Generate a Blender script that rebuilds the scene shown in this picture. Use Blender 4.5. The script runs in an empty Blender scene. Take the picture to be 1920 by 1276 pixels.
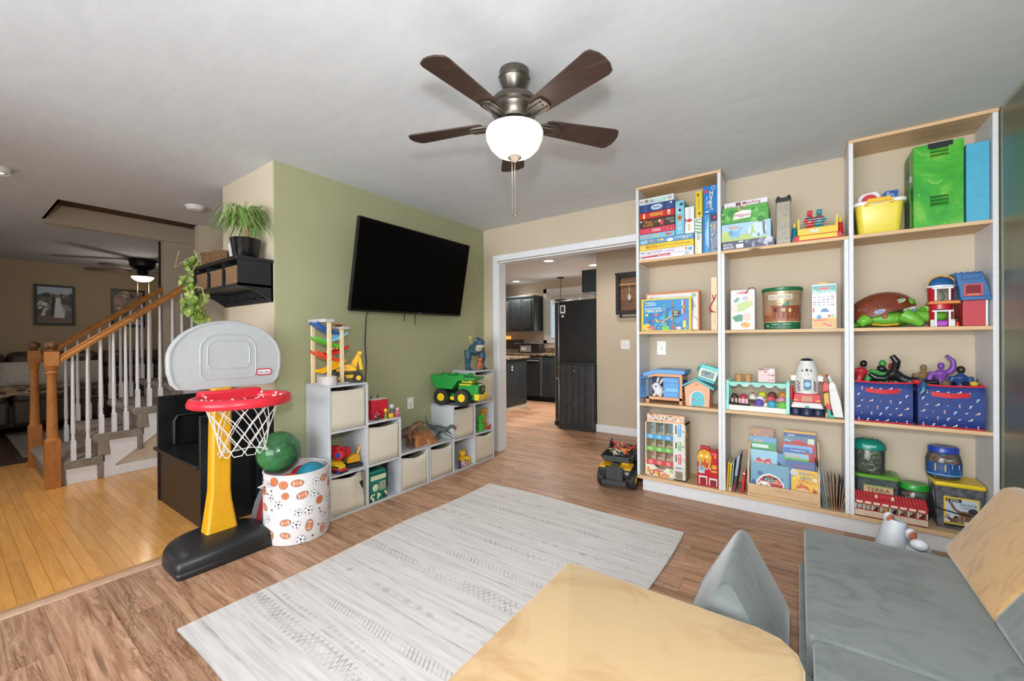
import bpy, bmesh, math, random
from math import sin, cos, pi, radians, sqrt
from mathutils import Vector, Matrix
rnd = random.Random(7)
S = bpy.context.scene
COL = S.collection
V = Vector

# ---------------------------------------------------------------- camera, world, lights, exposure
def camera():
    cd = bpy.data.cameras.new('camera'); co = bpy.data.objects.new('camera', cd); COL.objects.link(co)
    yaw, pit, rol = -0.6149, -0.0026, -0.0062
    F = V((sin(yaw)*cos(pit), cos(yaw)*cos(pit), sin(pit))); R = V((cos(yaw), -sin(yaw), 0)); U = R.cross(F)
    R2 = R*cos(rol) + U*sin(rol); U2 = -R*sin(rol) + U*cos(rol)
    co.matrix_world = Matrix(((R2.x, U2.x, -F.x, 2.8834), (R2.y, U2.y, -F.y, -3.5416), (R2.z, U2.z, -F.z, 1.2201), (0, 0, 0, 1)))
    cd.sensor_width = 36; cd.lens = 761.8/1920*36; cd.clip_start = .02; cd.shift_y = .46/1920
    S.camera = co
camera()
S.view_settings.view_transform = 'Standard'; S.view_settings.look = 'None'
S.view_settings.exposure = 0.02; S.view_settings.gamma = 1; S.view_settings.use_curve_mapping = False
W_ = bpy.data.worlds.new('world'); S.world = W_; W_.use_nodes = True
W_.node_tree.nodes['Background'].inputs[0].default_value = (.86, .93, 1, 1)
W_.node_tree.nodes['Background'].inputs[1].default_value = .9
def light(name, kind, loc, power, size=.1, col=(1, 1, 1), aim=None, size_y=None, spot=None):
    l = bpy.data.lights.new(name, kind); l.energy = power; l.color = col
    if kind == 'AREA':
        l.size = size
        if size_y: l.shape = 'RECTANGLE'; l.size_y = size_y
    else: l.shadow_soft_size = size
    if spot: l.spot_size = spot; l.spot_blend = .6
    o = bpy.data.objects.new(name, l); COL.objects.link(o); o.location = loc
    if aim is not None: o.rotation_euler = (V(aim)-V(loc)).to_track_quat('-Z', 'Y').to_euler()
    return o
light('flash_lamp', 'POINT', (2.92, -3.60, 1.54), 112, .06, (.97, .985, 1))
light('bounce_flash', 'SPOT', (2.6, -4.0, 1.25), 22, .12, (.92, .96, 1), (2.1, -2.4, 2.44), None, 2.6)
light('rear_fill', 'AREA', (1.9, -6.6, 1.3), 215, 3.6, (.90, .96, 1), (1.9, 0, 1.3), 2.2)  # added soft fill from the open rear; no window is known there
light('hall_fill', 'AREA', (-2.6, -4.55, 1.2), 9, 2.2, (.96, .98, 1), (-2.6, 0, .9), 1.8)  # added fill lifting the hall; the wall behind it has no opening
light('kitchen_window_daylight', 'AREA', (-1.0, 3.75, 1.75), 6, .9, (.95, .98, 1), (-.5, 0, .8), .9)
light('fan_bulb', 'POINT', (1.83, -2.02, 2.0), 3, .12, (1, .93, .84))
for i, p in enumerate(((-.27, 1.92), (.145, 2.68), (-1.94, 3.45))):
    light('recessed_bulb', 'SPOT', (p[0], p[1], 2.40), 170, .07, (1, .94, .86), (p[0], p[1], 0), None, 2.4)
light('hall_spot_bulb', 'SPOT', (-1.67, -3.285, 2.395), 75, .05, (1, .97, .93), (-1.67, -3.2, 0), None, 1.7)
light('dining_fill', 'SPOT', (1.15, .72, 2.41), 32, .08, (1, .95, .88), (1.15, .8, 0), None, 2.5)  # added lamp out of view above the doorway, brightening the beige kitchen wall
light('living_fan_bulb', 'POINT', (-5.08, -1.77, 2.02), 9, .1, (1, .88, .72))

# ---------------------------------------------------------------- materials
def lin(c):
    if isinstance(c, str):
        c = c.lstrip('#'); c = c if len(c) == 6 else ''.join(q*2 for q in c); c = [int(c[i:i+2], 16)/255 for i in (0, 2, 4)]
    return tuple((x/12.92 if x <= .04045 else ((x+.055)/1.055)**2.4) for x in c[:3]) + (1,)
class G:
    def __init__(s, nt): s.nt = nt
    def __call__(s, t, props=None, **ins):
        n = s.nt.nodes.new('ShaderNode'+t)
        for k, v in (props or {}).items(): setattr(n, k, v)
        for k, v in ins.items():
            k = int(k[1:]) if k[0] == 'i' and k[1:].isdigit() else k.replace('_', ' ')
            s.set(n.inputs[k], v)
        return n
    def set(s, sock, v):
        if isinstance(v, bpy.types.NodeSocket): s.nt.links.new(v, sock)
        elif hasattr(v, 'outputs'): s.nt.links.new(v.outputs[0], sock)
        else: sock.default_value = v
    def math(s, op, a, b=0.0, c=0.0):
        n = s.nt.nodes.new('ShaderNodeMath'); n.operation = op
        s.set(n.inputs[0], a); s.set(n.inputs[1], b); s.set(n.inputs[2], c); return n.outputs[0]
    def ramp(s, fac, stops, interp='LINEAR'):
        n = s.nt.nodes.new('ShaderNodeValToRGB'); e = n.color_ramp.elements; n.color_ramp.interpolation = interp
        while len(e) < len(stops): e.new(.5)
        for el, (p, c) in zip(e, stops): el.position = p; el.color = lin(c) if isinstance(c, str) else c
        s.set(n.inputs[0], fac); return n.outputs[0]
    def mix(s, f, a, b, mode='MIX'):
        n = s.nt.nodes.new('ShaderNodeMix'); n.data_type = 'RGBA'; n.blend_type = mode
        s.set(n.inputs[0], f); s.set(n.inputs[6], a); s.set(n.inputs[7], b); return n.outputs[2]
    def coord(s, scale=(1, 1, 1), which='Object', rand=False):
        c = s.nt.nodes.new('ShaderNodeTexCoord').outputs[which]
        m = s.nt.nodes.new('ShaderNodeMapping'); s.set(m.inputs[0], c); m.inputs[3].default_value = scale
        if rand:
            r = s.nt.nodes.new('ShaderNodeObjectInfo').outputs['Random']
            x = s.math('MULTIPLY', r, 37.0); cb = s('CombineXYZ', X=x, Y=s.math('MULTIPLY', r, 91.0), Z=x); s.set(m.inputs[1], cb)
        return m.outputs[0]
    def noise(s, vec, scale, detail=3, rough=.5, dist=0.0):
        return s('TexNoise', Vector=vec, Scale=scale, Detail=detail, Roughness=rough, Distortion=dist).outputs[0]
MATS = {}
def mat(key, fn):
    if key in MATS: return MATS[key]
    m = bpy.data.materials.new(str(key)); m.use_nodes = True; g = G(m.node_tree); b = m.node_tree.nodes['Principled BSDF']
    fn(g, b); MATS[key] = m; return m
def bump(g, b, h, strength=.2, dist=.01):
    g.set(b.inputs['Normal'], g('Bump', Strength=strength, Distance=dist, Height=h))
def M(c, rough=.5, metal=0.0, var=.06, kind='plain', scale=30.0, bstr=.03):
    """plain procedural finish: colour with faint mottling and fine relief"""
    def fn(g, b):
        co = g.coord(); n = g.noise(co, scale, 3)
        base = lin(c); dk = tuple(x*(1-var*2) for x in base[:3])+(1,); lt = tuple(min(1, x*(1+var)) for x in base[:3])+(1,)
        g.set(b.inputs['Base Color'], g.ramp(n, [(.3, dk), (.7, lt)]))
        b.inputs['Roughness'].default_value = rough; b.inputs['Metallic'].default_value = metal
        if bstr: bump(g, b, n, bstr, .004)
    return mat(('plain', str(c), rough, metal, var, scale, bstr), fn)
def P(c, rough=.32): return M(c, rough, 0, .02, bstr=0)      # moulded plastic
def PR(c): return M(c, .42, 0, .015, bstr=0, scale=9)         # printed ink
def paint(c, rough=.75):
    def fn(g, b):
        co = g.coord(); n = g.noise(co, 55, 4, .6); big = g.noise(co, 1.3, 2)
        base = lin(c); g.set(b.inputs['Base Color'], g.ramp(big, [(.3, tuple(x*.95 for x in base[:3])+(1,)), (.7, tuple(x*1.03 for x in base[:3])+(1,))]))
        b.inputs['Roughness'].default_value = rough; bump(g, b, n, .08, .004)
    return mat(('paint', c), fn)
def ceiling_mat():
    def fn(g, b):
        co = g.coord(); n = g.noise(g.coord((1, 2.2, 1)), 5.5, 6, .62, .6); fine = g.noise(co, 60, 3)
        g.set(b.inputs['Base Color'], g.ramp(n, [(.3, '#CDD0D4'), (.72, '#D6D9DD')]))
        b.inputs['Roughness'].default_value = .85
        h = g.math('ADD', g.ramp(n, [(.48, (0, 0, 0, 1)), (.62, (1, 1, 1, 1))]), g.math('MULTIPLY', fine, .25))
        bump(g, b, h, .035, .005)
    return mat('ceiling', fn)
def wood(key, cols, grain=(1.2, 14, 14), rough=.35, knots=0.0, var=.25, streak=None, bstr=.05, coat=0.0):
    """grain runs along local X unless the coordinate scale says otherwise; every board draws its own stretch of grain"""
    def fn(g, b):
        v = g.coord(grain, rand=True)
        n = g.noise(v, 1.6, 6, .62, 1.2); f = g.noise(g.coord(tuple(x*7 for x in grain), rand=True), 1.5, 3, .6, .4)
        t = g.math('ADD', g.math('MULTIPLY', n, .75), g.math('MULTIPLY', f, .25))
        c = g.ramp(t, [(.25, cols[0]), (.5, cols[1]), (.75, cols[2])])
        if streak:
            w = g.noise(g.coord(tuple(x*1.6 for x in grain), rand=True), .9, 8, .68, 2.2)
            k = g.ramp(w, [(.475, (0, 0, 0, 1)), (.5, (1, 1, 1, 1)), (.528, (0, 0, 0, 1))])
            big = g.ramp(g.noise(v, .8, 2), [(.42, (0, 0, 0, 1)), (.6, (1, 1, 1, 1))])
            c = g.mix(g.math('MULTIPLY', g.math('MULTIPLY', k, big), .9), c, lin(streak))
            w2 = g.noise(g.coord((grain[0]*1.1, grain[1]*2.6, grain[2]*2.6), rand=True), 1.4, 5, .7, .8)
            c = g.mix(g.ramp(w2, [(.50, (0, 0, 0, 1)), (.66, (.75, .75, .75, 1))]), c, lin(streak))
            c = g.mix(g.ramp(w2, [(.30, (.6, .6, .6, 1)), (.44, (0, 0, 0, 1))]), c, lin('#D9BEA4'))
        if knots:
            kv = g('TexVoronoi', Vector=g.coord((2.2, 6, 6), rand=True), Scale=knots); d = kv.outputs['Distance']
            c = g.mix(g.ramp(d, [(.04, (.85, .85, .85, 1)), (.1, (0, 0, 0, 1))]), c, lin('#6B4226'))
        r = g('ObjectInfo').outputs['Random']
        g.set(b.inputs['Base Color'], g.mix(1.0, c, g.ramp(r, [(0, (1-var, 1-var, 1-var, 1)), (.5, (1, 1, 1, 1)), (1, (1+var*.6, 1+var*.5, 1+var*.45, 1))]), 'MULTIPLY'))
        b.inputs['Roughness'].default_value = rough; bump(g, b, t, bstr, .003)
        if not coat: b.inputs['Specular IOR Level'].default_value = .3
        if coat: b.inputs['Coat Weight'].default_value = coat; b.inputs['Coat Roughness'].default_value = .12
    return mat(key, fn)
def suede(c, c2, sc=3.0):
    def fn(g, b):
        n = g.noise(g.coord((1, 1.7, 1)), sc, 5, .6, 1.4); f = g.noise(g.coord(), 420, 2)
        g.set(b.inputs['Base Color'], g.ramp(n, [(.36, c2), (.52, c), (.7, c)]))
        b.inputs['Roughness'].default_value = .9; b.inputs['Sheen Weight'].default_value = .35; b.inputs['Sheen Roughness'].default_value = .4
        bump(g, b, f, .18, .002)
    return mat(('suede', c), fn)
def carpet(c, c2):
    def fn(g, b):
        n = g.noise(g.coord(), 160, 4, .7); big = g.noise(g.coord(), 14, 3)
        t = g.math('ADD', g.math('MULTIPLY', n, .6), g.math('MULTIPLY', big, .4))
        g.set(b.inputs['Base Color'], g.ramp(t, [(.36, c2), (.62, c)])); b.inputs['Roughness'].default_value = 1
        bump(g, b, n, .9, .012)
    return mat(('carpet', c), fn)
def wicker(c, c2):
    def fn(g, b):
        w = g('TexWave', {'bands_direction': 'Z'}, Vector=g.coord(), Scale=26.0, Distortion=2.5, Detail=2.0, Detail_Scale=3.0).outputs[1]
        n = g('TexWave', {'bands_direction': 'DIAGONAL'}, Vector=g.coord(), Scale=30.0, Distortion=1.0).outputs[1]
        t = g.math('MULTIPLY', w, g.math('ADD', g.math('MULTIPLY', n, .6), .4))
        g.set(b.inputs['Base Color'], g.ramp(t, [(.05, c2), (.45, c)])); b.inputs['Roughness'].default_value = .8; bump(g, b, t, .9, .01)
    return mat(('wicker', c), fn)
def clear(c='#FFFFFF', opa=.14, rough=.08):
    """thin clear plastic: mostly see-through with a glossy skin"""
    def fn(g, b):
        out = g.nt.nodes['Material Output']; tr = g('BsdfTransparent', Color=lin(c)); gl = g('BsdfGlossy', Color=(1, 1, 1, 1), Roughness=rough)
        fr = g('Fresnel', IOR=1.45); di = g('BsdfDiffuse', Color=lin(c))
        m1 = g('MixShader', Fac=fr.outputs[0]); g.set(m1.inputs[1], tr); g.set(m1.inputs[2], gl)
        n = g.math('MULTIPLY', g.noise(g.coord(), 40, 2), opa*2); m2 = g('MixShader', Fac=n); g.set(m2.inputs[1], m1); g.set(m2.inputs[2], di)
        g.set(out.inputs[0], m2)
    return mat(('clear', c, opa), fn)
def emit(c, st):
    def fn(g, b):
        n = g.noise(g.coord(), 4, 1)
        g.set(b.inputs['Base Color'], lin(c)); g.set(b.inputs['Emission Color'], g.ramp(n, [(0, lin(c)), (1, lin(c))])); b.inputs['Emission Strength'].default_value = st
    return mat(('emit', c, st), fn)

# ---------------------------------------------------------------- mesh building
WO = {}     # world origin of every object's root frame
def tag(o, label=None, cat=None, group=None, kind=None):
    if label: o['label'] = label
    if cat: o['category'] = cat
    if group: o['group'] = group
    if kind: o['kind'] = kind
    return o
def thing(name, label, cat, loc, group=None):
    o = bpy.data.objects.new(name, None); COL.objects.link(o); o.location = loc; o.empty_display_size = .05
    WO[o.name] = V(loc); return tag(o, label, cat, group)
def TR(x=0, y=0, z=0, rz=0, rx=0, ry=0, s=1):
    return Matrix.Translation((x, y, z)) @ Matrix.Rotation(radians(rz), 4, 'Z') @ Matrix.Rotation(radians(ry), 4, 'Y') @ Matrix.Rotation(radians(rx), 4, 'X') @ Matrix.Scale(s, 4)
class MB:
    def __init__(s, T=None): s.b = bmesh.new(); s.T = T or Matrix.Identity(4); s.m = 0
    def vf(s, vs, fs, m=None):
        q = [s.b.verts.new(s.T @ V(v)) for v in vs]
        for f in fs:
            try: fc = s.b.faces.new([q[i] for i in f]); fc.material_index = s.m if m is None else m
            except ValueError: pass
        return s
    def box(s, x0, y0, z0, x1, y1, z1, X=None, m=None):
        vs = [(x, y, z) for z in (z0, z1) for y in (y0, y1) for x in (x0, x1)]
        if X is not None: vs = [X @ V(v) for v in vs]
        return s.vf(vs, [(0, 2, 3, 1), (4, 5, 7, 6), (0, 1, 5, 4), (2, 6, 7, 3), (0, 4, 6, 2), (1, 3, 7, 5)], m)
    def rings(s, rs, caps=True, close=False, m=None):
        n = len(rs[0]); vs = [v for r in rs for v in r]; fs = []
        k = len(rs)
        for i in range(k if close else k-1):
            j = (i+1) % k
            for a in range(n):
                c = (a+1) % n; fs.append((i*n+a, i*n+c, j*n+c, j*n+a))
        if caps and not close: fs += [tuple(range(n))[::-1], tuple((k-1)*n+a for a in range(n))]
        return s.vf(vs, fs, m)
    def lathe(s, prof, c=(0, 0, 0), n=20, X=None, sx=1, sy=1, m=None, caps=True):
        rs = []
        for r, z in prof:
            ring = [V((cos(2*pi*a/n)*r*sx, sin(2*pi*a/n)*r*sy, z)) for a in range(n)]
            if X is not None: ring = [X @ v for v in ring]
            rs.append([v+V(c) for v in ring])
        return s.rings(rs, caps, m=m)
    def cyl(s, p0, p1, r0, r1=None, n=14, m=None): return s.tube([p0, p1], [r0, r0 if r1 is None else r1], n, m)
    def tube(s, pts, r, n=8, m=None, flat=1.0, close=False):
        pts = [V(p) for p in pts]; k = len(pts)
        if not isinstance(r, (list, tuple)): r = [r]*k
        rs = []; up = V((0, 0, 1)); px = None
        for i, p in enumerate(pts):
            a = pts[(i-1) % k] if close else pts[max(i-1, 0)]; c = pts[(i+1) % k] if close else pts[min(i+1, k-1)]
            d = (c-a)
            d = d.normalized() if d.length > 1e-9 else V((0, 0, 1))
            if px is None:
                px = d.cross(up) if abs(d.z) < .95 else d.cross(V((0, 1, 0)))
            px = (px - d*px.dot(d)).normalized(); py = d.cross(px)
            rs.append([p + px*cos(2*pi*j/n)*r[i] + py*sin(2*pi*j/n)*r[i]*flat for j in range(n)])
        return s.rings(rs, True, close, m)
    def ell(s, c, r, n=14, k=9, X=None, m=None):
        r = (r, r, r) if not isinstance(r, (tuple, list)) else r
        rs = []
        for i in range(k+1):
            t = pi*(i/k); rr = max(sin(t), .02)
            ring = [V((cos(2*pi*a/n)*rr*r[0], sin(2*pi*a/n)*rr*r[1], -cos(t)*r[2])) for a in range(n)]
            if X is not None: ring = [X @ v for v in ring]
            rs.append([v+V(c) for v in ring])
        return s.rings(rs, True, m=m)
    def prism(s, poly, d0, d1, axis='y', X=None, m=None):
        """poly of (a, b): axis y -> (x, z); axis x -> (y, z); axis z -> (x, y)"""
        f = {'y': lambda p, d: V((p[0], d, p[1])), 'x': lambda p, d: V((d, p[0], p[1])), 'z': lambda p, d: V((p[0], p[1], d))}[axis]
        r = [[f(p, d0) for p in poly], [f(p, d1) for p in poly]]
        if X is not None: r = [[X @ v for v in q] for q in r]
        return s.rings(r, True, m=m)
    def obj(s, name, mats, parent=None, origin=None, smooth=35, bev=0, seg=2, remesh=0, sub=0, label=None, cat=None, group=None, kind=None, solid=0, base=False):
        bm = s.b
        bmesh.ops.recalc_face_normals(bm, faces=bm.faces)
        if parent is not None: o0 = WO[parent.name]
        elif origin is not None: o0 = V(origin)
        else:
            bb = [v.co for v in bm.verts]; lo = [min(v[i] for v in bb) for i in range(3)]; hi = [max(v[i] for v in bb) for i in range(3)]
            o0 = V(((lo[0]+hi[0])/2, (lo[1]+hi[1])/2, lo[2]))
        for v in bm.verts: v.co -= o0
        me = bpy.data.meshes.new(name); bm.to_mesh(me); bm.free()
        for mt in (mats if isinstance(mats, (list, tuple)) else [mats]): me.materials.append(mt)
        if smooth:
            me.polygons.foreach_set('use_smooth', [True]*len(me.polygons)); me.set_sharp_from_angle(angle=radians(smooth))
        o = bpy.data.objects.new(name, me); COL.objects.link(o); WO[o.name] = o0
        if parent is not None: o.parent = parent
        else: o.location = o0
        if remesh:
            r = o.modifiers.new('remesh', 'REMESH'); r.mode = 'VOXEL'; r.voxel_size = remesh; r.use_smooth_shade = True
            sm = o.modifiers.new('smooth', 'SMOOTH'); sm.iterations = 3; sm.factor = .5
        if bev:
            bv = o.modifiers.new('bevel', 'BEVEL'); bv.width = bev; bv.segments = seg; bv.limit_method = 'ANGLE'; bv.angle_limit = radians(40); bv.use_clamp_overlap = True
        if solid:
            sd = o.modifiers.new('solidify', 'SOLIDIFY'); sd.thickness = solid; sd.offset = 0
        if sub:
            sb = o.modifiers.new('sub', 'SUBSURF'); sb.levels = sub; sb.render_levels = sub
        return tag(o, label, cat, group, kind)
def struct(name, mb, mt, **k): return mb.obj(name, mt, kind='structure', **k)
def B(x0, y0, z0, x1, y1, z1, T=None): return MB(T).box(x0, y0, z0, x1, y1, z1)
def part(name, mb, mt, p, **k): return mb.obj(name, mt, parent=p, **k)
def copy_tree(o, parent=None, loc=None, label=None, group=None):
    c = o.copy(); COL.objects.link(c); c.parent = parent; WO[c.name] = WO[o.name]
    if loc is not None: c.location = loc; WO[c.name] = V(loc)
    if label: c['label'] = label
    if group: c['group'] = group
    for ch in list(o.children): copy_tree(ch, c)
    return c

# ---------------------------------------------------------------- flat print and lettering
FC = {}
def glyphs(s):
    if s in FC: return FC[s]
    cu = bpy.data.curves.new('t', 'FONT'); cu.body = s; cu.size = 1; cu.resolution_u = 2; cu.fill_mode = 'FRONT'; cu.offset = .012
    o = bpy.data.objects.new('t', cu); COL.objects.link(o)
    dg = bpy.context.evaluated_depsgraph_get(); me = bpy.data.meshes.new_from_object(o.evaluated_get(dg))
    vs = [(v.co.x, v.co.y) for v in me.vertices]; fs = [tuple(p.vertices) for p in me.polygons]
    bpy.data.objects.remove(o); bpy.data.curves.remove(cu); bpy.data.meshes.remove(me)
    x0 = min(v[0] for v in vs); x1 = max(v[0] for v in vs); y0 = min(v[1] for v in vs); y1 = max(v[1] for v in vs)
    FC[s] = ([((x-x0), (y-y0)) for x, y in vs], fs, x1-x0, y1-y0); return FC[s]
class Print:
    """flat print laid on a face: u to the right, v up, in fractions of the face (w x h metres)"""
    def __init__(s, o, U, Vv, w, h, fn=None, T=None):
        o, U, Vv = V(o), V(U).normalized(), V(Vv).normalized(); N = U.cross(Vv); s.w, s.h = w, h
        s.fn = fn or (lambda a, b, d: o + U*a + Vv*b + N*d); s.mb = MB(T); s.cols = []; s.d = .0006
    def _m(s, c):
        if c not in s.cols: s.cols.append(c)
        return s.cols.index(c)
    def poly(s, pts, c, fan=False):
        q = [(u*s.w, v*s.h) for u, v in pts]
        if fan:
            cx = sum(p[0] for p in q)/len(q); cy = sum(p[1] for p in q)/len(q)
            s.mb.vf([s.fn(cx, cy, s.d)]+[s.fn(a, b, s.d) for a, b in q], [(0, i+1, (i+1) % len(q)+1) for i in range(len(q))], s._m(c))
        else: s.mb.vf([s.fn(a, b, s.d) for a, b in q], [tuple(range(len(q)))], s._m(c))
        s.d += .000015; return s
    def rect(s, u0, v0, u1, v1, c): return s.poly([(u0, v0), (u1, v0), (u1, v1), (u0, v1)], c)
    def ell(s, u, v, a, b, c, n=14, rot=0):
        """a, b: radii in metres"""
        r = radians(rot); pts = []
        for i in range(n):
            x, y = cos(2*pi*i/n)*a, sin(2*pi*i/n)*b; pts.append((u+(x*cos(r)-y*sin(r))/s.w, v+(x*sin(r)+y*cos(r))/s.h))
        return s.poly(pts, c, True)
    def line(s, pts, wd, c):
        for (a, b), (e, f) in zip(pts, pts[1:]):
            x, y = (e-a)*s.w, (f-b)*s.h; L = max(sqrt(x*x+y*y), 1e-6); nx, ny = -y/L*wd/2/s.w, x/L*wd/2/s.h
            s.poly([(a+nx, b+ny), (a-nx, b-ny), (e-nx, f-ny), (e+nx, f+ny)], c)
        return s
    def text(s, t, u0, v0, u1, v1, c, rot=0):
        """fit a line of text in the box u0..u1, v0..v1; rot 90 reads upward, -90 downward"""
        vs, fs, gw, gh = glyphs(t); bw, bh = (u1-u0)*s.w, (v1-v0)*s.h; out = []
        for x, y in vs:
            a, b_ = x/gw, y/gh
            if rot == 90: a, b_ = 1-b_, a
            elif rot == -90: a, b_ = b_, 1-a
            out.append((u0*s.w+a*bw, v0*s.h+b_*bh))
        s.mb.vf([s.fn(a, b_, s.d) for a, b_ in out], fs, s._m(c)); s.d += .000015; return s
    def blobs(s, n, cols, rmin, rmax, u0=0.05, v0=0.05, u1=.95, v1=.95, seed=1):
        r = random.Random(seed)
        for i in range(n):
            a = r.uniform(rmin, rmax); s.ell(r.uniform(u0, u1), r.uniform(v0, v1), a, a*r.uniform(.5, 1), cols[i % len(cols)], 8, r.uniform(0, 180))
        return s
    def done(s, parent, name='cover_print', rough=.42):
        return s.mb.obj(name, [PR(c) for c in s.cols], parent=parent, smooth=0)
def front(x0, y, z0, w, h): return Print((x0, y, z0), (1, 0, 0), (0, 0, 1), w, h)          # faces the room (-y)
def side(x, y0, z0, w, h): return Print((x, y0, z0), (0, 1, 0), (0, 0, 1), w, h)            # faces +x
def top(x0, y0, z, w, h): return Print((x0, y0, z), (1, 0, 0), (0, 1, 0), w, h)

# ================================================================ THE SETTING
TAN = '#C7B7A0'; GREEN = '#A3A37F'; WHITE = '#E6E6E8'
m_tan = paint(TAN); m_green = paint(GREEN, .6); m_ceil = ceiling_mat(); m_white = M(WHITE, .45, 0, .02, bstr=.02)
vinyl = wood('vinyl_plank', ['#94694F', '#BB9072', '#D6B494'], (1.0, 9, 9), .36, var=.13, streak='#6A4832')
oak = wood('oak_strip', ['#CC8F45', '#DFA055', '#ECB46B'], (1.6, 26, 26), .25, var=.13, coat=.3)
darkoak = wood('dark_strip', ['#3A2A20', '#4A3528', '#5A4232'], (1.6, 26, 26), .3, var=.15)
oakrail = wood('oak_rail', ['#9A5E2A', '#BE7F42', '#D29B5C'], (3, 3, 12), .35, var=.08)
pine = wood('pine', ['#C39A70', '#D8B48B', '#E6C8A2'], (1.0, 14, 14), .5, var=.06, knots=.9)

fl = struct('floor', B(-2.8, -4.6, -.05, 3.8, 4.0, -.006).box(-.0, -4.6, -.05, .001, -4.59, -.006), M('#3B2B22', .9))
r = random.Random(3)
def boards(parent, name, mt, y0, y1, pitch, x0, x1, Ln, th=.006, gap=.0012, ztop=0.0):
    y = y0
    while y < y1-.01:
        x = x0 - r.uniform(0, Ln*.9)
        while x < x1:
            L = Ln*r.uniform(.85, 1.15) if Ln < 1 else Ln
            a, b = max(x, x0), min(x+L, x1)
            if b-a > .03: part(name, B(a+gap/2, y+gap/2, ztop-th, b-gap/2, min(y+pitch, y1)-gap/2, ztop-r.uniform(0, .0004)), mt, parent, smooth=0)
            x += L
        y += pitch
boards(fl, 'plank', vinyl, -3.265-.178*5, .03, .178, .008, 3.755, 1.22)
boards(fl, 'plank', vinyl, .03, 4.0, .19, -2.6, 1.75, 1.5)
fo = struct('floor', B(-3.62, -4.6, -.05, -.07, 1.0, -.006), M('#4A2F17', .9))
boards(fo, 'oak_strip', oak, -4.15, -1.75, .0585, -3.56, -.075, .78)
fd = struct('floor', B(-8.0, -4.6, -.05, -3.62, 1.0, -.006), M('#20160f', .9))
boards(fd, 'dark_strip', darkoak, -3.6, -1.5, .13, -7.9, -3.6, 1.3)
th = B(-.075, -4.4, -.004, -.03, -2.235, .006).prism([(-.03, -.004), (.008, -.004), (.003, .009), (-.024, .009)], -4.4, -2.235, 'y')
struct('trim_1', B(-.078, -4.4, -.006, -.032, -2.24, .005), M('#B98A5E', .4), bev=.003)
struct('trim_2', MB().prism([(-.032, -.004), (.012, -.004), (.008, .007), (-.028, .010)], -4.4, -2.24, 'y'), M('#C4A086', .4))

# walls
struct('wall_left', B(-.02, -2.222, 0, 0, 0, 2.44), m_green)
struct('wall_hall', B(-.849, -2.225, 0, -.02, .0, 2.44), m_tan)
wb = MB().box(-2.9, 0, 0, .20, .12, 2.44).box(.20, 0, 2.072, 1.78, .12, 2.44).box(1.78, 0, 0, 3.9, .12, 2.44)
struct('wall_back', wb, m_tan)
struct('wall_right', B(3.762, -4.6, 0, 3.86, 0, 2.44), paint('#A3A48C', .35))
struct('trim_3', MB().box(.1405, -.017, 0, .2025, 0, 2.137).box(.2025, -.017, 2.074, 1.80, 0, 2.137), m_white, bev=.003)
struct('trim_4', MB().box(.2, -.001, 0, .212, .125, 2.066).box(.2, -.001, 2.055, 1.78, .125, 2.067).box(1.768, -.001, 0, 1.78, .125, 2.06), m_white)
struct('trim_5', MB().box(.1405, .12, 0, .2025, .136, 2.137).box(.2025, .12, 2.074, 1.80, .136, 2.137), m_white)
# ceiling with the stairwell opening
ce = MB()
ce.box(-8, -4.7, 2.44, -3.202, 4.1, 2.52).box(-2.27, -4.7, 2.44, 3.9, 4.1, 2.52).box(-3.202, -4.7, 2.44, -2.27, -2.922, 2.52).box(-3.202, .6, 2.44, -2.27, 4.1, 2.52)
struct('ceiling', ce, m_ceil)
struct('wall_stairwell', MB().box(-3.3, -2.92, 2.41, -3.198, .6, 3.4).box(-2.27, -2.92, 2.52, -2.2, .6, 3.4), m_tan)
struct('shaft_lining', MB().box(-3.2, -2.94, 2.44, -2.27, -2.92, 2.64).box(-3.2, -2.92, 2.605, -2.27, .6, 2.66).box(-2.275, -2.92, 2.44, -2.27, .6, 2.6), M('#5B4026', .7))  # dark brown end, cap and near edge of the stairwell shaft
struct('wall_stair_right', B(-2.36, -1.955, 0, -2.25, 1.0, 2.44), m_tan)
struct('wall_stair_left', B(-3.36, -1.99, 0, -3.25, 1.0, 2.44), m_tan)
struct('trim_7', B(-3.375, -2.005, 0, -3.345, -1.985, 2.44), M('#15120F', .6))
struct('wall_hall_end', B(-2.3, -.1, 0, -.8, .0, 2.44), m_tan)
struct('wall_living', MB().box(-6.6, -4.6, 0, -6.47, 1.0, 2.44), paint('#A8957A'))
struct('wall_hall_rear', B(-6.6, -4.75, 0, -.02, -4.62, 2.44), m_tan)
struct('wall_living_end', B(-6.6, .9, 0, -3.3, 1.0, 2.44), paint('#A8957A'))
struct('wall_stair_under', MB().prism([(-2.6, 0), (-1.95, 0), (-1.95, .60), (-2.28, .34), (-2.6, .1)], -2.3, -2.268, 'x'), m_tan)
struct('baseboard_hall', B(-2.268, -2.6, 0, -2.25, -1.95, .085), m_white, bev=.004)
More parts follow.
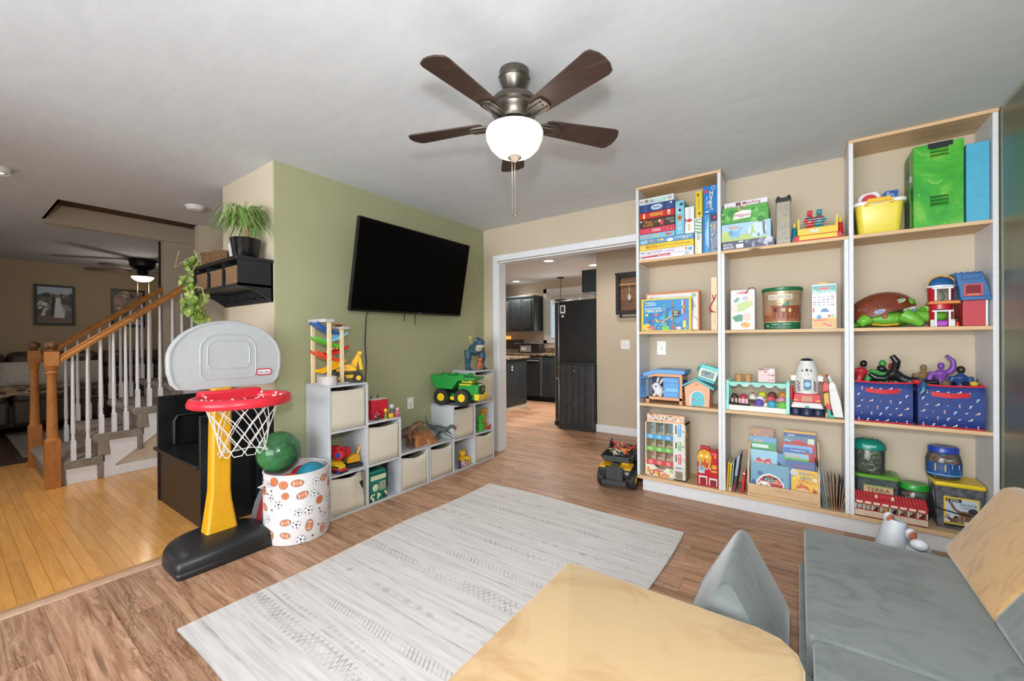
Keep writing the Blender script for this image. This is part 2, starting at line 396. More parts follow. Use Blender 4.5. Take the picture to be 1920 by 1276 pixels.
# kitchen shell
struct('wall_kitchen', MB().box(-2.9, 3.9, 0, -1.46, 4.0, 2.44).box(-.46, 3.9, 0, 1.9, 4.0, 2.44).box(-1.46, 3.9, 0, -.46, 4.0, 1.2).box(-1.46, 3.9, 2.2, -.46, 4.0, 2.44), m_tan)
struct('wall_kitchen_left', B(-2.9, .12, 0, -2.8, 4.0, 2.44), m_tan)
struct('wall_kitchen_front', B(.70, 1.49, 0, 1.9, 1.60, 2.44), m_tan)
struct('wall_kitchen_right', MB().box(1.8, .12, 0, 1.9, 1.49, 2.44).box(.815, 1.6, 0, .9, 4.0, 2.44), m_tan)
struct('baseboard_kitchen', B(.69, 1.475, 0, 1.8, 1.49, .10), m_white, bev=.004)
w1 = struct('window_1', MB().box(-1.535, 3.87, 1.14, -1.45, 3.9, 2.28).box(-.47, 3.87, 1.14, -.385, 3.9, 2.28).box(-1.535, 3.87, 2.19, -.385, 3.9, 2.28).box(-1.535, 3.87, 1.14, -.385, 3.9, 1.21), m_white, bev=.004)
part('sash_frame', MB().box(-1.46, 3.93, 1.2, -1.40, 3.96, 2.2).box(-.52, 3.93, 1.2, -.46, 3.96, 2.2).box(-1.4, 3.93, 2.14, -.52, 3.96, 2.2).box(-1.4, 3.93, 1.2, -.52, 3.96, 1.26).box(-1.46, 3.90, 1.19, -.46, 3.95, 1.2), m_white, w1)
for k in range(4): part('blind_pull', B(-1.33+.22*k, 3.90, 1.95, -1.17+.22*k, 3.92, 2.05), M('#E9E9E4', .6), w1)
part('shade', B(-1.4, 3.935, 2.05, -.52, 3.945, 2.14), M('#CFCFCB', .7), w1)
part('pane', B(-1.4, 3.947, 1.26, -.52, 3.953, 2.14), clear('#EAF2F5', .04), w1)

# right wall: the tall satin panel that mirrors the shelves
def satin(g, b):
    n = g.noise(g.coord((1, 2, .6)), 1.4, 2)
    g.set(b.inputs['Base Color'], g.ramp(n, [(.3, '#82887A'), (.7, '#959B8C')])); b.inputs['Metallic'].default_value = .85; b.inputs['Roughness'].default_value = .40
    b.inputs['Anisotropic'].default_value = .4
wp = thing('wall_panel', 'tall satin green grey metal panel on the right wall beside the shelves', 'panel', (3.755, -2.2, .3))
part('sheet', B(3.752, -4.2, .28, 3.761, -.345, 2.405), mat('satin', satin), wp, bev=.002)
part('edge_strip', B(3.750, -.345, .28, 3.761, -.325, 2.405), M('#8F9480', .35, .5), wp)

# ================================================================ STAIRS
st = thing('staircase', 'carpeted staircase with oak rails and white balusters at the far left', 'staircase', (-2.78, -2.9, 0))
crp = carpet('#B5A99C', '#84796F')
NS = 11
for k in range(1, NS+1):
    y = -3.02 + .27*(k-1); z = .2*k; x0, x1 = -3.26, -2.235
    pr = [(y+.015, z-.075), (y, z-.05), (y-.002, z-.022), (y+.015, z), (y+.34, z), (y+.34, z-.2), (y+.30, z-.2), (y+.30, z-.07), (y+.105, z-.07), (y+.115, (z-.2)), (y+.035, (z-.2)), (y+.035, z-.075)]
    if y < -1.97: part('step', MB().prism(pr, x0, x1, 'x'), crp, st, bev=.012, seg=3)
    else: part('step', B(-3.25, y, z-.2, -2.36, y+.3, z), crp, st, bev=.012)
sk = MB().prism([(-2.91, 0), (-2.6, 0), (-2.6, .1), (-1.955, .60), (-1.955, .74), (-2.13, .74), (-2.13, .54), (-2.40, .54), (-2.40, .34), (-2.67, .34), (-2.67, .14), (-2.91, .14)], -2.28, -2.25, 'x')
part('stringer', sk, m_white, st)
dk = wood('oak_worn', ['#8A5226', '#B4743A', '#CC9152'], (3, 3, 1.2), .4, var=.05)
for i, x in enumerate((-2.25, -3.3)):
    y = -2.985; nw = part('newel_post', MB().box(x-.046, y-.046, 0, x+.046, y+.046, .40), dk, st, bev=.004)
    pr = [(.045, .40), (.042, .412), (.035, .42), (.037, .44), (.034, .47), (.028, .93), (.030, .955), (.038, .962), (.038, .972), (.031, .98), (.036, .995), (.043, 1.02)]
    part('turned_shaft', MB().lathe(pr, (x, y, 0), 20), dk, nw)
    part('cap_block', B(x-.043, y-.043, 1.02, x+.043, y+.043, 1.145), dk, nw, bev=.006)
    part('finial', MB().lathe([(.02, 1.145), (.036, 1.152), (.028, 1.162), (.038, 1.178), (.043, 1.197), (.036, 1.218), (.012, 1.23)], (x, y, 0), 18), M('#6E4A2B', .35, 0, .2, scale=40), nw)
    ye = -1.955 if i == 0 else -1.80
    rl = lambda y_: 1.074 + .81*(y_+2.94)
    q = [(-.03, -.03), (.03, -.03), (.034, -.005), (.026, .018), (.03, .028), (.012, .038), (-.012, .038), (-.03, .028), (-.026, .018), (-.034, -.005)]
    rs = [[V((x+a, yy, rl(yy)+b)) for a, b in q] for yy in (-2.945, ye)]
    part('handrail', MB().rings(rs), oakrail, st)
    for yb in (-2.865, -2.775, -2.69, -2.607, -2.525, -2.443, -2.358, -2.275, -2.176, -2.10, -2.015):
        if i == 1: yb -= .0
        zb = .2*(int((yb+3.02)/.27)+1); zt = rl(yb)-.02
        bl = MB().box(x-.016, yb-.016, zb, x+.016, yb+.016, zb+.17)
        bl.lathe([(.016, zb+.17), (.012, zb+.185), (.015, zb+.20), (.010, zb+.215), (.014, zb+.232), (.0155, zb+.26), (.009, zt)], (x, yb, 0), 10)
        part('baluster', bl, m_white, st)

# ================================================================ LIVING ROOM (far left)
lea = M('#46382E', .42, 0, .15, scale=12)
so = thing('recliner_sofa', 'dark brown leather reclining sofa in the room beyond the stairs', 'sofa', (-5.95, -2.3, 0))
part('base', B(-6.40, -3.9, .10, -5.55, -1.1, .40), lea, so, bev=.03)
for k, (a, b) in enumerate(((-3.9, -3.0), (-2.98, -2.08), (-2.06, -1.16))):
    part('seat_cushion', B(-6.2, a, .40, -5.48, b, .60), lea, so, bev=.07, seg=4)
    part('footrest', B(-5.55, a, .14, -5.44, b, .46), lea, so, bev=.04, seg=3)
    part('back_cushion', B(-6.42, a, .56, -6.08, b, .88), lea, so, bev=.09, seg=4)
    part('headrest', B(-6.44, a, .84, -6.05, b, 1.09), lea, so, bev=.09, seg=4)
def pillow(name, label, c, X, sz, mt):
    mb = MB(X); n = 9; w, h, t = sz
    for sgn in (1, -1):
        g_ = [[((i/(n-1)-.5)*w, sgn*t*(1-abs(2*i/(n-1)-1)**3)**.5*(1-abs(2*j/(n-1)-1)**3)**.5, (j/(n-1))*h) for i in range(n)] for j in range(n)]
        vs = [p for row in g_ for p in row]
        mb.vf(vs, [(j*n+i, j*n+i+1, (j+1)*n+i+1, (j+1)*n+i) for j in range(n-1) for i in range(n-1)])
    bmesh.ops.remove_doubles(mb.b, verts=mb.b.verts, dist=.002)
    o = mb.obj(name, mt); tag(o, label, 'cushion'); return o
pillow('throw_pillow', 'pale cream pillow at the left on the brown leather sofa', 'c', TR(-5.85, -2.88, .605, 80, -15), (.46, .36, .07), M('#C9C2B8', .9))
pillow('throw_pillow', 'wide cream pillow right of the other on the leather sofa', 'c', TR(-5.90, -2.38, .605, 85, -20), (.56, .36, .07), M('#BDB5AA', .9))
thr = MB(); n = 12; 
gv = [(-6.0+.55*j/(n-1), -3.3+.85*i/(n-1)+.05*sin(j), .625+.02*sin(i*1.9+j)+(-.10*max(0, j-8)/3)) for j in range(n) for i in range(n)]
thr.vf(gv, [(j*n+i, j*n+i+1, (j+1)*n+i+1, (j+1)*n+i) for j in range(n-1) for i in range(n-1)])
tag(thr.obj('throw_blanket', M('#A8917A', 1, 0, .35, scale=9), solid=.02), 'mottled brown and white throw spread on the leather sofa seat', 'blanket')
lr = struct('x', B(-5.75, -3.02, 0, -3.86, -1.6, .010), M('#9A948D', .95, 0, .18, scale=14, bstr=.1)); lr.name = 'area_rug'; del lr['kind']
tag(lr, 'faded grey rug on the dark floor beyond the stairs', 'rug')
# framed pictures on the far wall
def framed(y0, y1, z0, z1, label, draw):
    t = thing('framed_photo', label, 'picture', (-6.46, (y0+y1)/2, z0))
    fm = MB().box(-6.469, y0, z0, -6.44, y0+.03, z1).box(-6.469, y1-.03, z0, -6.44, y1, z1).box(-6.469, y0+.03, z0, -6.44, y1-.03, z0+.03).box(-6.469, y0+.03, z1-.03, -6.44, y1-.03, z1)
    part('frame', fm, M('#17140F', .4), t); part('backing', B(-6.469, y0+.03, z0+.03, -6.455, y1-.03, z1-.03), M('#3B3A38', .8), t)
    p = side(-6.455, y0+.03, z0+.03, y1-y0-.06, z1-z0-.06); draw(p); p.done(t, 'photo_print')
def wed(p):
    p.rect(0, 0, 1, 1, '#4A4B48').rect(0, .78, 1, 1, '#A9BAC9').rect(0, 0, 1, .2, '#6B5A4C').blobs(40, ['#5E625C', '#3A3D38', '#7B7E78', '#2E302D'], .02, .05, .02, .25, .98, .8, 5)
    p.blobs(14, ['#D8D8D6', '#BFC0BE'], .015, .03, .02, .2, .3, .6, 6)
    p.poly([(.38, .2), (.52, .2), (.52, .72), (.40, .72)], '#1F2126').ell(.46, .77, .025, .03, '#6B5145')
    p.poly([(.46, .16), (.78, .14), (.70, .45), (.64, .72), (.52, .70)], '#D9D6D8').poly([(.6, .7), (.8, .35), (.78, .2), (.68, .4)], '#B9B5B8').ell(.57, .76, .022, .028, '#8A6A58')
def fam(p):
    p.rect(0, 0, 1, 1, '#7D675A').blobs(40, ['#9B8474', '#5C493E', '#B6A294', '#3F3029', '#A5786A'], .02, .06, .02, .02, .98, .98, 9).ell(.35, .4, .05, .06, '#2A2524').ell(.6, .55, .05, .06, '#C5B3A6')
framed(-2.70, -2.276, 1.486, 2.10, 'black framed photo of a couple in wedding clothes on far wall', wed)
framed(-1.865, -1.44, 1.482, 2.11, 'black framed brown toned photo half hidden behind the stair rail', fam)
def lfan():
    c = (-5.08, -1.77); bk = M('#191817', .4); f = thing('hugger_fan', 'black low ceiling fan with lit bowl in the far living room', 'ceiling fan', (c[0], c[1], 2.0))
    part('motor_housing', MB().lathe([(.16, 2.44), (.165, 2.42), (.15, 2.40), (.145, 2.34), (.10, 2.30), (.06, 2.29)], c+(0,), 22), bk, f)
    part('neck', MB().lathe([(.05, 2.30), (.07, 2.26), (.05, 2.22), (.13, 2.20), (.14, 2.185)], c+(0,), 20), bk, f)
    part('glass_bowl', MB().lathe([(.13, 2.19), (.125, 2.165), (.09, 2.13), (.03, 2.112), (.004, 2.11)], c+(0,), 20), emit('#FFE9CC', 2.2), f)
    for k in range(5):
        X = TR(c[0], c[1], 2.27, 20+72*k, 8)
        part('blade', MB(X).prism([(.15, -.03), (.25, -.055), (.62, -.07), (.66, -.03), (.66, .03), (.62, .07), (.25, .055), (.15, .03)], -.004, .004, 'z'), M('#5C5048', .5), f)
    for d in (-.06, .07): part('pull_chain', MB().tube([(c[0], c[1]+d, 2.14), (c[0], c[1]+d, 1.88)], .004, 5), M('#8A7A60', .4, .6), f)
lfan()

# ================================================================ KITCHEN
bkc = M('#2A3034', .42, 0, .12, scale=8); gran = M('#8C7863', .25, 0, .45, scale=24)
def cab_front(x0, x1, z0, z1, y, p, n, knob=None):
    w = (x1-x0)/n
    for i in range(n):
        d = part('door', B(x0+i*w+.004, y-.02, z0+.004, x0+(i+1)*w-.004, y, z1-.004), bkc, p, bev=.003)
        a, b = x0+i*w+.06, x0+(i+1)*w-.06
        part('raised_panel', B(a, y-.028, z0+.06, b, y-.02, z1-.06), bkc, d, bev=.006)
up = thing('wall_cabinet', 'black raised panel wall cabinets over the kitchen counter', 'cabinet', (-2.1, 3.73, 1.40))
part('body', B(-2.8, 3.57, 1.40, -1.565, 3.9, 2.13), bkc, up); cab_front(-2.8, -1.57, 1.41, 2.10, 3.57, up, 4)
part('cornice', B(-2.8, 3.54, 2.10, -1.55, 3.9, 2.14), bkc, up, bev=.006)
lo = thing('base_cabinet', 'black base cabinets along the far kitchen wall', 'cabinet', (-1.2, 3.6, 0))
part('body', B(-2.8, 3.30, 0.09, .3, 3.9, .90), bkc, lo); cab_front(-1.55, .3, .12, .86, 3.30, lo, 3); part('toe_kick', B(-2.8, 3.36, 0, .3, 3.9, .09), M('#111', .8), lo)
ct = MB().box(-2.8, 3.27, .90, .3, 3.9, .94).box(-2.8, 3.87, .94, .3, 3.9, 1.04)
tag(ct.obj('countertop', gran, bev=.004), 'brown speckled worktop along the far kitchen wall', 'countertop')
il = thing('kitchen_island', 'black island cabinet end with brown worktop left in the kitchen', 'island', (-1.9, 2.38, 0))
part('body', B(-2.78, 2.08, .06, -1.20, 2.70, .88), bkc, il); part('worktop', B(-2.79, 2.02, .88, -1.15, 2.74, .92), gran, il, bev=.004); part('toe_strip', B(-2.78, 2.09, 0, -1.21, 2.69, .06), M('#B9B4AC', .6), il)
ot = part('outlet_plate', B(-1.2, 2.19, .66, -1.193, 2.26, .78), M('#1B1D1F', .4), il)
for z in (.695, .745): part('socket', MB().ell((-1.19, 2.225, z), (.004, .02, .02), 10, 6), M('#E4E4E2', .4), ot)
dw = thing('dishwasher', 'black and steel dishwasher beyond the kitchen island', 'dishwasher', (-1.42, 3.27, 0))
part('door', B(-1.62, 3.245, .12, -1.24, 3.28, .86), M('#3A3C3E', .35, .4), dw, bev=.004); part('handle', MB().tube([(-1.60, 3.225, .80), (-1.26, 3.225, .80)], .012, 8), M('#B9BABB', .3, .9), dw)
part('steel_edge', B(-1.24, 3.24, .12, -1.222, 3.275, .88), M('#B9BABB', .3, .9), dw)
sv = thing('kitchen_range', 'black stove with knobs at the left end of the kitchen counter', 'stove', (-2.15, 3.5, .94))
part('backguard', B(-2.42, 3.62, .94, -1.93, 3.72, 1.22), M('#2E2C2A', .3, .3), sv, bev=.01)
part('steel_strip', B(-2.42, 3.60, .95, -1.93, 3.62, 1.02), M('#77736E', .3, .8), sv)
for k in range(2): part('knob', MB().cyl((-2.06+.07*k, 3.62, 1.14), (-2.06+.07*k, 3.595, 1.14), .02, .016, 12), M('#B5B2AE', .3, .8), sv)
part('lit_hood_lamp', B(-2.42, 3.63, 1.23, -2.25, 3.70, 1.30), emit('#FF9A3C', 1.4), sv, bev=.01)
bb = thing('bread_box', 'black bread box with a clear front on the kitchen counter', 'box', (-1.62, 3.55, .94))
part('body', MB().prism([(-1.87, .942), (-1.36, .942), (-1.36, 1.14), (-1.42, 1.15), (-1.84, 1.15), (-1.87, 1.10)], 3.42, 3.62, 'y'), M('#1E1E1F', .4), bb, bev=.008)
part('window', B(-1.82, 3.412, .97, -1.56, 3.42, 1.10), M('#8C8C84', .2), bb); part('scroll', MB().tube([(-1.8, 3.41, 1.0), (-1.76, 3.41, 1.06), (-1.72, 3.41, 1.0), (-1.68, 3.41, 1.06)], .008, 6), M('#F0EEE8', .4), bb)
part('lid_knob', MB().cyl((-1.45, 3.5, 1.15), (-1.45, 3.5, 1.22), .07, .03, 14), M('#1E1E1F', .4), bb)
fr = thing('refrigerator', 'black sided refrigerator with steel doors in the kitchen', 'refrigerator', (.43, 1.93, 0))
part('body', B(.105, 1.555, .04, .80, 2.3, 1.765), M('#1A1D20', .38, 0, .15, scale=5), fr, bev=.006)
for a, b in ((.06, .66), (.675, 1.755)):
    d = part('door', B(.03, 1.56, a, .10, 2.295, b), M('#9C9D9E', .3, .9), fr, bev=.006)
    part('door_edge', B(.045, 1.552, a+.01, .085, 1.56, b-.01), M('#3E4042', .4, .5), d)
part('hinge_cover', B(.03, 1.58, 1.765, .17, 1.66, 1.79), M('#17181A', .4), fr); part('foot', B(.02, 1.56, 0, .14, 1.62, .05), M('#111', .5), fr); part('rear_foot', B(.6, 2.2, 0, .7, 2.28, .05), M('#111', .5), fr)
tm = B(.125, 1.545, 1.585, .205, 1.554, 1.70); tag(tm.obj('kitchen_thermometer', M('#ECECEA', .4), bev=.004), 'small white display stuck high on the refrigerator side', 'thermometer')
o = bpy.data.objects['kitchen_thermometer']; front(.14, 1.545, 1.605, .05, .08).rect(0, 0, 1, 1, '#4C534F').rect(.25, .2, .75, .8, '#2A2E2C').done(o, 'screen')
tag(MB().cyl((.165, 1.554, 1.545), (.165, 1.545, 1.545), .018, n=16).obj('fridge_magnet', M('#D8D8D6', .4)), 'round pale magnet below the display on the refrigerator', 'magnet')
bc = thing('beadboard_cabinet', 'slim black beadboard cabinet standing against the refrigerator side', 'cabinet', (.43, 1.44, 0))
part('body', B(.18, 1.41, .02, .69, 1.545, .885), M('#26282A', .5, 0, .12), bc); part('top_board', B(.17, 1.385, .885, .70, 1.55, .905), M('#2D2F31', .5), bc, bev=.004)
for k in range(5): part('bead_plank', B(.205+.093*k, 1.395, .06, .292+.093*k, 1.41, .88), M('#2F3133', .55, 0, .2, scale=14), bc, bev=.004)
part('plinth', B(.175, 1.39, 0, .695, 1.41, .06), M('#25272A', .5), bc); part('side_post', B(.665, 1.392, .06, .693, 1.41, .88), M('#3B3D3F', .5), bc); part('knob', MB().ell((.42, 1.386, .80), .01, 8, 6), M('#C9C9C9', .3, .8), bc)
oc = thing('over_fridge_cabinet', 'black cabinet hung high above the refrigerator', 'cabinet', (.62, 1.95, 1.86))
part('body', B(.45, 1.61, 1.865, .80, 2.3, 2.17), bkc, oc); part('face_frame', MB().prism([(.44, 1.87), (.455, 1.86), (.455, 2.17), (.44, 2.17)], 1.6, 2.3, 'y'), bkc, oc)
pl = thing('pendant_lamp', 'black pendant lamp hanging over the kitchen sink window', 'lamp', (-.946, 3.6, 1.75))
part('canopy', MB().lathe([(.07, 2.44), (.068, 2.42), (.01, 2.41)], (-.946, 3.55, 0), 16), M('#1A1A1A', .4), pl); part('rod', MB().cyl((-.946, 3.55, 2.42), (-.946, 3.55, 1.86), .006, n=8), M('#1A1A1A', .4), pl); part('shade', MB().lathe([(.02, 1.86), (.05, 1.84), (.12, 1.72), (.125, 1.70)], (-.946, 3.55, 0), 18), M('#1A1A1A', .4), pl)
for nm, p in zip(('nearest', 'middle', 'farthest'), ((-.27, 1.92), (.145, 2.68), (-1.94, 3.45))):
    lb = {'nearest': 'round recessed ceiling light in the kitchen, middle of the three', 'middle': 'round recessed kitchen light at the right, cut off by the wall', 'farthest': 'round recessed kitchen light farthest left, above the wall cabinets'}[nm]
    d = thing('recessed_light', lb, 'light', (p[0], p[1], 2.42), 'recessed kitchen lights')
    part('trim_ring', MB().lathe([(.095, 2.44), (.095, 2.433), (.075, 2.43), (.072, 2.44)], p+(0,), 22), M('#F2F2F0', .5), d); part('lens', MB().lathe([(.074, 2.438), (.04, 2.434), (.002, 2.433)], p+(0,), 20), emit('#FFF6E8', 5), d)
sb = thing('shadow_box', 'black framed rustic wood box with a bulb on kitchen wall', 'shadow box', (1.2, 1.47, 1.52))
part('frame', MB().box(.99, 1.42, 1.53, 1.035, 1.49, 2.045).box(1.43, 1.42, 1.53, 1.475, 1.49, 2.045).box(1.035, 1.42, 2.0, 1.43, 1.49, 2.045).box(1.035, 1.42, 1.53, 1.43, 1.49, 1.575).box(.985, 1.41, 2.03, 1.48, 1.49, 2.05), M('#1D1814', .55), sb)
for k in range(3): part('back_plank', B(1.035, 1.47, 1.575+.142*k, 1.43, 1.485, 1.712+.142*k), wood('rustic', ['#5E4330', '#7A5A42', '#94745A'], (3, 20, 20), .7), sb)
part('dowel', MB().cyl((1.03, 1.44, 1.9), (1.44, 1.44, 1.9), .012, n=8), M('#B98A5C', .5), sb); part('left_foot', B(1.03, 1.44, 1.49, 1.05, 1.47, 1.53), M('#1D1814', .55), sb); part('lower_shelf', B(1.03, 1.44, 1.49, 1.44, 1.49, 1.5), M('#1D1814', .55), sb)
part('bulb', MB().ell((1.16, 1.44, 1.74), (.025, .025, .04), 10, 8), clear('#FFFFFF', .3), sb); part('cord', MB().tube([(1.16, 1.44, 1.9), (1.16, 1.44, 1.78)], .003, 5), M('#D8CDB8', .6), sb)
def plate(name, label, x0, x1, z0, z1, y, togs, cat='switch'):
    o = B(x0, y-.006, z0, x1, y, z1).obj(name, M('#F0EFEC', .4), bev=.002); tag(o, label, cat)
    for t_ in togs: part('toggle', B(t_-.004, y-.014, (z0+z1)/2-.012, t_+.004, y-.006, (z0+z1)/2+.012), M('#E0DFDB', .4), o)
plate('switch_plate', 'white double switch plate on the beige kitchen wall', 1.03, 1.145, 1.09, 1.205, 1.49, (1.07, 1.105))
plate('switch_plate', 'white single switch plate on wall inside the left shelf bay', 1.896, 1.970, 1.084, 1.201, 0, (1.933,))
o = B(0, -1.10, .60, .006, -1.03, .70).obj('wall_outlet', M('#EDECE8', .4), bev=.002); tag(o, 'white outlet plate low on the green wall above cube shelves', 'outlet'); part('socket', B(.006, -1.085, .615, .008, -1.05, .65), M('#D8D7D3', .4), o)
sd = thing('smoke_detector', 'round white smoke detector on the hall ceiling', 'smoke detector', (-1.564, -2.185, 2.40))
part('base', MB().lathe([(.075, 2.44), (.075, 2.425), (.07, 2.42)], (-1.564, -2.185, 0), 24), M('#E4E3DF', .5), sd); part('cover', MB().lathe([(.068, 2.422), (.066, 2.405), (.045, 2.398), (.02, 2.397)], (-1.564, -2.185, 0), 24), M('#D9D8D3', .5), sd); part('button', MB().lathe([(.014, 2.398), (.012, 2.394)], (-1.56, -2.17, 0), 12), M('#BFBEBA', .5), sd)
dl = thing('ceiling_spotlight', 'small round white ceiling light at the far left edge', 'light', (-1.67, -3.285, 2.40))
part('housing', MB().lathe([(.06, 2.44), (.062, 2.41), (.05, 2.40), (.045, 2.405)], (-1.67, -3.285, 0), 22), M('#D8D8D4', .4), dl); part('lens', MB().lathe([(.046, 2.408), (.01, 2.403)], (-1.67, -3.285, 0), 18), emit('#FFFFFF', 1.5), dl)

# ================================================================ CEILING FAN
def fan():
    c = (1.83, -2.02, 0); br = M('#6E675E', .32, .85, .08, scale=60); t = thing('ceiling_fan', 'bronze ceiling fan with five dark walnut blades and a lit white bowl', 'ceiling fan', (1.83, -2.02, 2.0))
    part('canopy', MB().lathe([(.062, 2.44), (.068, 2.435), (.068, 2.405), (.064, 2.40), (.066, 2.395), (.05, 2.355), (.032, 2.340), (.028, 2.336)], c, 28), br, t)
    for a in (40, 220): part('canopy_screw', MB().ell((c[0]+.069*cos(radians(a)), c[1]+.069*sin(radians(a)), 2.41), .005, 8, 6), br, t)
    part('downrod', MB().cyl((1.83, -2.02, 2.36), (1.83, -2.02, 2.28), .013, n=12), br, t)
    part('motor_housing', MB().lathe([(.02, 2.318), (.06, 2.316), (.098, 2.306), (.108, 2.292), (.110, 2.276), (.104, 2.268), (.106, 2.255), (.098, 2.24), (.085, 2.225), (.082, 2.205), (.05, 2.20)], c, 36), br, t)
    part('switch_housing', MB().lathe([(.052, 2.206), (.054, 2.19), (.05, 2.175), (.09, 2.17), (.10, 2.162)], c, 28), br, t)
    bl = wood('walnut', ['#33231F', '#40302A', '#524039'], (3, 22, 22), .45, var=.05, bstr=.02)
    for k in range(5):
        X = TR(c[0], c[1], 2.207, 54+72*k) @ Matrix.Rotation(radians(-11), 4, 'X')
        out = [(.15, -.040), (.17, -.048), (.30, -.056), (.49, -.068), (.51, -.062), (.525, -.03), (.528, 0), (.525, .03), (.51, .062), (.49, .068), (.30, .056), (.17, .048), (.15, .040)]
        part('blade', MB(X).prism(out, -.003, .004, 'z'), bl, t, bev=.0015)
        ir = MB(X).prism([(.075, -.012), (.10, -.014), (.14, -.034), (.19, -.038), (.215, -.03), (.222, 0), (.215, .03), (.19, .038), (.14, .034), (.10, .014), (.075, .012)], -.013, -.003, 'z')
        iro = part('blade_iron', ir, br, t, bev=.002)
        for yy in (-.018, .018): part('rib', MB(X).tube([(.08, yy*.5, -.014), (.13, yy, -.016), (.205, yy, -.014)], .005, 6), br, iro)
        part('screw', MB(X).ell((.195, 0, -.014), (.006, .006, .003), 8, 5), br, iro)
        part('arm', MB(X).tube([(.055, 0, -.004), (.08, 0, -.008)], .016, 8), br, iro)
    part('glass_bowl', MB().lathe([(.126, 2.168), (.131, 2.155), (.128, 2.13), (.112, 2.095), (.085, 2.068), (.05, 2.053), (.02, 2.048), (.002, 2.047)], c, 36), emit('#FFFDF8', .42), t)
    part('finial', MB().lathe([(.03, 2.054), (.031, 2.046), (.022, 2.04), (.014, 2.032), (.004, 2.028)], c, 18), br, t)
    for d, L in ((-.008, .20), (.008, .21)):
        ch = part('pull_chain', MB().tube([(1.83+d, -2.03, 2.035), (1.83+d, -2.03, 2.03-L)], .0016, 5), M('#A79F92', .35, .7), t)
        part('chain_weight', MB().lathe([(.002, 2.03-L), (.005, 2.025-L), (.005, 1.985-L), (.002, 1.982-L)], (1.83+d, -2.03, 0), 10), M('#8C8375', .35, .7), ch)
fan()

# ================================================================ TELEVISION
def tv_glass(g, b):
    g.set(b.inputs['Base Color'], g.ramp(g.noise(g.coord(), 3, 1), [(0, '#020202'), (1, '#030303')])); b.inputs['Roughness'].default_value = .35; b.inputs['Specular IOR Level'].default_value = .06
def tv():
    t = thing('television', 'large black television tilted forward on the green wall', 'television', (.1, -1.162, 1.6))
    n, r_, u = V((1, 0, 0)), V((0, 1, 0)), V((0, 0, 1))
    Rz = Matrix.Rotation(.024, 3, 'Z'); n, r_ = Rz @ n, Rz @ r_
    Rt = Matrix.Rotation(.2, 3, r_); n, u = Rt @ n, Rt @ u
    Rr = Matrix.Rotation(.011, 3, n); r_, u = Rr @ r_, Rr @ u
    X = Matrix(((r_.x, u.x, n.x, .222), (r_.y, u.y, n.y, -1.162), (r_.z, u.z, n.z, 1.788), (0, 0, 0, 1)))
    w, h = .615, .3475; bk = M('#0C0C0D', .3, 0, .05)
    part('case', B(-w, -h, -.035, w, h, -.002, X), bk, t, bev=.004)
    part('bezel', MB(X).box(-w, -h, -.004, w, -h+.016, 0).box(-w, h-.007, -.004, w, h, 0).box(-w, -h+.016, -.004, -w+.007, h-.007, 0).box(w-.007, -h+.016, -.004, w, h-.007, 0), bk, t)
    part('screen', B(-w+.007, -h+.016, -.003, w-.007, h-.007, -.001, X), mat('tv_glass', tv_glass), t)
    p = Print((0, 0, 0), (1, 0, 0), (0, 1, 0), 1, 1, T=X @ Matrix.Translation((.06, -h+.004, 0))); p.text('TCL', 0, 0, .03, .009, '#B9B9B9'); p.done(t, 'badge')
    part('rear_box', B(-.35, -.25, -.075, .35, .12, -.035, X), bk, t, bev=.01)
    part('wall_bracket', MB().box(.0, -1.36, 1.62, .02, -.96, 1.92).box(.02, -1.2, 1.7, .20, -1.12, 1.76), M('#161616', .5), t)
    for y, b, l in ((-1.50, .165, 0), (-1.205, 1.385, 1), (-1.085, 1.36, 1)):
        if l == 0: part('power_cord', MB().tube([(.10, -1.545, 1.50), (.03, -1.54, 1.42), (.008, -1.537, 1.2), (.010, -1.528, 1.05), (.008, -1.535, .90), (.008, -1.535, .62)], .005, 6), M('#1B1D17', .6), t)
        else: part('hanging_cable', MB().tube([(.11, y, 1.50), (.09, y+.004, 1.42), (.085, y+.006, b)], .004, 6), M('#1B1D17', .6), t)
tv()

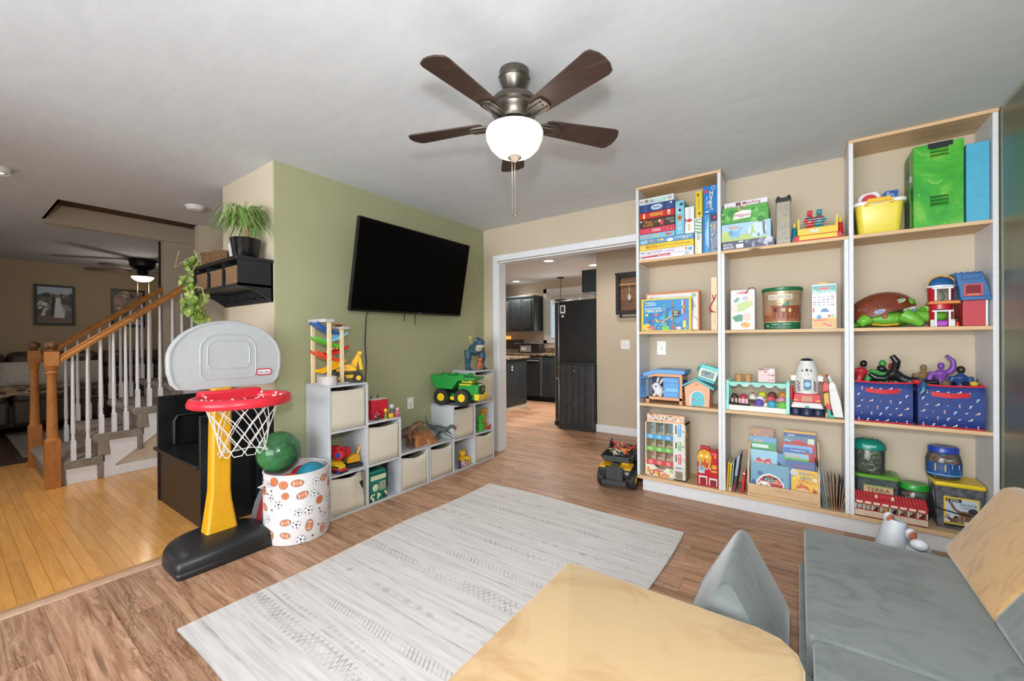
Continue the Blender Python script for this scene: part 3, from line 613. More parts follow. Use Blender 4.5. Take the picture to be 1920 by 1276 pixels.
# ================================================================ COAT SHELF ON THE END WALL
def coat_shelf():
    bk = M('#1B1D20', .42, 0, .12, scale=14); t = thing('coat_shelf', 'black wall shelf with three cubbies and coat hooks on the end wall', 'shelf', (-.41, -2.33, 1.48))
    x0, x1, yb, yf = -.80, -.022, -2.226, -2.435
    part('top_board', B(x0-.01, yf-.015, 1.745, x1+.01, yb, 1.768), bk, t, bev=.004)
    part('cubby_floor', B(x0, yf, 1.578, x1, yb, 1.595), bk, t)
    part('back_board', B(x0, yb-.012, 1.485, x1, yb, 1.745), bk, t)
    ev = [(yf, 1.745), (yf, 1.578)] + [(yf+.03+.165*(i/8), 1.566-.075*(1-cos(i/8*pi/2))) for i in range(9)] + [(yb, 1.485), (yb, 1.745)]
    for x in (x0, x1-.018): part('end_panel', MB().prism(ev, x, x+.018, 'x'), bk, t)
    for k in (1, 2): part('divider', B(x0+k*.259-.008, yf+.004, 1.595, x0+k*.259+.008, yb-.01, 1.745), bk, t)
    for k in range(5):
        x = x0+.10+.15*k; h = part('coat_hook', MB().tube([(x, yb-.012, 1.525), (x, yb-.05, 1.51), (x, yb-.065, 1.535)], .006, 7), M('#2A2A2A', .3, .6), t)
        part('hook_plate', MB().box(x-.012, yb-.016, 1.505, x+.012, yb-.012, 1.545), M('#2A2A2A', .3, .6), h)
    for k in range(3):
        a = x0+.03+.259*k; mb = MB().box(a+.012, yf+.02, 1.596, a+.2, yb-.03, 1.60)
        for q in (((a, yf+.012), (a+.205, yf+.022)), ((a, yb-.035), (a+.205, yb-.025))): mb.box(q[0][0], q[0][1], 1.596, q[1][0], q[1][1], 1.705)
        mb.box(a, yf+.022, 1.596, a+.01, yb-.035, 1.705).box(a+.195, yf+.022, 1.596, a+.205, yb-.035, 1.705)
        o = mb.obj('cubby_basket', wicker('#B98F66', '#5A3C24'), bev=.004); tag(o, 'tan woven basket in the %s cubby of the black wall shelf' % ('left', 'middle', 'right')[k], 'basket', 'baskets in the coat shelf')
        part('rim', MB().tube([(a, yf+.012, 1.706), (a+.205, yf+.012, 1.706), (a+.205, yb-.025, 1.706), (a, yb-.025, 1.706)], .007, 6, close=True), wicker('#B98F66', '#5A3C24'), o)
    # ponytail palm
    c = (-.165, -2.335, 1.768); pt = thing('potted_palm', 'grassy ponytail palm in a black pot on the wall shelf', 'plant', c)
    part('pot', MB().lathe([(.066, 0), (.072, .01), (.088, .13), (.092, .135), (.086, .14), (.078, .12), (.002, .115)], c, 24), M('#0F1011', .18, 0, .3, scale=26, bstr=.5), pt)
    part('soil', MB().lathe([(.08, .118), (.04, .122), (.002, .124)], c, 14), M('#4A3B2C', 1), pt)
    part('trunk', MB().lathe([(.034, .118), (.036, .135), (.026, .16), (.019, .19), (.017, .215)], c, 12), M('#A08468', .9, 0, .25, scale=60, bstr=.4), pt)
    r = random.Random(11)
    fo = [MB(), MB(), MB()]
    for i in range(300):
        a = r.uniform(0, 2*pi); L = r.uniform(.16, .36); up = r.uniform(.05, .19); k = 7; pts = []; rr = []
        for j in range(k):
            s_ = j/(k-1); d = L*(s_**.85)*.66; z = .215+up*sin(min(1, s_*1.35)*pi/2)*1.0-.42*L*max(0, s_-.35)**1.5*2.2
            pts.append((c[0]+cos(a+s_*.25)*d, max(min(c[1]+sin(a+s_*.25)*d, -2.238), -9), c[2]+z)); rr.append(.0052*(1-s_**2*.9))
        fo[i % 3].tube(pts, rr, 4, flat=.35)
    for m_, col in zip(fo, ('#5E8A34', '#7FA650', '#A9B57A')): part('leaf_tuft', m_, M(col, .5, 0, .15), pt, kind='stuff')
    # wicker baskets on top
    for i, (x, s_, lab) in enumerate(((-.735, 1.0, 'small wicker basket with pothos, left end atop the black shelf'), (-.57, 1.0, 'square wicker basket right of the pothos basket atop the shelf'))):
        X = TR(x, -2.335, 1.769, 12 if i else 0); o = MB(X).lathe([(.055, 0), (.062, .02), (.070, .10), (.072, .105), (.064, .105), (.056, .02), (.002, .018)], n=16 if i == 0 else 4).obj('wicker_basket', wicker('#A97C52', '#4E331E')); tag(o, lab, 'basket')
        part('rim', MB(X).tube([(cos(2*pi*k/16)*.07, sin(2*pi*k/16)*.07, .106) for k in range(16)] if i == 0 else [(.07, 0, .106), (0, .07, .106), (-.07, 0, .106), (0, -.07, .106)], .007, 6, close=True), wicker('#A97C52', '#4E331E'), o)
    # pothos
    p0 = thing('trailing_pothos', 'light green pothos vine trailing down left of the black wall shelf', 'plant', (-.80, -2.36, 1.42))
    vines = []
    for i in range(7):
        a = r.uniform(-.05, .05); x0_ = -.735+r.uniform(-.03, .03); pts = [(x0_, -2.335, 1.85+r.uniform(0, .05)), (-.815+a*.5, -2.40+r.uniform(-.03, .03), 1.87+r.uniform(-.03, .03)), (-.86+a, -2.43+r.uniform(-.03, .05), 1.72)]
        for j in range(4): pts.append((-.85+a+r.uniform(-.04, .05)+.045*j, -2.42+r.uniform(-.05, .05), 1.62-.075*j))
        vines.append(pts); part('stem', MB().tube(pts, .0028, 5), M('#8FA052', .6), p0)
    for pts in (((-.80, -2.38, 1.88), (-1.0, -2.42, 1.86), (-1.12, -2.46, 1.80), (-1.05, -2.45, 1.93)), ((-.80, -2.36, 1.80), (-.70, -2.46, 1.88), (-.64, -2.45, 1.80), (-.78, -2.46, 1.72)), ((-.73, -2.45, 1.62), (-.55, -2.46, 1.60), (-.50, -2.46, 1.50), (-.62, -2.45, 1.47))):
        part('stem', MB().tube(pts, .003, 5), M('#C8B98A', .6), p0)
    lm = None; lf = [M('#8DA548', .45, 0, .12), M('#A6B65C', .45, 0, .12), M('#708A3A', .45, 0, .12)]
    leafs = []
    for q in range(3):
        out = [(0, 0), (.02, .012), (.030, .006), (.036, -.012), (.028, -.03), (.014, -.046), (0, -.062), (-.014, -.046), (-.028, -.03), (-.036, -.012), (-.030, .006), (-.02, .012)]
        mb = MB(); vs = [(0, .004, -.02)] + [(x, -.008*abs(x)/.03, z) for x, z in out]; mb.vf(vs, [(0, i+1, (i+1) % len(out)+1) for i in range(len(out))])
        me = bpy.data.meshes.new('leaf'); mb.b.to_mesh(me); mb.b.free(); me.materials.append(lf[q]); leafs.append(me)
    for i in range(160):
        pts = vines[i % 7]; t_ = r.uniform(.12, 1)**.8*(len(pts)-1.001); k = int(t_); p = V(pts[k]).lerp(V(pts[k+1]), t_-k)
        o = bpy.data.objects.new('leaf', leafs[i % 3]); COL.objects.link(o); o.parent = p0
        p = p+V((r.uniform(-.045, .045), r.uniform(-.05, .02), r.uniform(-.03, .03))); p.y = min(p.y, -2.245)
        o.location = p - V((-.80, -2.36, 1.42)); o.rotation_euler = (r.uniform(-.7, .5), r.uniform(-.7, .7), r.uniform(-.2, 1.6)); s_ = r.uniform(.5, .85); o.scale = (s_, s_, s_)
    # card and sticks behind the pot, box above
    tag(B(-.44, -2.30, 1.77, -.425, -2.245, 1.95).obj('wood_stick', M('#CDB58E', .7)), 'pale wooden stick standing behind the palm on wall shelf', 'stick')
    tag(MB(TR(-.33, -2.30, 1.768, 0, 12, 14)).box(-.01, -.06, 0, .002, .05, .14).obj('greeting_card', M('#E8E8EC', .6)), 'white card leaning against the black plant pot', 'card')
coat_shelf()
tag(MB().box(-.50, -2.26, 2.10, -.37, -2.228, 2.17).obj('wood_block', wood('cedar', ['#A8653A', '#C27C4C', '#D3945F'], (8, 8, 8)), bev=.004), 'small reddish wood block on the wall above the palm', 'wall decor')

# ================================================================ BLACK HALL BENCH
def bench():
    bk = M('#17181A', .36, 0, .25, scale=9); t = thing('hall_bench', 'worn black storage bench with high end panels behind the toy hoop', 'bench', (-.6, -2.4, 0))
    part('box_front', B(-1.16, -2.555, 0, -.29, -2.535, .39), bk, t); part('seat', B(-1.185, -2.585, .39, -.30, -2.25, .412), bk, t, bev=.004)
    for nm, x, z in (('left_end', -1.17, .80), ('right_end', -.30, .735)):
        e = part('end_panel', B(x, -2.565, 0, x+.022, -2.245, z), bk, t, bev=.003)
        part('rail', B(x+.022, -2.55, .09, x+.03, -2.26, .112), bk, e); part('stile', B(x+.022, -2.30, .112, x+.03, -2.27, z-.08), bk, e); part('top_rail', B(x+.022, -2.55, z-.08, x+.03, -2.26, z-.05), bk, e)
    part('back_panel', B(-1.15, -2.262, .0, -.30, -2.242, .72), bk, t)
    ar = [(-2.52, .55), (-2.52, .60), (-2.50, .63), (-2.30, .63)]
    part('arm_loop', MB().tube([(-1.12, y, z) for y, z in ((-2.47, .42), (-2.47, .60), (-2.45, .64), (-2.30, .64))], .015, 8), bk, t)
    w = thing('wainscot_panel', 'black panelled board covering the low end wall beside the bench', 'panel', (-.15, -2.235, 0))
    part('board', B(-.84, -2.241, 0, -.026, -2.227, .86), bk, w); part('cap', B(-.84, -2.255, .85, -.022, -2.227, .87), bk, w, bev=.003); part('batten', B(-.07, -2.248, 0, -.026, -2.24, .85), bk, w); part('base_strip', B(-.84, -2.25, 0, -.03, -2.24, .10), bk, w)
    part('top_rail', B(-.84, -2.248, .78, -.07, -2.24, .85), bk, w)
bench()

# ================================================================ TOY BASKETBALL HOOP
def hoop():
    t = thing('basketball_hoop', 'toy basketball hoop with grey backboard, red rim and yellow pole', 'toy hoop', (.12, -2.6, 0))
    blk = M('#232426', .38, 0, .1, scale=220, bstr=.12)
    def outline(s_, dz):
        o = []
        for i in range(33):
            a = pi/2 + pi*i/32; x = .10+cos(a)*.235*(1 if 1 else 1); y = -2.605+sin(a)*.245
            o.append((x, y))
        q = [(.30, -2.85), (.315, -2.83), (.318, -2.60), (.315, -2.38), (.30, -2.36)]
        full = [(.10, -2.36)] + [(.10-.205*sin(pi*i/16), -2.605+.245*cos(pi*i/16)) for i in range(1, 16)] + [(.10, -2.85)] + q
        cx, cy = .12, -2.605
        return [V((cx+(x-cx)*s_, cy+(y-cy)*s_, dz)) for x, y in full]
    b = MB().rings([outline(.97, 0), outline(1.0, .012), outline(1.0, .03), outline(.99, .034), outline(1.0, .038), outline(.985, .075), outline(.93, .095), outline(.72, .112), outline(.4, .125)])
    part('base', b, blk, t, smooth=50)
    yl = M('#E3A512', .38, 0, .03, bstr=.02)
    def sec(z, y0, y1, xf, d): return [V(p) for p in ((xf, y0+.012, z), (xf, y1-.012, z), (xf-.01, y1, z), (xf-d, y1, z), (xf-d, y0, z), (xf-.01, y0, z))]
    part('pole', MB().rings([sec(.11, -2.672, -2.508, .155, .10), sec(.13, -2.668, -2.512, .15, .09), sec(.30, -2.648, -2.538, .145, .075), sec(.36, -2.642, -2.542, .145, .07), sec(.95, -2.632, -2.532, .145, .06)]), yl, t, bev=.004)
    gr = M('#B6B9BB', .4, 0, .02, bstr=.02); zc, yc = 1.10, -2.53
    pts = []
    def bb(s_, x):
        o = []
        o += [(-.20, -.155), (-.25, -.147), (-.278, -.115), (-.293, -.05), (-.295, .02)]
        o += [(-.295*cos(a), .02+.225*sin(a)) for a in [pi*i/20 for i in range(1, 20)]]
        o += [(.295, .02), (.293, -.05), (.278, -.115), (.25, -.147), (.20, -.155)]
        return [V((x, yc+p[0]*s_, zc+p[1]*s_)) for p in o]
    bo = part('backboard', MB().rings([bb(.97, .05), bb(1.0, .06), bb(1.0, .092), bb(.985, .10), bb(.955, .10), bb(.95, .094), bb(.5, .094)]), gr, t)
    def loop(y0, y1, z0, z1, rr): 
        o = [(y0, z0+.03), (y0+.02, z0), (y1-.02, z0), (y1, z0+.03)] ; o += [(y1, z1-rr)] + [(y1-rr+rr*cos(pi/2*i/6), z1-rr+rr*sin(pi/2*i/6)) for i in range(1, 7)] + [(y0+rr-rr*sin(pi/2*i/6), z1-rr+rr*cos(pi/2*i/6)) for i in range(0, 7)]
        return o
    part('inner_mould_line', MB().tube([(.095, y, z) for y, z in loop(-2.64, -2.42, 1.06, 1.225, .05)], .0035, 5, close=True), gr, bo)
    part('outer_mould_line', MB().tube([(.095, y, z) for y, z in loop(-2.675, -2.385, 1.0, 1.262, .09)], .0035, 5, close=True), gr, bo)
    p = side(.1005, -2.385, 1.005, .09, .042); rr = [(.0, .2), (.1, 0), (.9, 0), (1, .2), (1, .8), (.9, 1), (.1, 1), (0, .8)]
    p.poly(rr, '#C8313B').poly([(.5+(u-.5)*.86, .5+(v-.5)*.66) for u, v in rr], '#F1F1F3').text('little tikes', .13, .3, .87, .70, '#22335F'); p.done(bo, 'logo_badge')
    red = M('#DE2B3C', .32, 0, .03, bstr=0); rc = (.325, -2.552, .892)
    D = []
    for i in range(28):
        a = 2*pi*i/28; x, y = cos(a), sin(a)
        px = rc[0]+.225*x; py = rc[1]+.245*y
        if x < -.75: px = rc[0]-.225*.75
        D.append((px, py, rc[2]))
    ri = MB(); n = len(D)
    def rsec(k, sc, z): return V((rc[0]+(D[k][0]-rc[0])*sc, rc[1]+(D[k][1]-rc[1])*sc, rc[2]+z))
    prof = [(.97, -.026), (1.02, -.02), (1.03, .0), (.99, .022), (.94, .027), (.86, .022), (.82, .0), (.84, -.016), (.90, -.026)]
    ri.rings([[rsec(k, s_, z) for s_, z in prof] for k in range(n)], False, True)
    rim = part('rim', ri, red, t, smooth=60)
    part('rim_bracket', B(.095, -2.70, .875, .19, -2.39, .94), red, rim, bev=.012)
    ne = MB(); N = 11; lv = [(.80, .90, .0), (.72, .84, .5), (.62, .78, 0), (.55, .72, .5), (.50, .665, 0), (.47, .62, .5)]
    def np_(i, k):
        s_, z, o = lv[k]; a = 2*pi*(i+o)/N; return V((rc[0]+.01+.205*s_*.98*cos(a), rc[1]+.235*s_*sin(a), z+.004*sin(i*2.1)))
    for k in range(len(lv)-1):
        for i in range(N):
            j = i+1 if lv[k][2] > lv[k+1][2] else i-1
            ne.tube([np_(i, k), np_(i, k+1)], .0026, 4); ne.tube([np_(i, k), np_(j, k+1)], .0026, 4)
    for i in range(N): ne.tube([np_(i, 5), np_(i, 5)+V((.008, .01, -.022)), np_(i+1, 5)+V((0, -.01, -.02)), np_(i+1, 5)], .0026, 4)
    part('net', ne, M('#E4E0DA', .8), t, kind='stuff')
    for i in range(N): part('net_clip', MB().ell(np_(i, 0)+V((0, 0, .012)), .007, 7, 5), M('#E8D8D6', .5), rim)
hoop()

# ================================================================ LAUNDRY BASKET OF BALLS
def basket():
    c = (.262, -2.218, 0); R, H = .188, .415; t = thing('laundry_basket', 'white fabric toy basket printed with sports balls beside cube shelves', 'basket', c)
    wall = [(R*.97, .002), (R*.99, .02), (R, .1), (R*1.005, .25), (R*.99, H-.02), (R*.995, H), (R*.97, H), (R*.965, .05), (.002, .02)]
    fab = M('#DCD8D8', .85, 0, .03, scale=20, bstr=.15); part('body', MB().lathe(wall, c, 40), fab, t)
    part('rim', MB().tube([(c[0]+cos(2*pi*k/32)*R*.985, c[1]+sin(2*pi*k/32)*R*.985, H) for k in range(32)], .006, 6, close=True), fab, t)
    part('handle', MB().tube([(c[0]-.02, c[1]-R, .33), (c[0]-.0, c[1]-R-.035, .35), (c[0]+.05, c[1]-R-.03, .375), (c[0]+.07, c[1]-R*.94, .355)], .011, 6, flat=.3), fab, t)
    p = Print((0, 0, 0), (1, 0, 0), (0, 0, 1), 1, 1, fn=lambda u, v, d: V((c[0]+cos(u)*(R*1.004+d+.0004), c[1]+sin(u)*(R*1.004+d+.0004), v)))
    r = random.Random(5); done = []; kinds = ['foot', 'soc', 'bask', 'soc', 'foot', 'base', 'dot', 'bask', 'soc', 'dot', 'base']
    k = 0
    for tr in range(6000):
        a, z = r.uniform(-2.5, 1.0), r.uniform(.03, .385); kd = kinds[k % len(kinds)]; s_ = {'foot': .032, 'soc': .024, 'bask': .026, 'base': .014, 'dot': .006}[kd]*r.uniform(.85, 1.1)
        if any(((a-b)*R)**2+(z-y)**2 < (s_+q+.006)**2 for b, y, q in done): continue
        done.append((a, z, s_)); k += 1; p.d = .0004; e = lambda x, y, rx, ry, col, rot=0, n=14: p.poly([(a+(x*cos(0)+(cos(2*pi*i/n)*rx*cos(rot)-sin(2*pi*i/n)*ry*sin(rot)))/R, z+y+cos(2*pi*i/n)*rx*sin(rot)+sin(2*pi*i/n)*ry*cos(rot)) for i in range(n)], col, True)
        if kd == 'foot':
            q = r.uniform(-.3, .3) if k % 3 else 1.4
            e(0, 0, s_*1.04, s_*.66, '#6A4638', q); e(0, 0, s_*.96, s_*.58, '#C9805A', q)
            for dx in (-.55, .55): e(dx*s_*cos(q), dx*s_*sin(q), s_*.07, s_*.42, '#F0E6DE', q)
            e(0, 0, s_*.3, s_*.04, '#F0E6DE', q)
        elif kd == 'soc':
            e(0, 0, s_*1.03, s_*1.03, '#4A4A4C'); e(0, 0, s_*.97, s_*.97, '#F1EFEF'); e(s_*.05, 0, s_*.3, s_*.3, '#242426', 0, 6)
            for j in range(5):
                b = 1.1+2*pi*j/5; e(cos(b)*s_*.74, sin(b)*s_*.74, s_*.2, s_*.17, '#2C2C2E', b, 6)
        elif kd == 'bask':
            e(0, 0, s_, s_, '#7A4A32'); e(0, 0, s_*.94, s_*.94, '#D0794A')
            for j in (.3, 1.9): e(0, 0, s_*.92, s_*.04, '#7A4A32', j, 8)
            e(s_*.45*cos(1.1), s_*.45*sin(1.1), s_*.7, s_*.035, '#7A4A32', .6, 8)
        elif kd == 'base':
            e(0, 0, s_, s_, '#A79E9E'); e(0, 0, s_*.9, s_*.9, '#EDE9E9'); e(s_*.4, 0, s_*.07, s_*.6, '#B5706E'); e(-s_*.4, 0, s_*.07, s_*.6, '#B5706E')
        else: e(0, 0, s_, s_, '#5A2E38')
    p.done(t, 'ball_print', .8)
    gb = MB().ell((.165, -2.285, .515), .128, 28, 18).obj('playground_ball', M('#3F7A4A', .18, .1, .3, scale=9, bstr=0)); tag(gb, 'shiny green ball heaped on top of the printed basket', 'ball')
    part('valve', MB().ell((.21, -2.395, .565), .005, 6, 5), M('#24512F', .4), gb)
    for nm, cc, rr, col, lb in (('ball', (.325, -2.155, .345), .098, '#1F7C93', 'teal blue ball inside the printed basket, right side'), ('ball', (.305, -2.285, .325), .075, '#E25A2C', 'orange ball inside the printed basket, in front'), ('ball', (.20, -2.15, .32), .08, '#C23330', 'red ball inside the basket under the green ball')):
        o = MB().ell(cc, rr, 24, 14).obj(nm, M(col, .4, 0, .05)); tag(o, lb, 'ball'); part('seam', MB().tube([(cc[0]+cos(2*pi*k/24)*rr, cc[1]+sin(2*pi*k/24)*rr*.8, cc[2]+sin(2*pi*k/24)*rr*.6) for k in range(24)], .0015, 4, close=True), M('#3A3A3A', .6), o)
    rb = thing('rainbow_stacker', 'blue and red rainbow arch toy standing behind the printed basket', 'toy', (.03, -2.2, 0))
    for i, col in enumerate(('#8E8D90', '#C2363E', '#D6525A', '#2F6FA8', '#3C86C2', '#4E9AD6', '#3C86C2')):
        a, b = .20-.018*i, .345-.026*i; part('arc', MB().rings([[V((.03+dx, -2.195+(a+da)*-cos(pi*k/16), max(0, (b+da)*sin(pi*k/16)))) for dx, da in ((-.018, 0), (.018, 0), (.018, -.016), (-.018, -.016))] for k in range(17)]), M(col, .6), rb)
basket()

# ================================================================ RUG AND SEATING
def rug_mat():
    def fn(g, b):
        co = g.nt.nodes.new('ShaderNodeTexCoord').outputs['Object']; sp = g('SeparateXYZ', Vector=co); x, y = sp.outputs[0], sp.outputs[1]
        yw = g.math('ADD', y, g.math('MULTIPLY', g.math('SUBTRACT', g.noise(co, 2.5, 2), .5), .03))
        st = g.noise(g.coord((1.2, 26, 1)), 2.0, 5, .65)
        base = g.ramp(st, [(.3, '#BFB9B6'), (.5, '#D2CDCA'), (.7, '#DEDAD8')])
        mask = None
        def add(m):
            nonlocal mask
            mask = m if mask is None else g.math('MAXIMUM', mask, m)
        def band(y0, h): return g.math('LESS_THAN', g.math('ABSOLUTE', g.math('SUBTRACT', yw, y0)), h/2)
        def fr(v, f): return g.math('FRACT', g.math('MULTIPLY', v, f))
        def tri(v, f): return g.math('ABSOLUTE', g.math('SUBTRACT', fr(v, f), .5))
        for y0 in (-.98, -.86, -.71, -.45, -.31, -.02, .13, .36, .55, .78, .95):      # thin dotted lines
            add(g.math('MULTIPLY', band(y0, .012), g.math('LESS_THAN', fr(x, 62), .55)))
        for y0, h, f in ((-.79, .045, 30), (-.755, .045, 30), (-.16, .04, 32), (-.12, .04, 32), (.28, .045, 26), (.70, .04, 30)):   # zigzag rows
            d = g.math('ABSOLUTE', g.math('SUBTRACT', g.math('DIVIDE', g.math('SUBTRACT', yw, y0), h), g.math('SUBTRACT', g.math('MULTIPLY', tri(x, f), 1.6), .4)))
            add(g.math('MULTIPLY', g.math('LESS_THAN', d, .17), band(y0, h)))
        for y0, h, f in ((-.58, .05, 45), (.06, .045, 40), (.88, .05, 50)):       # hatched rows
            add(g.math('MULTIPLY', band(y0, h), g.math('LESS_THAN', fr(g.math('ADD', x, g.math('MULTIPLY', yw, .6)), f), .3)))
        for y0, h, f in ((-.38, .045, 13), (.46, .045, 12), (-.68, .03, 26)):           # tufts
            e = g.math('ADD', g.math('MULTIPLY', tri(x, f), 2.2), g.math('ABSOLUTE', g.math('DIVIDE', g.math('SUBTRACT', yw, y0), h*.5)))
            add(g.math('MULTIPLY', g.math('LESS_THAN', e, .8), g.math('LESS_THAN', fr(yw, 110), .6)))
        w = g.ramp(g.noise(co, 9, 5), [(.38, (.04, .04, .04, 1)), (.66, (.6, .6, .6, 1))])
        g.set(b.inputs['Base Color'], g.mix(g.math('MULTIPLY', mask, w), base, lin('#6E6260')))
        b.inputs['Roughness'].default_value = .95; bump(g, b, st, .15, .003)
    return mat('rug', fn)
mb = MB(); nx, ny = 24, 34
for zz in (0, 1):
    vs = []
    for j in range(ny+1):
        for i in range(nx+1):
            u, v_ = i/nx, j/ny; ed = min(u, 1-u, v_, 1-v_); x = .737+u*1.55+.012*sin(v_*9)*(1-min(1, ed*9)); y = -2.965+v_*2.11+.008*sin(u*7)*(1-min(1, ed*9))
            vs.append((x, y, .004 if zz == 0 else .0095+.006*max(0, sin(v_*13+u*3))*(1-min(1, ed*8))))
    mb.vf(vs, [(j*(nx+1)+i, j*(nx+1)+i+1, (j+1)*(nx+1)+i+1, (j+1)*(nx+1)+i) for j in range(ny) for i in range(nx)])
o = mb.obj('area_rug', rug_mat(), origin=(1.51, -1.91, 0)); tag(o, 'large pale grey rug with faded tribal bands in the playroom', 'rug')

tan1 = suede('#C9A97C', '#B99465', 2.2); tan2 = suede('#CDA26B', '#B88E5C', 5); gry = suede('#757B79', '#646B69', 4.5)
def rbox(x0, y0, x1, y1, z0, z1, rc, e=.018, n=6):
    """cushion slab: plan corners rounded by rc (four values), edges rounded by e"""
    def plan(ins):
        o = []
        for (cx, cy, sx, sy, r_, a0) in ((x0, y0, 1, 1, rc[0], pi), (x1, y0, -1, 1, rc[1], 1.5*pi), (x1, y1, -1, -1, rc[2], 0), (x0, y1, 1, -1, rc[3], .5*pi)):
            for k in range(n+1):
                a = a0+pi/2*k/n; q = max(r_, e+.001)
                o.append((cx+sx*q+cos(a)*(q-ins), cy+sy*q+sin(a)*(q-ins)))
        return o
    lv = [(e*(1-sin(t)), e*(1-cos(t))) for t in [pi/2*k/4 for k in range(5)]]
    rs = [[V(p+(z0+dz,)) for p in plan(i)] for i, dz in [(e*(1-sin(pi/2*k/4)), e*(1-cos(pi/2*k/4))) for k in range(5)]]
    rs += [[V(p+(z1-dz,)) for p in plan(i)] for i, dz in [(e*(1-sin(pi/2*k/4)), e*(1-cos(pi/2*k/4))) for k in range(4, -1, -1)]]
    return MB().rings(rs)
t = thing('play_couch_ottoman', 'tan suede play couch block in the foreground on the rug', 'ottoman', (2.49, -2.7, 0))
part('top_cushion', rbox(2.085, -3.55, 2.893, -2.012, .142, .29, (.05, .05, .13, .03)), tan1, t); part('bottom_cushion', rbox(2.10, -3.54, 2.875, -2.03, .010, .14, (.05, .05, .12, .04)), gry, t)
part('piping', MB().tube([(2.10, -2.012, .279), (2.77, -2.012, .279), (2.83, -2.028, .279), (2.875, -2.075, .279), (2.892, -2.14, .279), (2.893, -3.4, .279)], .0035, 6), M('#D9B98C', .8), t)
t = thing('play_couch', 'grey suede play couch seat in front of the right bookcase', 'couch', (3.2, -2.2, 0))
part('base_cushion', rbox(2.905 - .025, -3.45, 3.72, -1.10, 0, .138, (.04, .04, .04, .04)), gry, t); part('seat_cushion', rbox(2.9, -1.955, 3.43, -1.05, .14, .28, (.02, .02, .03, .03)), gry, t)
part('folded_half', rbox(2.915, -3.40, 3.43, -1.962, .14, .282, (.03, .03, .02, .02)), gry, t)
bt = thing('back_cushion', 'tan and grey foam backrest leaning on the right wall', 'cushion', (3.55, -1.5, .28))
d = V((.182, 0, .33)).normalized(); nn = V((d.z, 0, -d.x)); H = .392
def rrect(w, h, rs, n=5):
    o = []
    for (cx, cy, a0), q in zip(((0, 0, pi), (w, 0, 1.5*pi), (w, h, 0), (0, h, .5*pi)), rs):
        sx, sy = (1 if cx == 0 else -1), (1 if cy == 0 else -1)
        o += [(cx+sx*q+cos(a0+pi/2*k/n)*q, cy+sy*q+sin(a0+pi/2*k/n)*q) for k in range(n+1)]
    return o
def leaning(y0, y1, mt, name):
    sec = rrect(H, .125, (.025, .055, .05, .025))
    def ring(y, f): return [V((3.392, y, .288)) + d*(H/2+(a-H/2)*f) + nn*(.0625+(b-.0625)*f) for a, b in sec]
    return part(name, MB().rings([ring(y0, .90), ring(y0+.008, .965), ring(y0+.025, 1), ring(y1-.025, 1), ring(y1-.008, .965), ring(y1, .90)]), mt, bt)
leaning(-1.553, -1.0, tan2, 'tan_end'); leaning(-2.75, -1.548, gry, 'grey_length')
# triangular wedge
t = thing('triangle_wedge', 'grey suede triangular foam wedge between ottoman and couch seat', 'cushion', (2.676, -1.7, 0))
def wsec(y, s_):
    P_ = [(2.455, -.004), (2.897, -.004), (2.676, .40)]; cx, cz = 2.676, .13; out = []
    for i in range(3):
        a, b, c_ = [V((P_[(i+k) % 3][0], P_[(i+k) % 3][1])) for k in (2, 0, 1)]
        f = .30
        p1, p2 = b.lerp(a, f*(.5 if i == 2 else 1)), b.lerp(c_, f*(.5 if i == 2 else 1))
        for k in range(6):
            u = k/5; q = p1*(1-u)**2+b*2*u*(1-u)+p2*u*u; out.append(V((cx+(q.x-cx)*s_, y, max(.001, cz+(q.y-cz)*s_))))
    return out
part('foam_body', MB().rings([wsec(-1.455, .90), wsec(-1.462, .965), wsec(-1.48, 1.0), wsec(-1.94, 1.0), wsec(-1.958, .965), wsec(-1.965, .9)]), gry, t)
part('ridge_seam', MB().tube([(2.676, -1.458, .325), (2.676, -1.475, .343), (2.676, -1.50, .347), (2.676, -1.93, .347), (2.676, -1.955, .33)], .005, 6, flat=.6), M('#4F5553', .8), t)
# ride-on toy behind the seat
t = thing('ride_on_toy', 'pale grey ride-on animal toy peeking over the couch seat', 'toy', (3.28, -.72, 0))
lg = M('#C3C7CC', .45, 0, .02, bstr=0); terra = M('#B5694B', .5, 0, .04, bstr=0)
part('neck', MB().lathe([(.075, .0), (.066, .10), (.058, .20), (.046, .288), (.043, .296), (.036, .292), (.002, .288)], X=TR(0, 0, 0, 0, -8, 10), c=(3.235, -.76, .0)), lg, t)
for i, (x, y, z) in enumerate(((3.255, -.735, .30), (3.325, -.81, .262))):
    e = part('ear', MB(TR(x, y, z, 20, 30, -28)).ell((0, 0, 0), (.026, .016, .04), 14, 9), lg, t); part('inner_ear', MB(TR(x, y, z, 20, 30, -28)).ell((.0, -.012, .002), (.018, .008, .033), 12, 8), terra, e)
part('nose_ball', MB().ell((3.352, -.83, .225), (.034, .03, .026), 16, 10), M('#E2E4E8', .4, 0, .02, bstr=0), t); part('body', MB().lathe([(.06, .0), (.06, .16), (.05, .185), (.002, .19)], (3.36, -.74, 0), 18), lg, t)
part('mint_panel', MB().prism([(3.38, 0), (3.50, 0), (3.50, .10), (3.38, .19)], -.80, -.70, 'y'), M('#A9C7BE', .5), t)

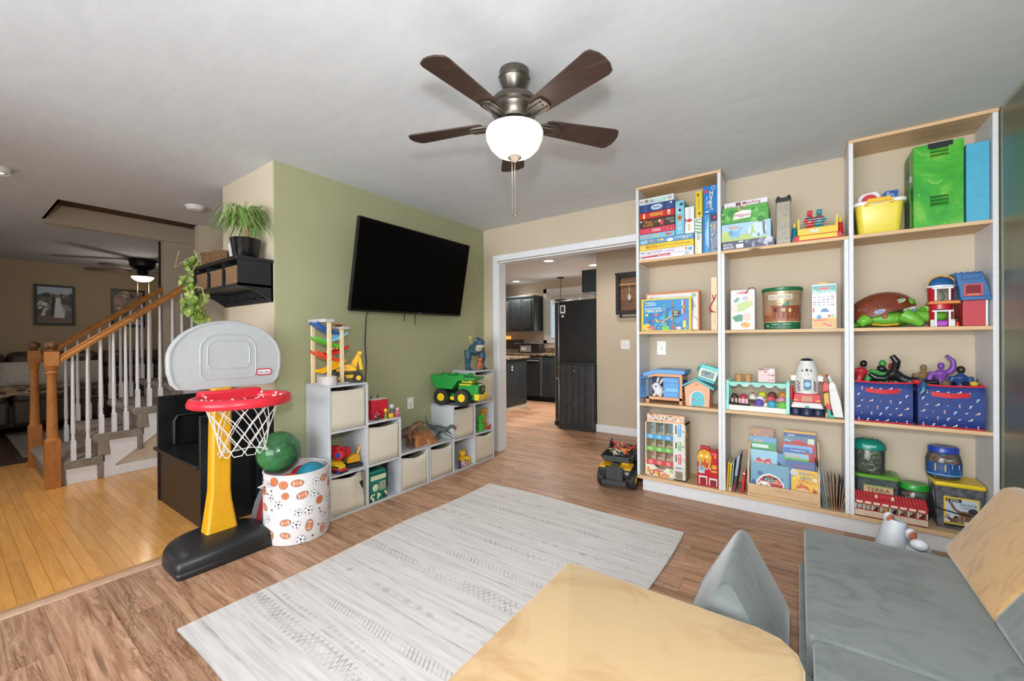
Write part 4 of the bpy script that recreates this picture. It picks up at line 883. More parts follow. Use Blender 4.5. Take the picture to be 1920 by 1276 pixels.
# ================================================================ CUBE ORGANIZERS
wh = M('#C2C4C7', .5, 0, .02, bstr=.01); cream = M('#D4CBB9', .85, 0, .05, scale=160, bstr=.12)
PT = .3003; XF = .298; TK = .015
def organizer(y0, hs, label):
    t = thing('cube_organizer', label, 'shelf unit', (.15, y0+.45, 0))
    hh = [hs[0]]+[max(hs[i], hs[i+1]) for i in range(2)]+[hs[2]]
    for i, h in enumerate(hh): part('upright_panel', B(.004, y0+i*PT-(TK/2 if 0 < i < 3 else (0 if i == 0 else TK)), 0, XF, y0+i*PT+(TK/2 if 0 < i < 3 else (TK if i == 0 else 0)), h*PT), wh, t, bev=.0015)
    for lev in range(4):
        cols = [i for i in range(3) if hs[i] >= lev]
        for i in cols:
            a, b = y0+i*PT+(TK if i == 0 else TK/2), y0+(i+1)*PT-(TK if i == 2 else TK/2)
            z = 0 if lev == 0 else lev*PT-TK
            tp = hs[i] == lev
            if tp: a, b = y0+i*PT+(0 if (i == 0 or hs[i-1] < lev) else TK/2), y0+(i+1)*PT-(0 if (i == 2 or hs[i+1] < lev) else TK/2); z = lev*PT+.0005
            part('top_board' if tp else 'shelf_board', B(.004, a, z, XF+(.002 if tp else 0), b, z+TK), wh, t, bev=.0015)
    for z in (.42, .62): part('cam_dot', MB().cyl((.05+z*.3, y0, z), (.05+z*.3, y0-.002, z), .004, n=8), M('#F4F4F4', .4), t)
    return t
organizer(-2.022, (3, 2, 1), 'white stepped cube organizer with its tall end beside the basket'); organizer(-1.112, (1, 2, 3), 'white stepped cube organizer with its tall end by the doorway')
def bin_(y0, col, row, sag, label, crease=0):
    ya, yb = y0+col*PT+.013, y0+(col+1)*PT-.013; za = row*PT+.001+(TK if row == 0 else 0); zb = (row+1)*PT-TK-.012
    t = thing('fabric_bin', label, 'storage bin', (.15, (ya+yb)/2, za), 'cream fabric cube bins')
    n = 14; fr = MB(); vs = []
    for j in range(6):
        for i in range(n+1):
            u = i/n; v_ = j/5; y = ya+(yb-ya)*u; sg = sag*(sin(pi*u)**1.4)*(.4+.6*u if sag > .02 else 1); z = za+(zb-za-sg)*v_
            x = XF-.010+.004*sin(pi*u)*sin(pi*v_)-(crease*max(0, u-.62)*v_*.14)
            vs.append((x, y, z))
    fs = [(j*(n+1)+i, j*(n+1)+i+1, (j+1)*(n+1)+i+1, (j+1)*(n+1)+i) for j in range(5) for i in range(n)]
    fr.vf(vs, fs); part('front_panel', fr, cream, t, solid=.004)
    bd = MB().box(.02, ya, za, .024, yb, zb).box(.02, ya, za, XF-.012, yb, za+.004).box(.02, ya, za, XF-.013, ya+.004, zb-.01).box(.02, yb-.004, za, XF-.013, yb, zb-.01)
    part('body', bd, M('#8D8574', .9), t)  # darker than the cream front: shade inside the bin put into the colour
    sm = MB().tube([vs[5*(n+1)+i] for i in range(n+1)], .0028, 5); part('hem', sm, cream, t)
    if sag > .01: part('contents', MB().box(.03, ya+.01, za+.01, XF-.03, yb-.01, zb-.05-sag), M('#2C241E', .9, 0, .6, scale=30), t, kind='stuff')  # contents toned nearly black, painting the dark gap behind the sagging hem
y1, y2 = -2.022, -1.112
bin_(y1, 0, 2, .004, 'cream fabric bin in the top cube of the tall left stack'); bin_(y1, 0, 0, .028, 'cream fabric bin in bottom left cube behind the printed basket', 1); bin_(y1, 1, 1, .012, 'cream fabric bin under the red speaker box')
bin_(y1, 2, 0, .035, 'cream fabric bin under the brown dinosaur, dark gap above'); bin_(y2, 0, 0, .025, 'cream fabric bin under the grey raptor'); bin_(y2, 1, 1, .006, 'cream fabric bin under the green dump truck'); bin_(y2, 2, 2, .008, 'cream fabric bin under the blue dinosaur'); bin_(y2, 2, 0, .030, 'cream fabric bin in the bottom cube next to the doorway')

# ---------------------------------------------------------------- toys on the organizers
Zt = PT+TK
def wheel(mb_or_none, p, c, r_, w, ax, parent, hub='#E8B51E', tyre='#1D1D1E'):
    """c centre, ax unit vector along the axle"""
    a = V(ax).normalized(); c = V(c); X = Matrix.Translation(c) @ a.to_track_quat('Z', 'Y').to_matrix().to_4x4()
    t_ = part('wheel', MB(p @ X if p else X).lathe([(r_*.55, -w/2), (r_*.92, -w/2), (r_, -w*.36), (r_, w*.36), (r_*.92, w/2), (r_*.55, w/2), (r_*.5, w*.38), (.002, w*.36)], n=22), M(tyre, .55), parent)
    part('hub', MB(p @ X if p else X).lathe([(r_*.5, w*.3), (r_*.46, w*.46), (r_*.2, w*.46), (r_*.17, w*.56), (.002, w*.56)], n=16), P(hub), t_)
    part('hub_back', MB(p @ X if p else X).lathe([(r_*.5, -w*.3), (r_*.46, -w*.46), (.002, -w*.46)], n=16), P(hub), t_)
# ramp racer tower
t = thing('ramp_tower', 'wooden car ramp tower with coloured ramps atop tall cube stack', 'toy', (.17, -1.93, 3*PT+TK+.0005)); z0 = 3*PT+TK+.0006
pl = M('#BDB6B4', .5); wd = wood('birch', ['#D6BC8C', '#E2CB9E', '#EBD8B0'], (8, 8, 2), .5, var=.04)
part('base', MB().box(.07, -2.03, z0, .27, -1.85, z0+.012), pl, t, bev=.003)
part('catch_tray', MB().rings([[V((.225+.075*cos(a)*s_, -1.985+.055*sin(a)*s_, z0+zz)) for a in [2*pi*k/24 for k in range(24)]] for s_, zz in ((1, 0), (1.06, .003), (1.02, .012), (.98, .06), (.90, .06), (.9, .02), (.1, .018))]), pl, t)
part('tray_wall', MB().rings([[V((.15, -2.02, z0+.0)), V((.15, -1.93, z0)), V((.15, -1.93, z0+.07)), V((.15, -2.02, z0+.075))], [V((.165, -2.02, z0)), V((.165, -1.93, z0)), V((.165, -1.93, z0+.06)), V((.165, -2.02, z0+.06))]]), pl, t)
for x, y, h in ((.262, -1.995, 1.345), (.10, -2.02, 1.345), (.235, -1.885, 1.30), (.09, -1.86, 1.30)): part('post', B(x-.009, y-.011, z0+.01, x+.009, y+.011, h), wd, t)
part('top_plate', B(.07, -2.04, 1.345, .285, -1.965, 1.37), pl, t, bev=.006); part('side_plate', B(.07, -1.905, 1.30, .26, -1.83, 1.32), pl, t, bev=.006)
for i, (col, ya, za, yb, zb) in enumerate((('#1C56A8', -2.06, 1.335, -1.895, 1.265), ('#86C8E0', -1.83, 1.27, -1.99, 1.21), ('#56B82E', -2.06, 1.235, -1.895, 1.175), ('#CF2C2C', -1.825, 1.17, -1.99, 1.115), ('#E24428', -2.06, 1.14, -1.895, 1.075), ('#EDB51E', -1.85, 1.07, -2.02, 1.00))):
    x0 = .18; n_ = 8; cur = lambda u: (ya+(yb-ya)*u, za+(zb-za)*(1-(1-u)**1.8))
    rp = MB().rings([[V((x0+dx, cur(k/n_)[0], cur(k/n_)[1]+dz)) for dx, dz in ((-.05, 0), (.05, 0), (.05, .02), (.043, .02), (.043, .005), (-.043, .005), (-.043, .02), (-.05, .02))] for k in range(n_+1)])
    part('ramp', rp, P(col), t)
for x, y, z, c_ in ((.18, -1.875, 1.323, '#C23238'), (.18, -1.87, 1.155, '#E8C53A'), (.18, -1.95, 1.13, '#E8C53A')):
    o = B(x-.012, y-.022, z+.004, x+.012, y+.022, z+.016).obj('toy_race_car', P(c_), bev=.004); tag(o, {1.323: 'tiny red race car on the side plate of ramp tower', 1.155: 'tiny yellow race car high on the red ramp', 1.13: 'tiny yellow race car low on the red ramp'}[z], 'toy car', 'cars on the ramp tower')
    for dy in (-.014, .014): part('axle_wheels', MB().cyl((x-.014, y+dy, z+.005), (x+.014, y+dy, z+.005), .006, n=10), M('#1A1A1A', .5), o)
# yellow digger
T = TR(.185, -1.80, z0, 62); t = thing('toy_excavator', 'yellow and black wheeled toy excavator atop the tall cube stack', 'toy truck', (.185, -1.80, z0)); ye = P('#E9B01C'); bk = P('#26272A', .45)
part('chassis', MB(T).box(-.09, -.045, .03, .09, .045, .06), ye, t, bev=.006)
for x in (-.06, .06):
    for y in (-.065, .065): wheel(None, T, (x, y, .035), .036, .034, (0, 1 if y > 0 else -1, 0), t, '#E9B01C')
part('cab_deck', MB(T).box(-.10, -.06, .065, .07, .06, .082), bk, t, bev=.004); part('bumper', MB(T).box(-.115, -.06, .05, -.09, .06, .09), bk, t, bev=.004)
cb = part('cab', MB(T).prism([(-.09, .082), (.05, .082), (.05, .10), (.0, .135), (-.07, .13), (-.09, .11)], -.05, .0, 'y'), ye, t, bev=.004); part('engine_cover', MB(T).box(-.10, -.005, .082, .0, .06, .118), bk, t, bev=.005)
part('boom', MB(T).prism([(.0, .09), (.05, .09), (.075, .20), (.055, .205), (.02, .15)], -.018, .018, 'y'), ye, t, bev=.004); part('arm', MB(T).prism([(.055, .205), (.08, .20), (.10, .09), (.075, .085)], -.014, .014, 'y'), ye, t, bev=.003); part('bucket', MB(T).prism([(.06, .20), (.085, .20), (.09, .225), (.055, .225)], -.04, .04, 'y'), ye, t, bev=.003)
p = Print((0, 0, 0), (0, -1, 0), (0, 0, 1), .03, .012, T=T @ Matrix.Translation((-.1155, .015, .064))); p.text('CAT', 0, 0, 1, 1, '#E8E8E8'); p.done(t, 'badge')
# red speaker and figures
z1 = 2*PT+TK+.0006
t = thing('red_speaker_box', 'red cube shaped toy speaker on the second step of cubes', 'toy speaker', (.17, -1.57, z1)); part('body', B(.10, -1.645, z1, .245, -1.495, z1+.148), M('#C4172E', .6, 0, .04), t, bev=.014, seg=3); part('white_top', B(.112, -1.633, z1+.146, .233, -1.507, z1+.153), M('#DDDBD8', .5), t)
for y in (-1.60, -1.54): part('ear', MB().lathe([(.012, z1+.152), (.010, z1+.165), (.002, z1+.176)], (.17, y, 0), 10), M('#4A4A4E', .5), t)
part('groove', MB().box(.244, -1.60, z1+.02, .2465, -1.54, z1+.024), M('#8A0F20', .5), t)
def figurine(x, y, z, h, cols, label, arms=1, name='toy_figurine'):
    """small generic play figure: round base, body, head, arms"""
    t_ = thing(name, label, 'toy figure', (x, y, z)); s_ = h/.08
    part('base', MB().lathe([(.016*s_, 0), (.016*s_, .005*s_), (.002, .006*s_)], (x, y, z), 14), P(cols[0]), t_)
    part('body', MB().lathe([(.010*s_, .005*s_), (.012*s_, .02*s_), (.009*s_, .042*s_), (.004*s_, .05*s_), (.002, .051*s_)], (x, y, z), 12), P(cols[1]), t_)
    part('head', MB().ell((x, y, z+.063*s_), (.013*s_, .014*s_, .015*s_), 12, 8), P(cols[2]), t_)
    for sg in (-1, 1): part('arm', MB().tube([(x, y+sg*.008*s_, z+.042*s_), (x+.006*s_, y+sg*.02*s_, z+(.05 if arms > 1 and sg > 0 else .028)*s_)], .0038*s_, 7), P(cols[3]), t_)
figurine(.275, -1.625, z1, .075, ('#6D6D72', '#2A2A2E', '#B7322E', '#B9B9BD'), 'small dark figure with a red head left of the speaker front', 2)
figurine(.275, -1.545, z1, .082, ('#D3A021', '#5E8F3C', '#E5BE2E', '#C7362F'), 'small yellow headed figure in green before the speaker', 2)
tag(B(.258, -1.515, z1, .288, -1.477, z1+.036).obj('yellow_play_block', P('#E9AE2A'), bev=.007), 'small yellow block among the figures right of the speaker', 'toy block')
figurine(.245, -1.463, z1, .105, ('#55585C', '#6E7276', '#C9CACB', '#55585C'), 'small grey and white figure right of the red speaker', 1)
figurine(.282, -1.437, z1, .075, ('#C8364A', '#D9485E', '#E8A0B4', '#E8A0B4'), 'small pink headed figure at the right end of the step', 1)
# dinosaurs ------------------------------------------------------------------------------------------
def dino(T, name, label, cat, spine, limbs, head, mt, loc, belly=None, vox=.004, group=None):
    mb = MB(T)
    mb.tube([p for p, _ in spine], [r_ for _, r_ in spine], 12)
    for l in limbs: mb.tube([p for p, _ in l], [r_ for _, r_ in l], 9)
    for c_, r_ in head: mb.ell(c_, r_, 14, 9)
    t_ = thing(name, label, cat, loc, group); part('body', mb, mt, t_, remesh=vox, smooth=180); return t_
zb_ = PT+TK+.0006
T = TR(.20, -1.255, zb_, 50)   # facing +x/+y
brn = M('#6B4A36', .6, 0, .35, scale=26, bstr=.4)
t = dino(T, 'toy_tyrannosaur', 'brown toy tyrannosaur standing at the low step corner', 'toy dinosaur',
  [((-.16, -.02, .10), .006), ((-.10, -.01, .11), .018), ((-.04, 0, .125), .036), ((.01, 0, .145), .04), ((.045, 0, .175), .027), ((.07, 0, .195), .026)],
  [[((-.02, .03, .12), .026), ((.0, .034, .065), .016), ((-.02, .034, .03), .010), ((-.005, .034, .008), .013), ((.025, .034, .008), .007)], [((-.0, -.03, .12), .026), ((.02, -.034, .07), .016), ((.005, -.034, .03), .010), ((.02, -.034, .008), .013), ((.05, -.034, .008), .007)],
   [((.04, .022, .15), .008), ((.065, .028, .135), .006), ((.075, .024, .125), .004)], [((.04, -.022, .15), .008), ((.065, -.028, .135), .006), ((.075, -.024, .125), .004)]],
  [((.085, 0, .20), (.036, .024, .024)), ((.115, 0, .195), (.026, .017, .016)), ((.105, 0, .178), (.028, .014, .008))], brn, (.20, -1.295, zb_))
for sg in (-1, 1): part('eye', MB(T).ell((.098, sg*.021, .208), .004, 8, 6), M('#E2B53C', .3), t)
part('teeth', MB(T).tube([(.09, -.013, .184), (.13, -.008, .186), (.138, 0, .187), (.13, .008, .186), (.09, .013, .184)], .003, 5), M('#E9E2D0', .4), t)
T = TR(.185, -.885, zb_, 20); gr_ = M('#4D524F', .6, 0, .25, scale=30, bstr=.35)
t = dino(T, 'toy_raptor', 'dark grey toy raptor with raised tail on the low cube top', 'toy dinosaur',
  [((-.13, -.02, .215), .003), ((-.125, -.015, .17), .006), ((-.11, -.01, .125), .011), ((-.06, 0, .10), .022), ((-.01, 0, .095), .03), ((.035, 0, .085), .026), ((.075, 0, .095), .015), ((.105, 0, .115), .013)],
  [[((-.03, .025, .095), .02), ((-.01, .035, .055), .012), ((-.035, .035, .025), .007), ((-.02, .036, .006), .008), ((.0, .036, .005), .005)], [((-.03, -.025, .095), .02), ((.005, -.035, .06), .012), ((-.015, -.035, .028), .007), ((.0, -.036, .006), .008), ((.02, -.036, .005), .005)],
   [((.045, .02, .08), .009), ((.075, .03, .06), .007), ((.10, .03, .045), .006), ((.12, .025, .04), .004)], [((.045, -.02, .08), .009), ((.085, -.03, .05), .007), ((.125, -.03, .03), .006), ((.15, -.025, .018), .006)]],
  [((.125, 0, .122), (.028, .017, .015)), ((.152, 0, .113), (.022, .011, .009))], gr_, (.185, -.885, zb_))
part('open_mouth', MB(T).ell((.15, 0, .099), (.022, .010, .006), 10, 6, X=Matrix.Rotation(.5, 4, 'Y')), M('#B9384A', .4), t)
for sg in (-1, 1): part('eye', MB(T).ell((.132, sg*.015, .128), .003, 8, 5), M('#D9A32E', .3), t)
z3 = 3*PT+TK+.0006; T = TR(.185, -.375, z3, -18); bl = M('#35566B', .45, 0, .15, scale=18, bstr=.1)
t = dino(T, 'toy_tyrannosaur', 'big blue toy tyrannosaur with cream jaw on top of the cubes by the door', 'toy dinosaur',
  [((-.17, 0, .16), .012), ((-.10, 0, .18), .035), ((-.03, 0, .20), .062), ((.02, 0, .215), .06), ((.05, 0, .25), .045)],
  [[((-.01, .075, .20), .042), ((.005, .085, .12), .036), ((-.01, .085, .06), .026), ((.0, .085, .02), .032), ((.035, .085, .014), .022)], [((-.01, -.075, .20), .042), ((.005, -.085, .12), .036), ((-.01, -.085, .06), .026), ((.0, -.085, .02), .032), ((.035, -.085, .014), .022)],
   [((.04, .05, .235), .018), ((.075, .06, .21), .012)], [((.04, -.05, .235), .018), ((.075, -.06, .21), .012)]],
  [((.06, 0, .285), (.055, .052, .046)), ((.10, 0, .28), (.045, .046, .036))], bl, (.185, -.375, z3), vox=.006)
part('lower_jaw', MB(T).ell((.095, 0, .238), (.045, .042, .024), 18, 10), M('#C9BFA6', .6, 0, .1), t); part('throat', MB(T).ell((.07, 0, .215), (.035, .04, .03), 16, 9), M('#BFB59C', .6, 0, .1), t)
for sg in (-1, 1):
    part('eye', MB(T).ell((.088, sg*.044, .305), .007, 10, 7), M('#C9D84A', .3), t); part('eye_patch', MB(T).ell((.082, sg*.046, .297), (.018, .006, .011), 10, 6), M('#58A07A', .4), t)
    for k in range(3): part('claw', MB(T).lathe([(.007, 0), (.002, .016)], (.058, sg*.085+(k-1)*.018, .008), 8, X=Matrix.Rotation(pi/2, 4, 'Y')), M('#22364A', .4), t)
tag(dino(TR(.255, -.385, z3, -18), 'toy_baby_dinosaur', 'small orange baby dinosaur standing between the blue dinosaur legs', 'toy dinosaur', [((-.03, 0, .05), .014), ((.0, 0, .05), .026), ((.0, 0, .085), .02)], [[((0, .018, .04), .013), ((.006, .02, .008), .011)], [((0, -.018, .04), .013), ((.006, -.02, .008), .011)], [((.012, .02, .066), .006), ((.026, .02, .056), .005)], [((.012, -.02, .066), .006), ((.026, -.02, .056), .005)]], [((.008, 0, .108), (.02, .022, .02)), ((.024, 0, .103), (.014, .016, .011))], M('#C4673A', .5, 0, .15, scale=50), (.255, -.385, z3), vox=.003))
for i, (dy, dz, cols) in enumerate(((-.075, .325, ('#E8D23A', '#E8D23A')), (.075, .318, ('#2E8FC0', '#E8D23A')))):
    X = T @ Matrix.Translation((.03, dy, dz)); b_ = thing('toy_bird', ('yellow bird toy perched at the left of the blue dinosaur head', 'blue bodied yellow bird toy at the right of the dinosaur head')[i], 'toy figure', tuple(X.translation))
    part('body', MB(X).ell((0, 0, -.012), (.008, .010, .02 if i else .01), 10, 7), P(cols[0]), b_)
    for sg in (-1, 1): part('wing', MB(X).prism([(0, 0), (sg*.022, .022), (sg*.012, -.002)], -.003, .003, 'x'), P(cols[1]), b_)
    part('perch_clip', MB(X).cyl((0, 0, -.028), (0, -dy*.25, -.05), .003, n=6), P(cols[0]), b_)
# cardboard-brown play bridges
cdm = M('#B07448', .75, 0, .08, scale=24)
for i, (y, lb) in enumerate(((-1.165, 'brown toy wood arch block nearest the brown dinosaur'), (-1.035, 'brown toy wood ramp block beside the grey raptor'))):
    t = thing('wooden_play_block', lb, 'toy block', (.19, y, zb_)); X = TR(.19, y, zb_, 12)
    if i == 0:
        for k in range(7):
            a = pi*.15+pi*.85*k/6; part('stave', MB(X).box(.03, -.06+.018*k, 0, .06, -.044+.018*k, .085+.012*abs(k-3)/3), cdm, t, bev=.002)
        part('rear_wall', MB(X).box(-.06, -.07, 0, -.035, .06, .115), cdm, t, bev=.002); part('deck', MB(X).prism([(-.045, .08), (.05, .075), (.05, .088), (-.045, .11)], -.06, .06, 'y'), cdm, t)
    else:
        part('ramp_body', MB(X).prism([(-.07, .0), (.075, .0), (.075, .01), (.02, .075), (-.03, .115), (-.07, .115)], -.055, -.012, 'y'), cdm, t, bev=.003); part('ramp_body', MB(X).prism([(-.07, .0), (.09, .0), (.06, .03), (.0, .09), (-.07, .10)], -.005, .05, 'y'), cdm, t, bev=.003)
        part('carved_line', MB(X).tube([(.063, .0, .032), (.055, .02, .042), (.063, .035, .034), (.068, .045, .028)], .0025, 5), M('#3A2417', .6), t)
# green dump truck
z2 = 2*PT+TK+.0006; T = TR(.265, -.70, z2, 14); g_ = P('#1E8A35'); y_ = P('#EAC41C')
t = thing('toy_dump_truck', 'large green toy dump truck with yellow trim and black wheels', 'toy truck', (.185, -.665, z2))
part('chassis', MB(T).box(-.17, -.06, .05, .19, .06, .105), g_, t, bev=.008)
for x in (-.125, .09):
    for y in (-.105, .105): wheel(None, T, (x, y, .078), .078, .062, (0, 1 if y > 0 else -1, 0), t, '#EAC41C')
part('cab', MB(T).prism([(.03, .10), (.235, .09), (.235, .19), (.19, .20), (.03, .215)], -.085, .085, 'y'), g_, t, bev=.014, seg=3); part('bonnet_stripe', MB(T).box(.05, -.088, .19, .17, -.083, .20), y_, t)
part('cab_window', MB(T).prism([(.05, .21), (.17, .205), (.14, .255), (.06, .26)], -.06, .06, 'y'), y_, t, bev=.006); part('window_opening', MB(T).box(.08, -.062, .222, .13, -.058, .245), M('#4A3A10', .6), t)
gl = part('grille', MB(T).box(.234, -.045, .11, .242, .045, .185), M('#16231C', .4), t, bev=.004); part('bumper', MB(T).box(.205, -.10, .055, .25, .10, .095), y_, t, bev=.006)
for sg in (-1, 1): part('bumper_block', MB(T).box(.2, sg*.075-.02, .09, .252, sg*.075+.02, .112), y_, t, bev=.004); part('step', MB(T).box(-.045, sg*.085-.015, .05, .02, sg*.085+.015, .085), y_, t, bev=.005)
p = Print((0, 0, 0), (0, 1, 0), (0, 0, 1), .034, .04, T=T @ Matrix.Translation((.2425, -.017, .13))); p.poly([(.1, 0), (.9, 0), (1, .2), (1, 1), (0, 1), (0, .2)], '#E2C92E').poly([(.16, .07), (.84, .07), (.92, .24), (.92, .92), (.08, .92), (.08, .24)], '#1F5E33').poly([(.2, .3), (.45, .55), (.3, .8), (.55, .6), (.85, .5), (.6, .42), (.75, .2), (.5, .35)], '#E2C92E'); p.done(gl, 'emblem')
bed = MB(T); o1 = [(-.235, .25), (-.20, .13), (.02, .13), (.075, .215), (.20, .22), (.20, .245), (.03, .25)]
part('dump_bed', MB(T).prism([(-.255, .265), (-.20, .155), (-.02, .15), (.04, .23), (.21, .235), (.21, .262), (-.02, .26), (-.05, .235), (-.19, .23), (-.235, .278)], -.10, .10, 'y'), g_, t, bev=.004)
for sg in (-1, 1): part('bed_side', MB(T).prism([(-.255, .265), (-.20, .155), (-.02, .15), (.04, .23), (.10, .232), (.10, .285), (.05, .287), (.045, .275), (-.06, .275), (-.065, .29), (-.11, .29), (-.115, .275), (-.24, .285)], sg*.10-.006, sg*.10+.006, 'y'), g_, t, bev=.003)
part('bed_floor_patch', MB(T).box(-.16, -.06, .233, -.06, .06, .238), P('#C87A2A'), t)
# inside cubes: monster trucks and digger
zc = PT+.0006+0
T = TR(.185, -1.905, zc, 40); t = thing('toy_monster_truck', 'red and blue toy truck with fat wheels on top of the heap', 'toy truck', (.185, -1.905, zc+.09)); 
T = TR(.19, -1.905, zc+.085, 30)
part('body', MB(T).prism([(-.06, .03), (.06, .03), (.065, .05), (.03, .06), (.02, .085), (-.03, .085), (-.06, .06)], -.025, .025, 'y'), P('#D21F2E'), t, bev=.004); part('stripe', MB(T).box(-.05, -.027, .04, .05, .027, .05), P('#2457B5'), t)
for x in (-.045, .045):
    for y in (-.045, .045): wheel(None, T, (x, y, .035), .036, .034, (0, 1 if y > 0 else -1, 0), t, '#2457B5', '#C9202C')
T = TR(.235, -1.935, zc+.03, 15); t = thing('toy_race_truck', 'yellow toy race truck wedged in the middle of the open cube', 'toy truck', (.235, -1.935, zc+.03)); part('body', MB(T).prism([(-.06, .0), (.06, .0), (.06, .02), (.02, .045), (-.03, .05), (-.06, .03)], -.03, .03, 'y'), P('#E9C21E'), t, bev=.005); part('trim', MB(T).box(-.055, -.032, .008, .055, .032, .018), bk, t)
T = TR(.235, -1.925, zc, 10); t = thing('toy_red_car', 'red toy car at the bottom of the open cube', 'toy truck', (.235, -1.925, zc)); part('body', MB(T).prism([(-.065, .012), (.065, .012), (.065, .03), (.03, .04), (-.065, .035)], -.03, .03, 'y'), P('#C71D33'), t, bev=.004); part('chassis', MB(T).box(-.065, -.035, 0, .065, .035, .012), bk, t)
for x in (-.045, .045): part('wheel', MB(T).cyl((x, -.036, .012), (x, .036, .012), .012, n=12), P('#2457B5'), t)
T = TR(.21, -1.79, zc, 80); t = thing('toy_crawler_digger', 'yellow toy digger on black tracks inside the open cube', 'toy truck', (.21, -1.79, zc)); 
for sg in (-1, 1): part('track', MB(T).prism([(-.05, .0), (.05, .0), (.06, .015), (.05, .03), (-.05, .03), (-.06, .015)], sg*.035-.012, sg*.035+.012, 'y'), bk, t, bev=.004)
part('house', MB(T).prism([(-.05, .035), (.045, .035), (.04, .08), (.0, .095), (-.05, .07)], -.035, .03, 'y'), P('#D99A16'), t, bev=.005); part('boom', MB(T).tube([(.03, .0, .07), (.06, 0, .14), (.10, 0, .12)], .011, 6), P('#D99A16'), t); part('bucket', MB(T).prism([(.085, .05), (.12, .05), (.125, .10), (.10, .12), (.085, .10)], -.025, .025, 'y'), P('#D99A16'), t, bev=.003)
for k in range(4): part('bucket_tooth', MB(T).box(.10, -.024+.014*k, .038, .118, -.018+.014*k, .052), P('#D99A16'), t)
# safe and tablet case
zs = TK+.0006; gn = '#12695A'
t = thing('toy_safe', 'green camouflage toy safe with keypad in the bottom cube', 'toy safe', (.22, -1.615, zs)); part('body', B(.15, -1.70, zs, .285, -1.545, zs+.20), M(gn, .4, 0, .05), t, bev=.006); part('lid', B(.155, -1.695, zs+.20, .28, -1.55, zs+.225), P('#177763'), t, bev=.008)
p = side(.2855, -1.697, zs+.005, .149, .19); p.blobs(34, ['#CFE0B8', '#0E3E34'], .005, .013, .04, .02, .96, .30, 3); p.rect(.05, .80, .95, .97, '#D5D8B4').line([(.12, .885), (.88, .885)], .002, '#7E8468').rect(.05, .28, .95, .78, '#147060').ell(.32, .5, .026, .026, '#D5D8B4', 20).ell(.32, .5, .017, .017, '#BFC49E', 18).rect(.56, .36, .90, .68, '#D5D8B4')
for a in range(3):
    for b_ in range(4): p.rect(.585+.10*a, .375+.075*b_, .66+.10*a, .43+.075*b_, '#2A4038')
p.done(t, 'front_print'); part('dial', MB().cyl((.286, -1.649, zs+.10), (.296, -1.649, zs+.10), .014, .012, 14), P('#CDD2B0'), t); part('slot', B(.18, -1.66, zs+.2245, .26, -1.60, zs+.227), M('#0B3A31', .5), t)
p = Print((0, 0, 0), (1, 0, 0), (0, 0, 1), .13, .19, T=Matrix.Translation((.152, -1.7005, zs+.005))); p.blobs(60, ['#CFE0B8', '#0C332B', '#BFD2A6'], .005, .014, .03, .03, .97, .97, 8); p.done(t, 'side_print')
t = thing('tablet_case', 'dark rounded tablet case standing behind the green toy safe', 'case', (.09, -1.50, zs)); X = TR(.13, -1.545, zs, 0); part('shell', MB(X).rings([[V((x_, y, z)) for y, z in ((-.10, .0), (.09, .0), (.115, .02), (.12, .04), (.12, .21), (.105, .235), (.08, .245), (-.10, .245), (-.12, .22), (-.12, .02))] for x_ in (-.014, .014)]), M('#23272B', .6), t, bev=.006); part('screen', MB(X).box(.014, -.09, .03, .016, .09, .215), M('#0D0F12', .15), t)
# yellow bear and friends in the bottom right cube
t = thing('toy_bear', 'yellow plastic bear toy sitting in an open bottom cube', 'toy figure', (.20, -.61, zs)); mb = MB(TR(.21, -.61, zs)); mb.ell((0, 0, .045), (.036, .042, .045)); mb.ell((.008, 0, .105), (.034, .038, .033))
for sg in (-1, 1): mb.ell((0, sg*.03, .132), (.010, .013, .013), 10, 7); mb.ell((.03, sg*.035, .014), (.03, .016, .016), 10, 7); mb.tube([(.01, sg*.035, .07), (.035, sg*.05, .045)], .012, 8)
part('body', mb, P('#E6B41E'), t, remesh=.004, smooth=180)
for sg in (-1, 1): part('eye', MB().ell((.243, -.61+sg*.013, zs+.112), .004, 8, 5), M('#1A1414', .3), t)
part('nose', MB().ell((.25, -.61, zs+.10), (.006, .008, .005), 8, 5), M('#3A2414', .4), t)
T = TR(.22, -.545, zs, 0, 0, 20); t = thing('yellow_toy_cup', 'yellow round toy tub right of the yellow bear', 'toy', (.22, -.545, zs)); part('tub', MB(TR(.22, -.548, zs)).lathe([(.030, 0), (.034, .01), (.036, .06), (.034, .066), (.002, .066)]), P('#E8C21C'), t); part('ring', MB(TR(.22, -.548, zs)).lathe([(.037, .03), (.038, .036), (.037, .042)], caps=False), P('#D6AE14'), t)
t = thing('toy_drum', 'small striped red and white toy drum in front of the bear', 'toy', (.275, -.665, zs)); part('shell', MB().cyl((.262, -.65, zs+.03), (.285, -.645, zs+.03), .03, n=20), P('#E4DADA'), t); part('ring', MB().tube([(.286, -.645+.03*cos(2*pi*k/18), zs+.03+.03*sin(2*pi*k/18)) for k in range(18)], .004, 6, close=True), P('#6A1F38'), t)
p = Print((.2862, -.675, zs), (0, 1, 0), (0, 0, 1), .06, .06); p.ell(.5, .5, .026, .026, '#E9DDE0', 16).ell(.5, .5, .012, .012, '#B22A44', 12).ell(.3, .65, .006, .006, '#B22A44', 8).ell(.7, .65, .006, .006, '#B22A44', 8); p.done(t, 'print')
figurine(.275, -.715, zs, .08, ('#1B2338', '#22315A', '#2B2F45', '#6A2F7A'), 'small navy figure at the left of the open bottom cube', 1)
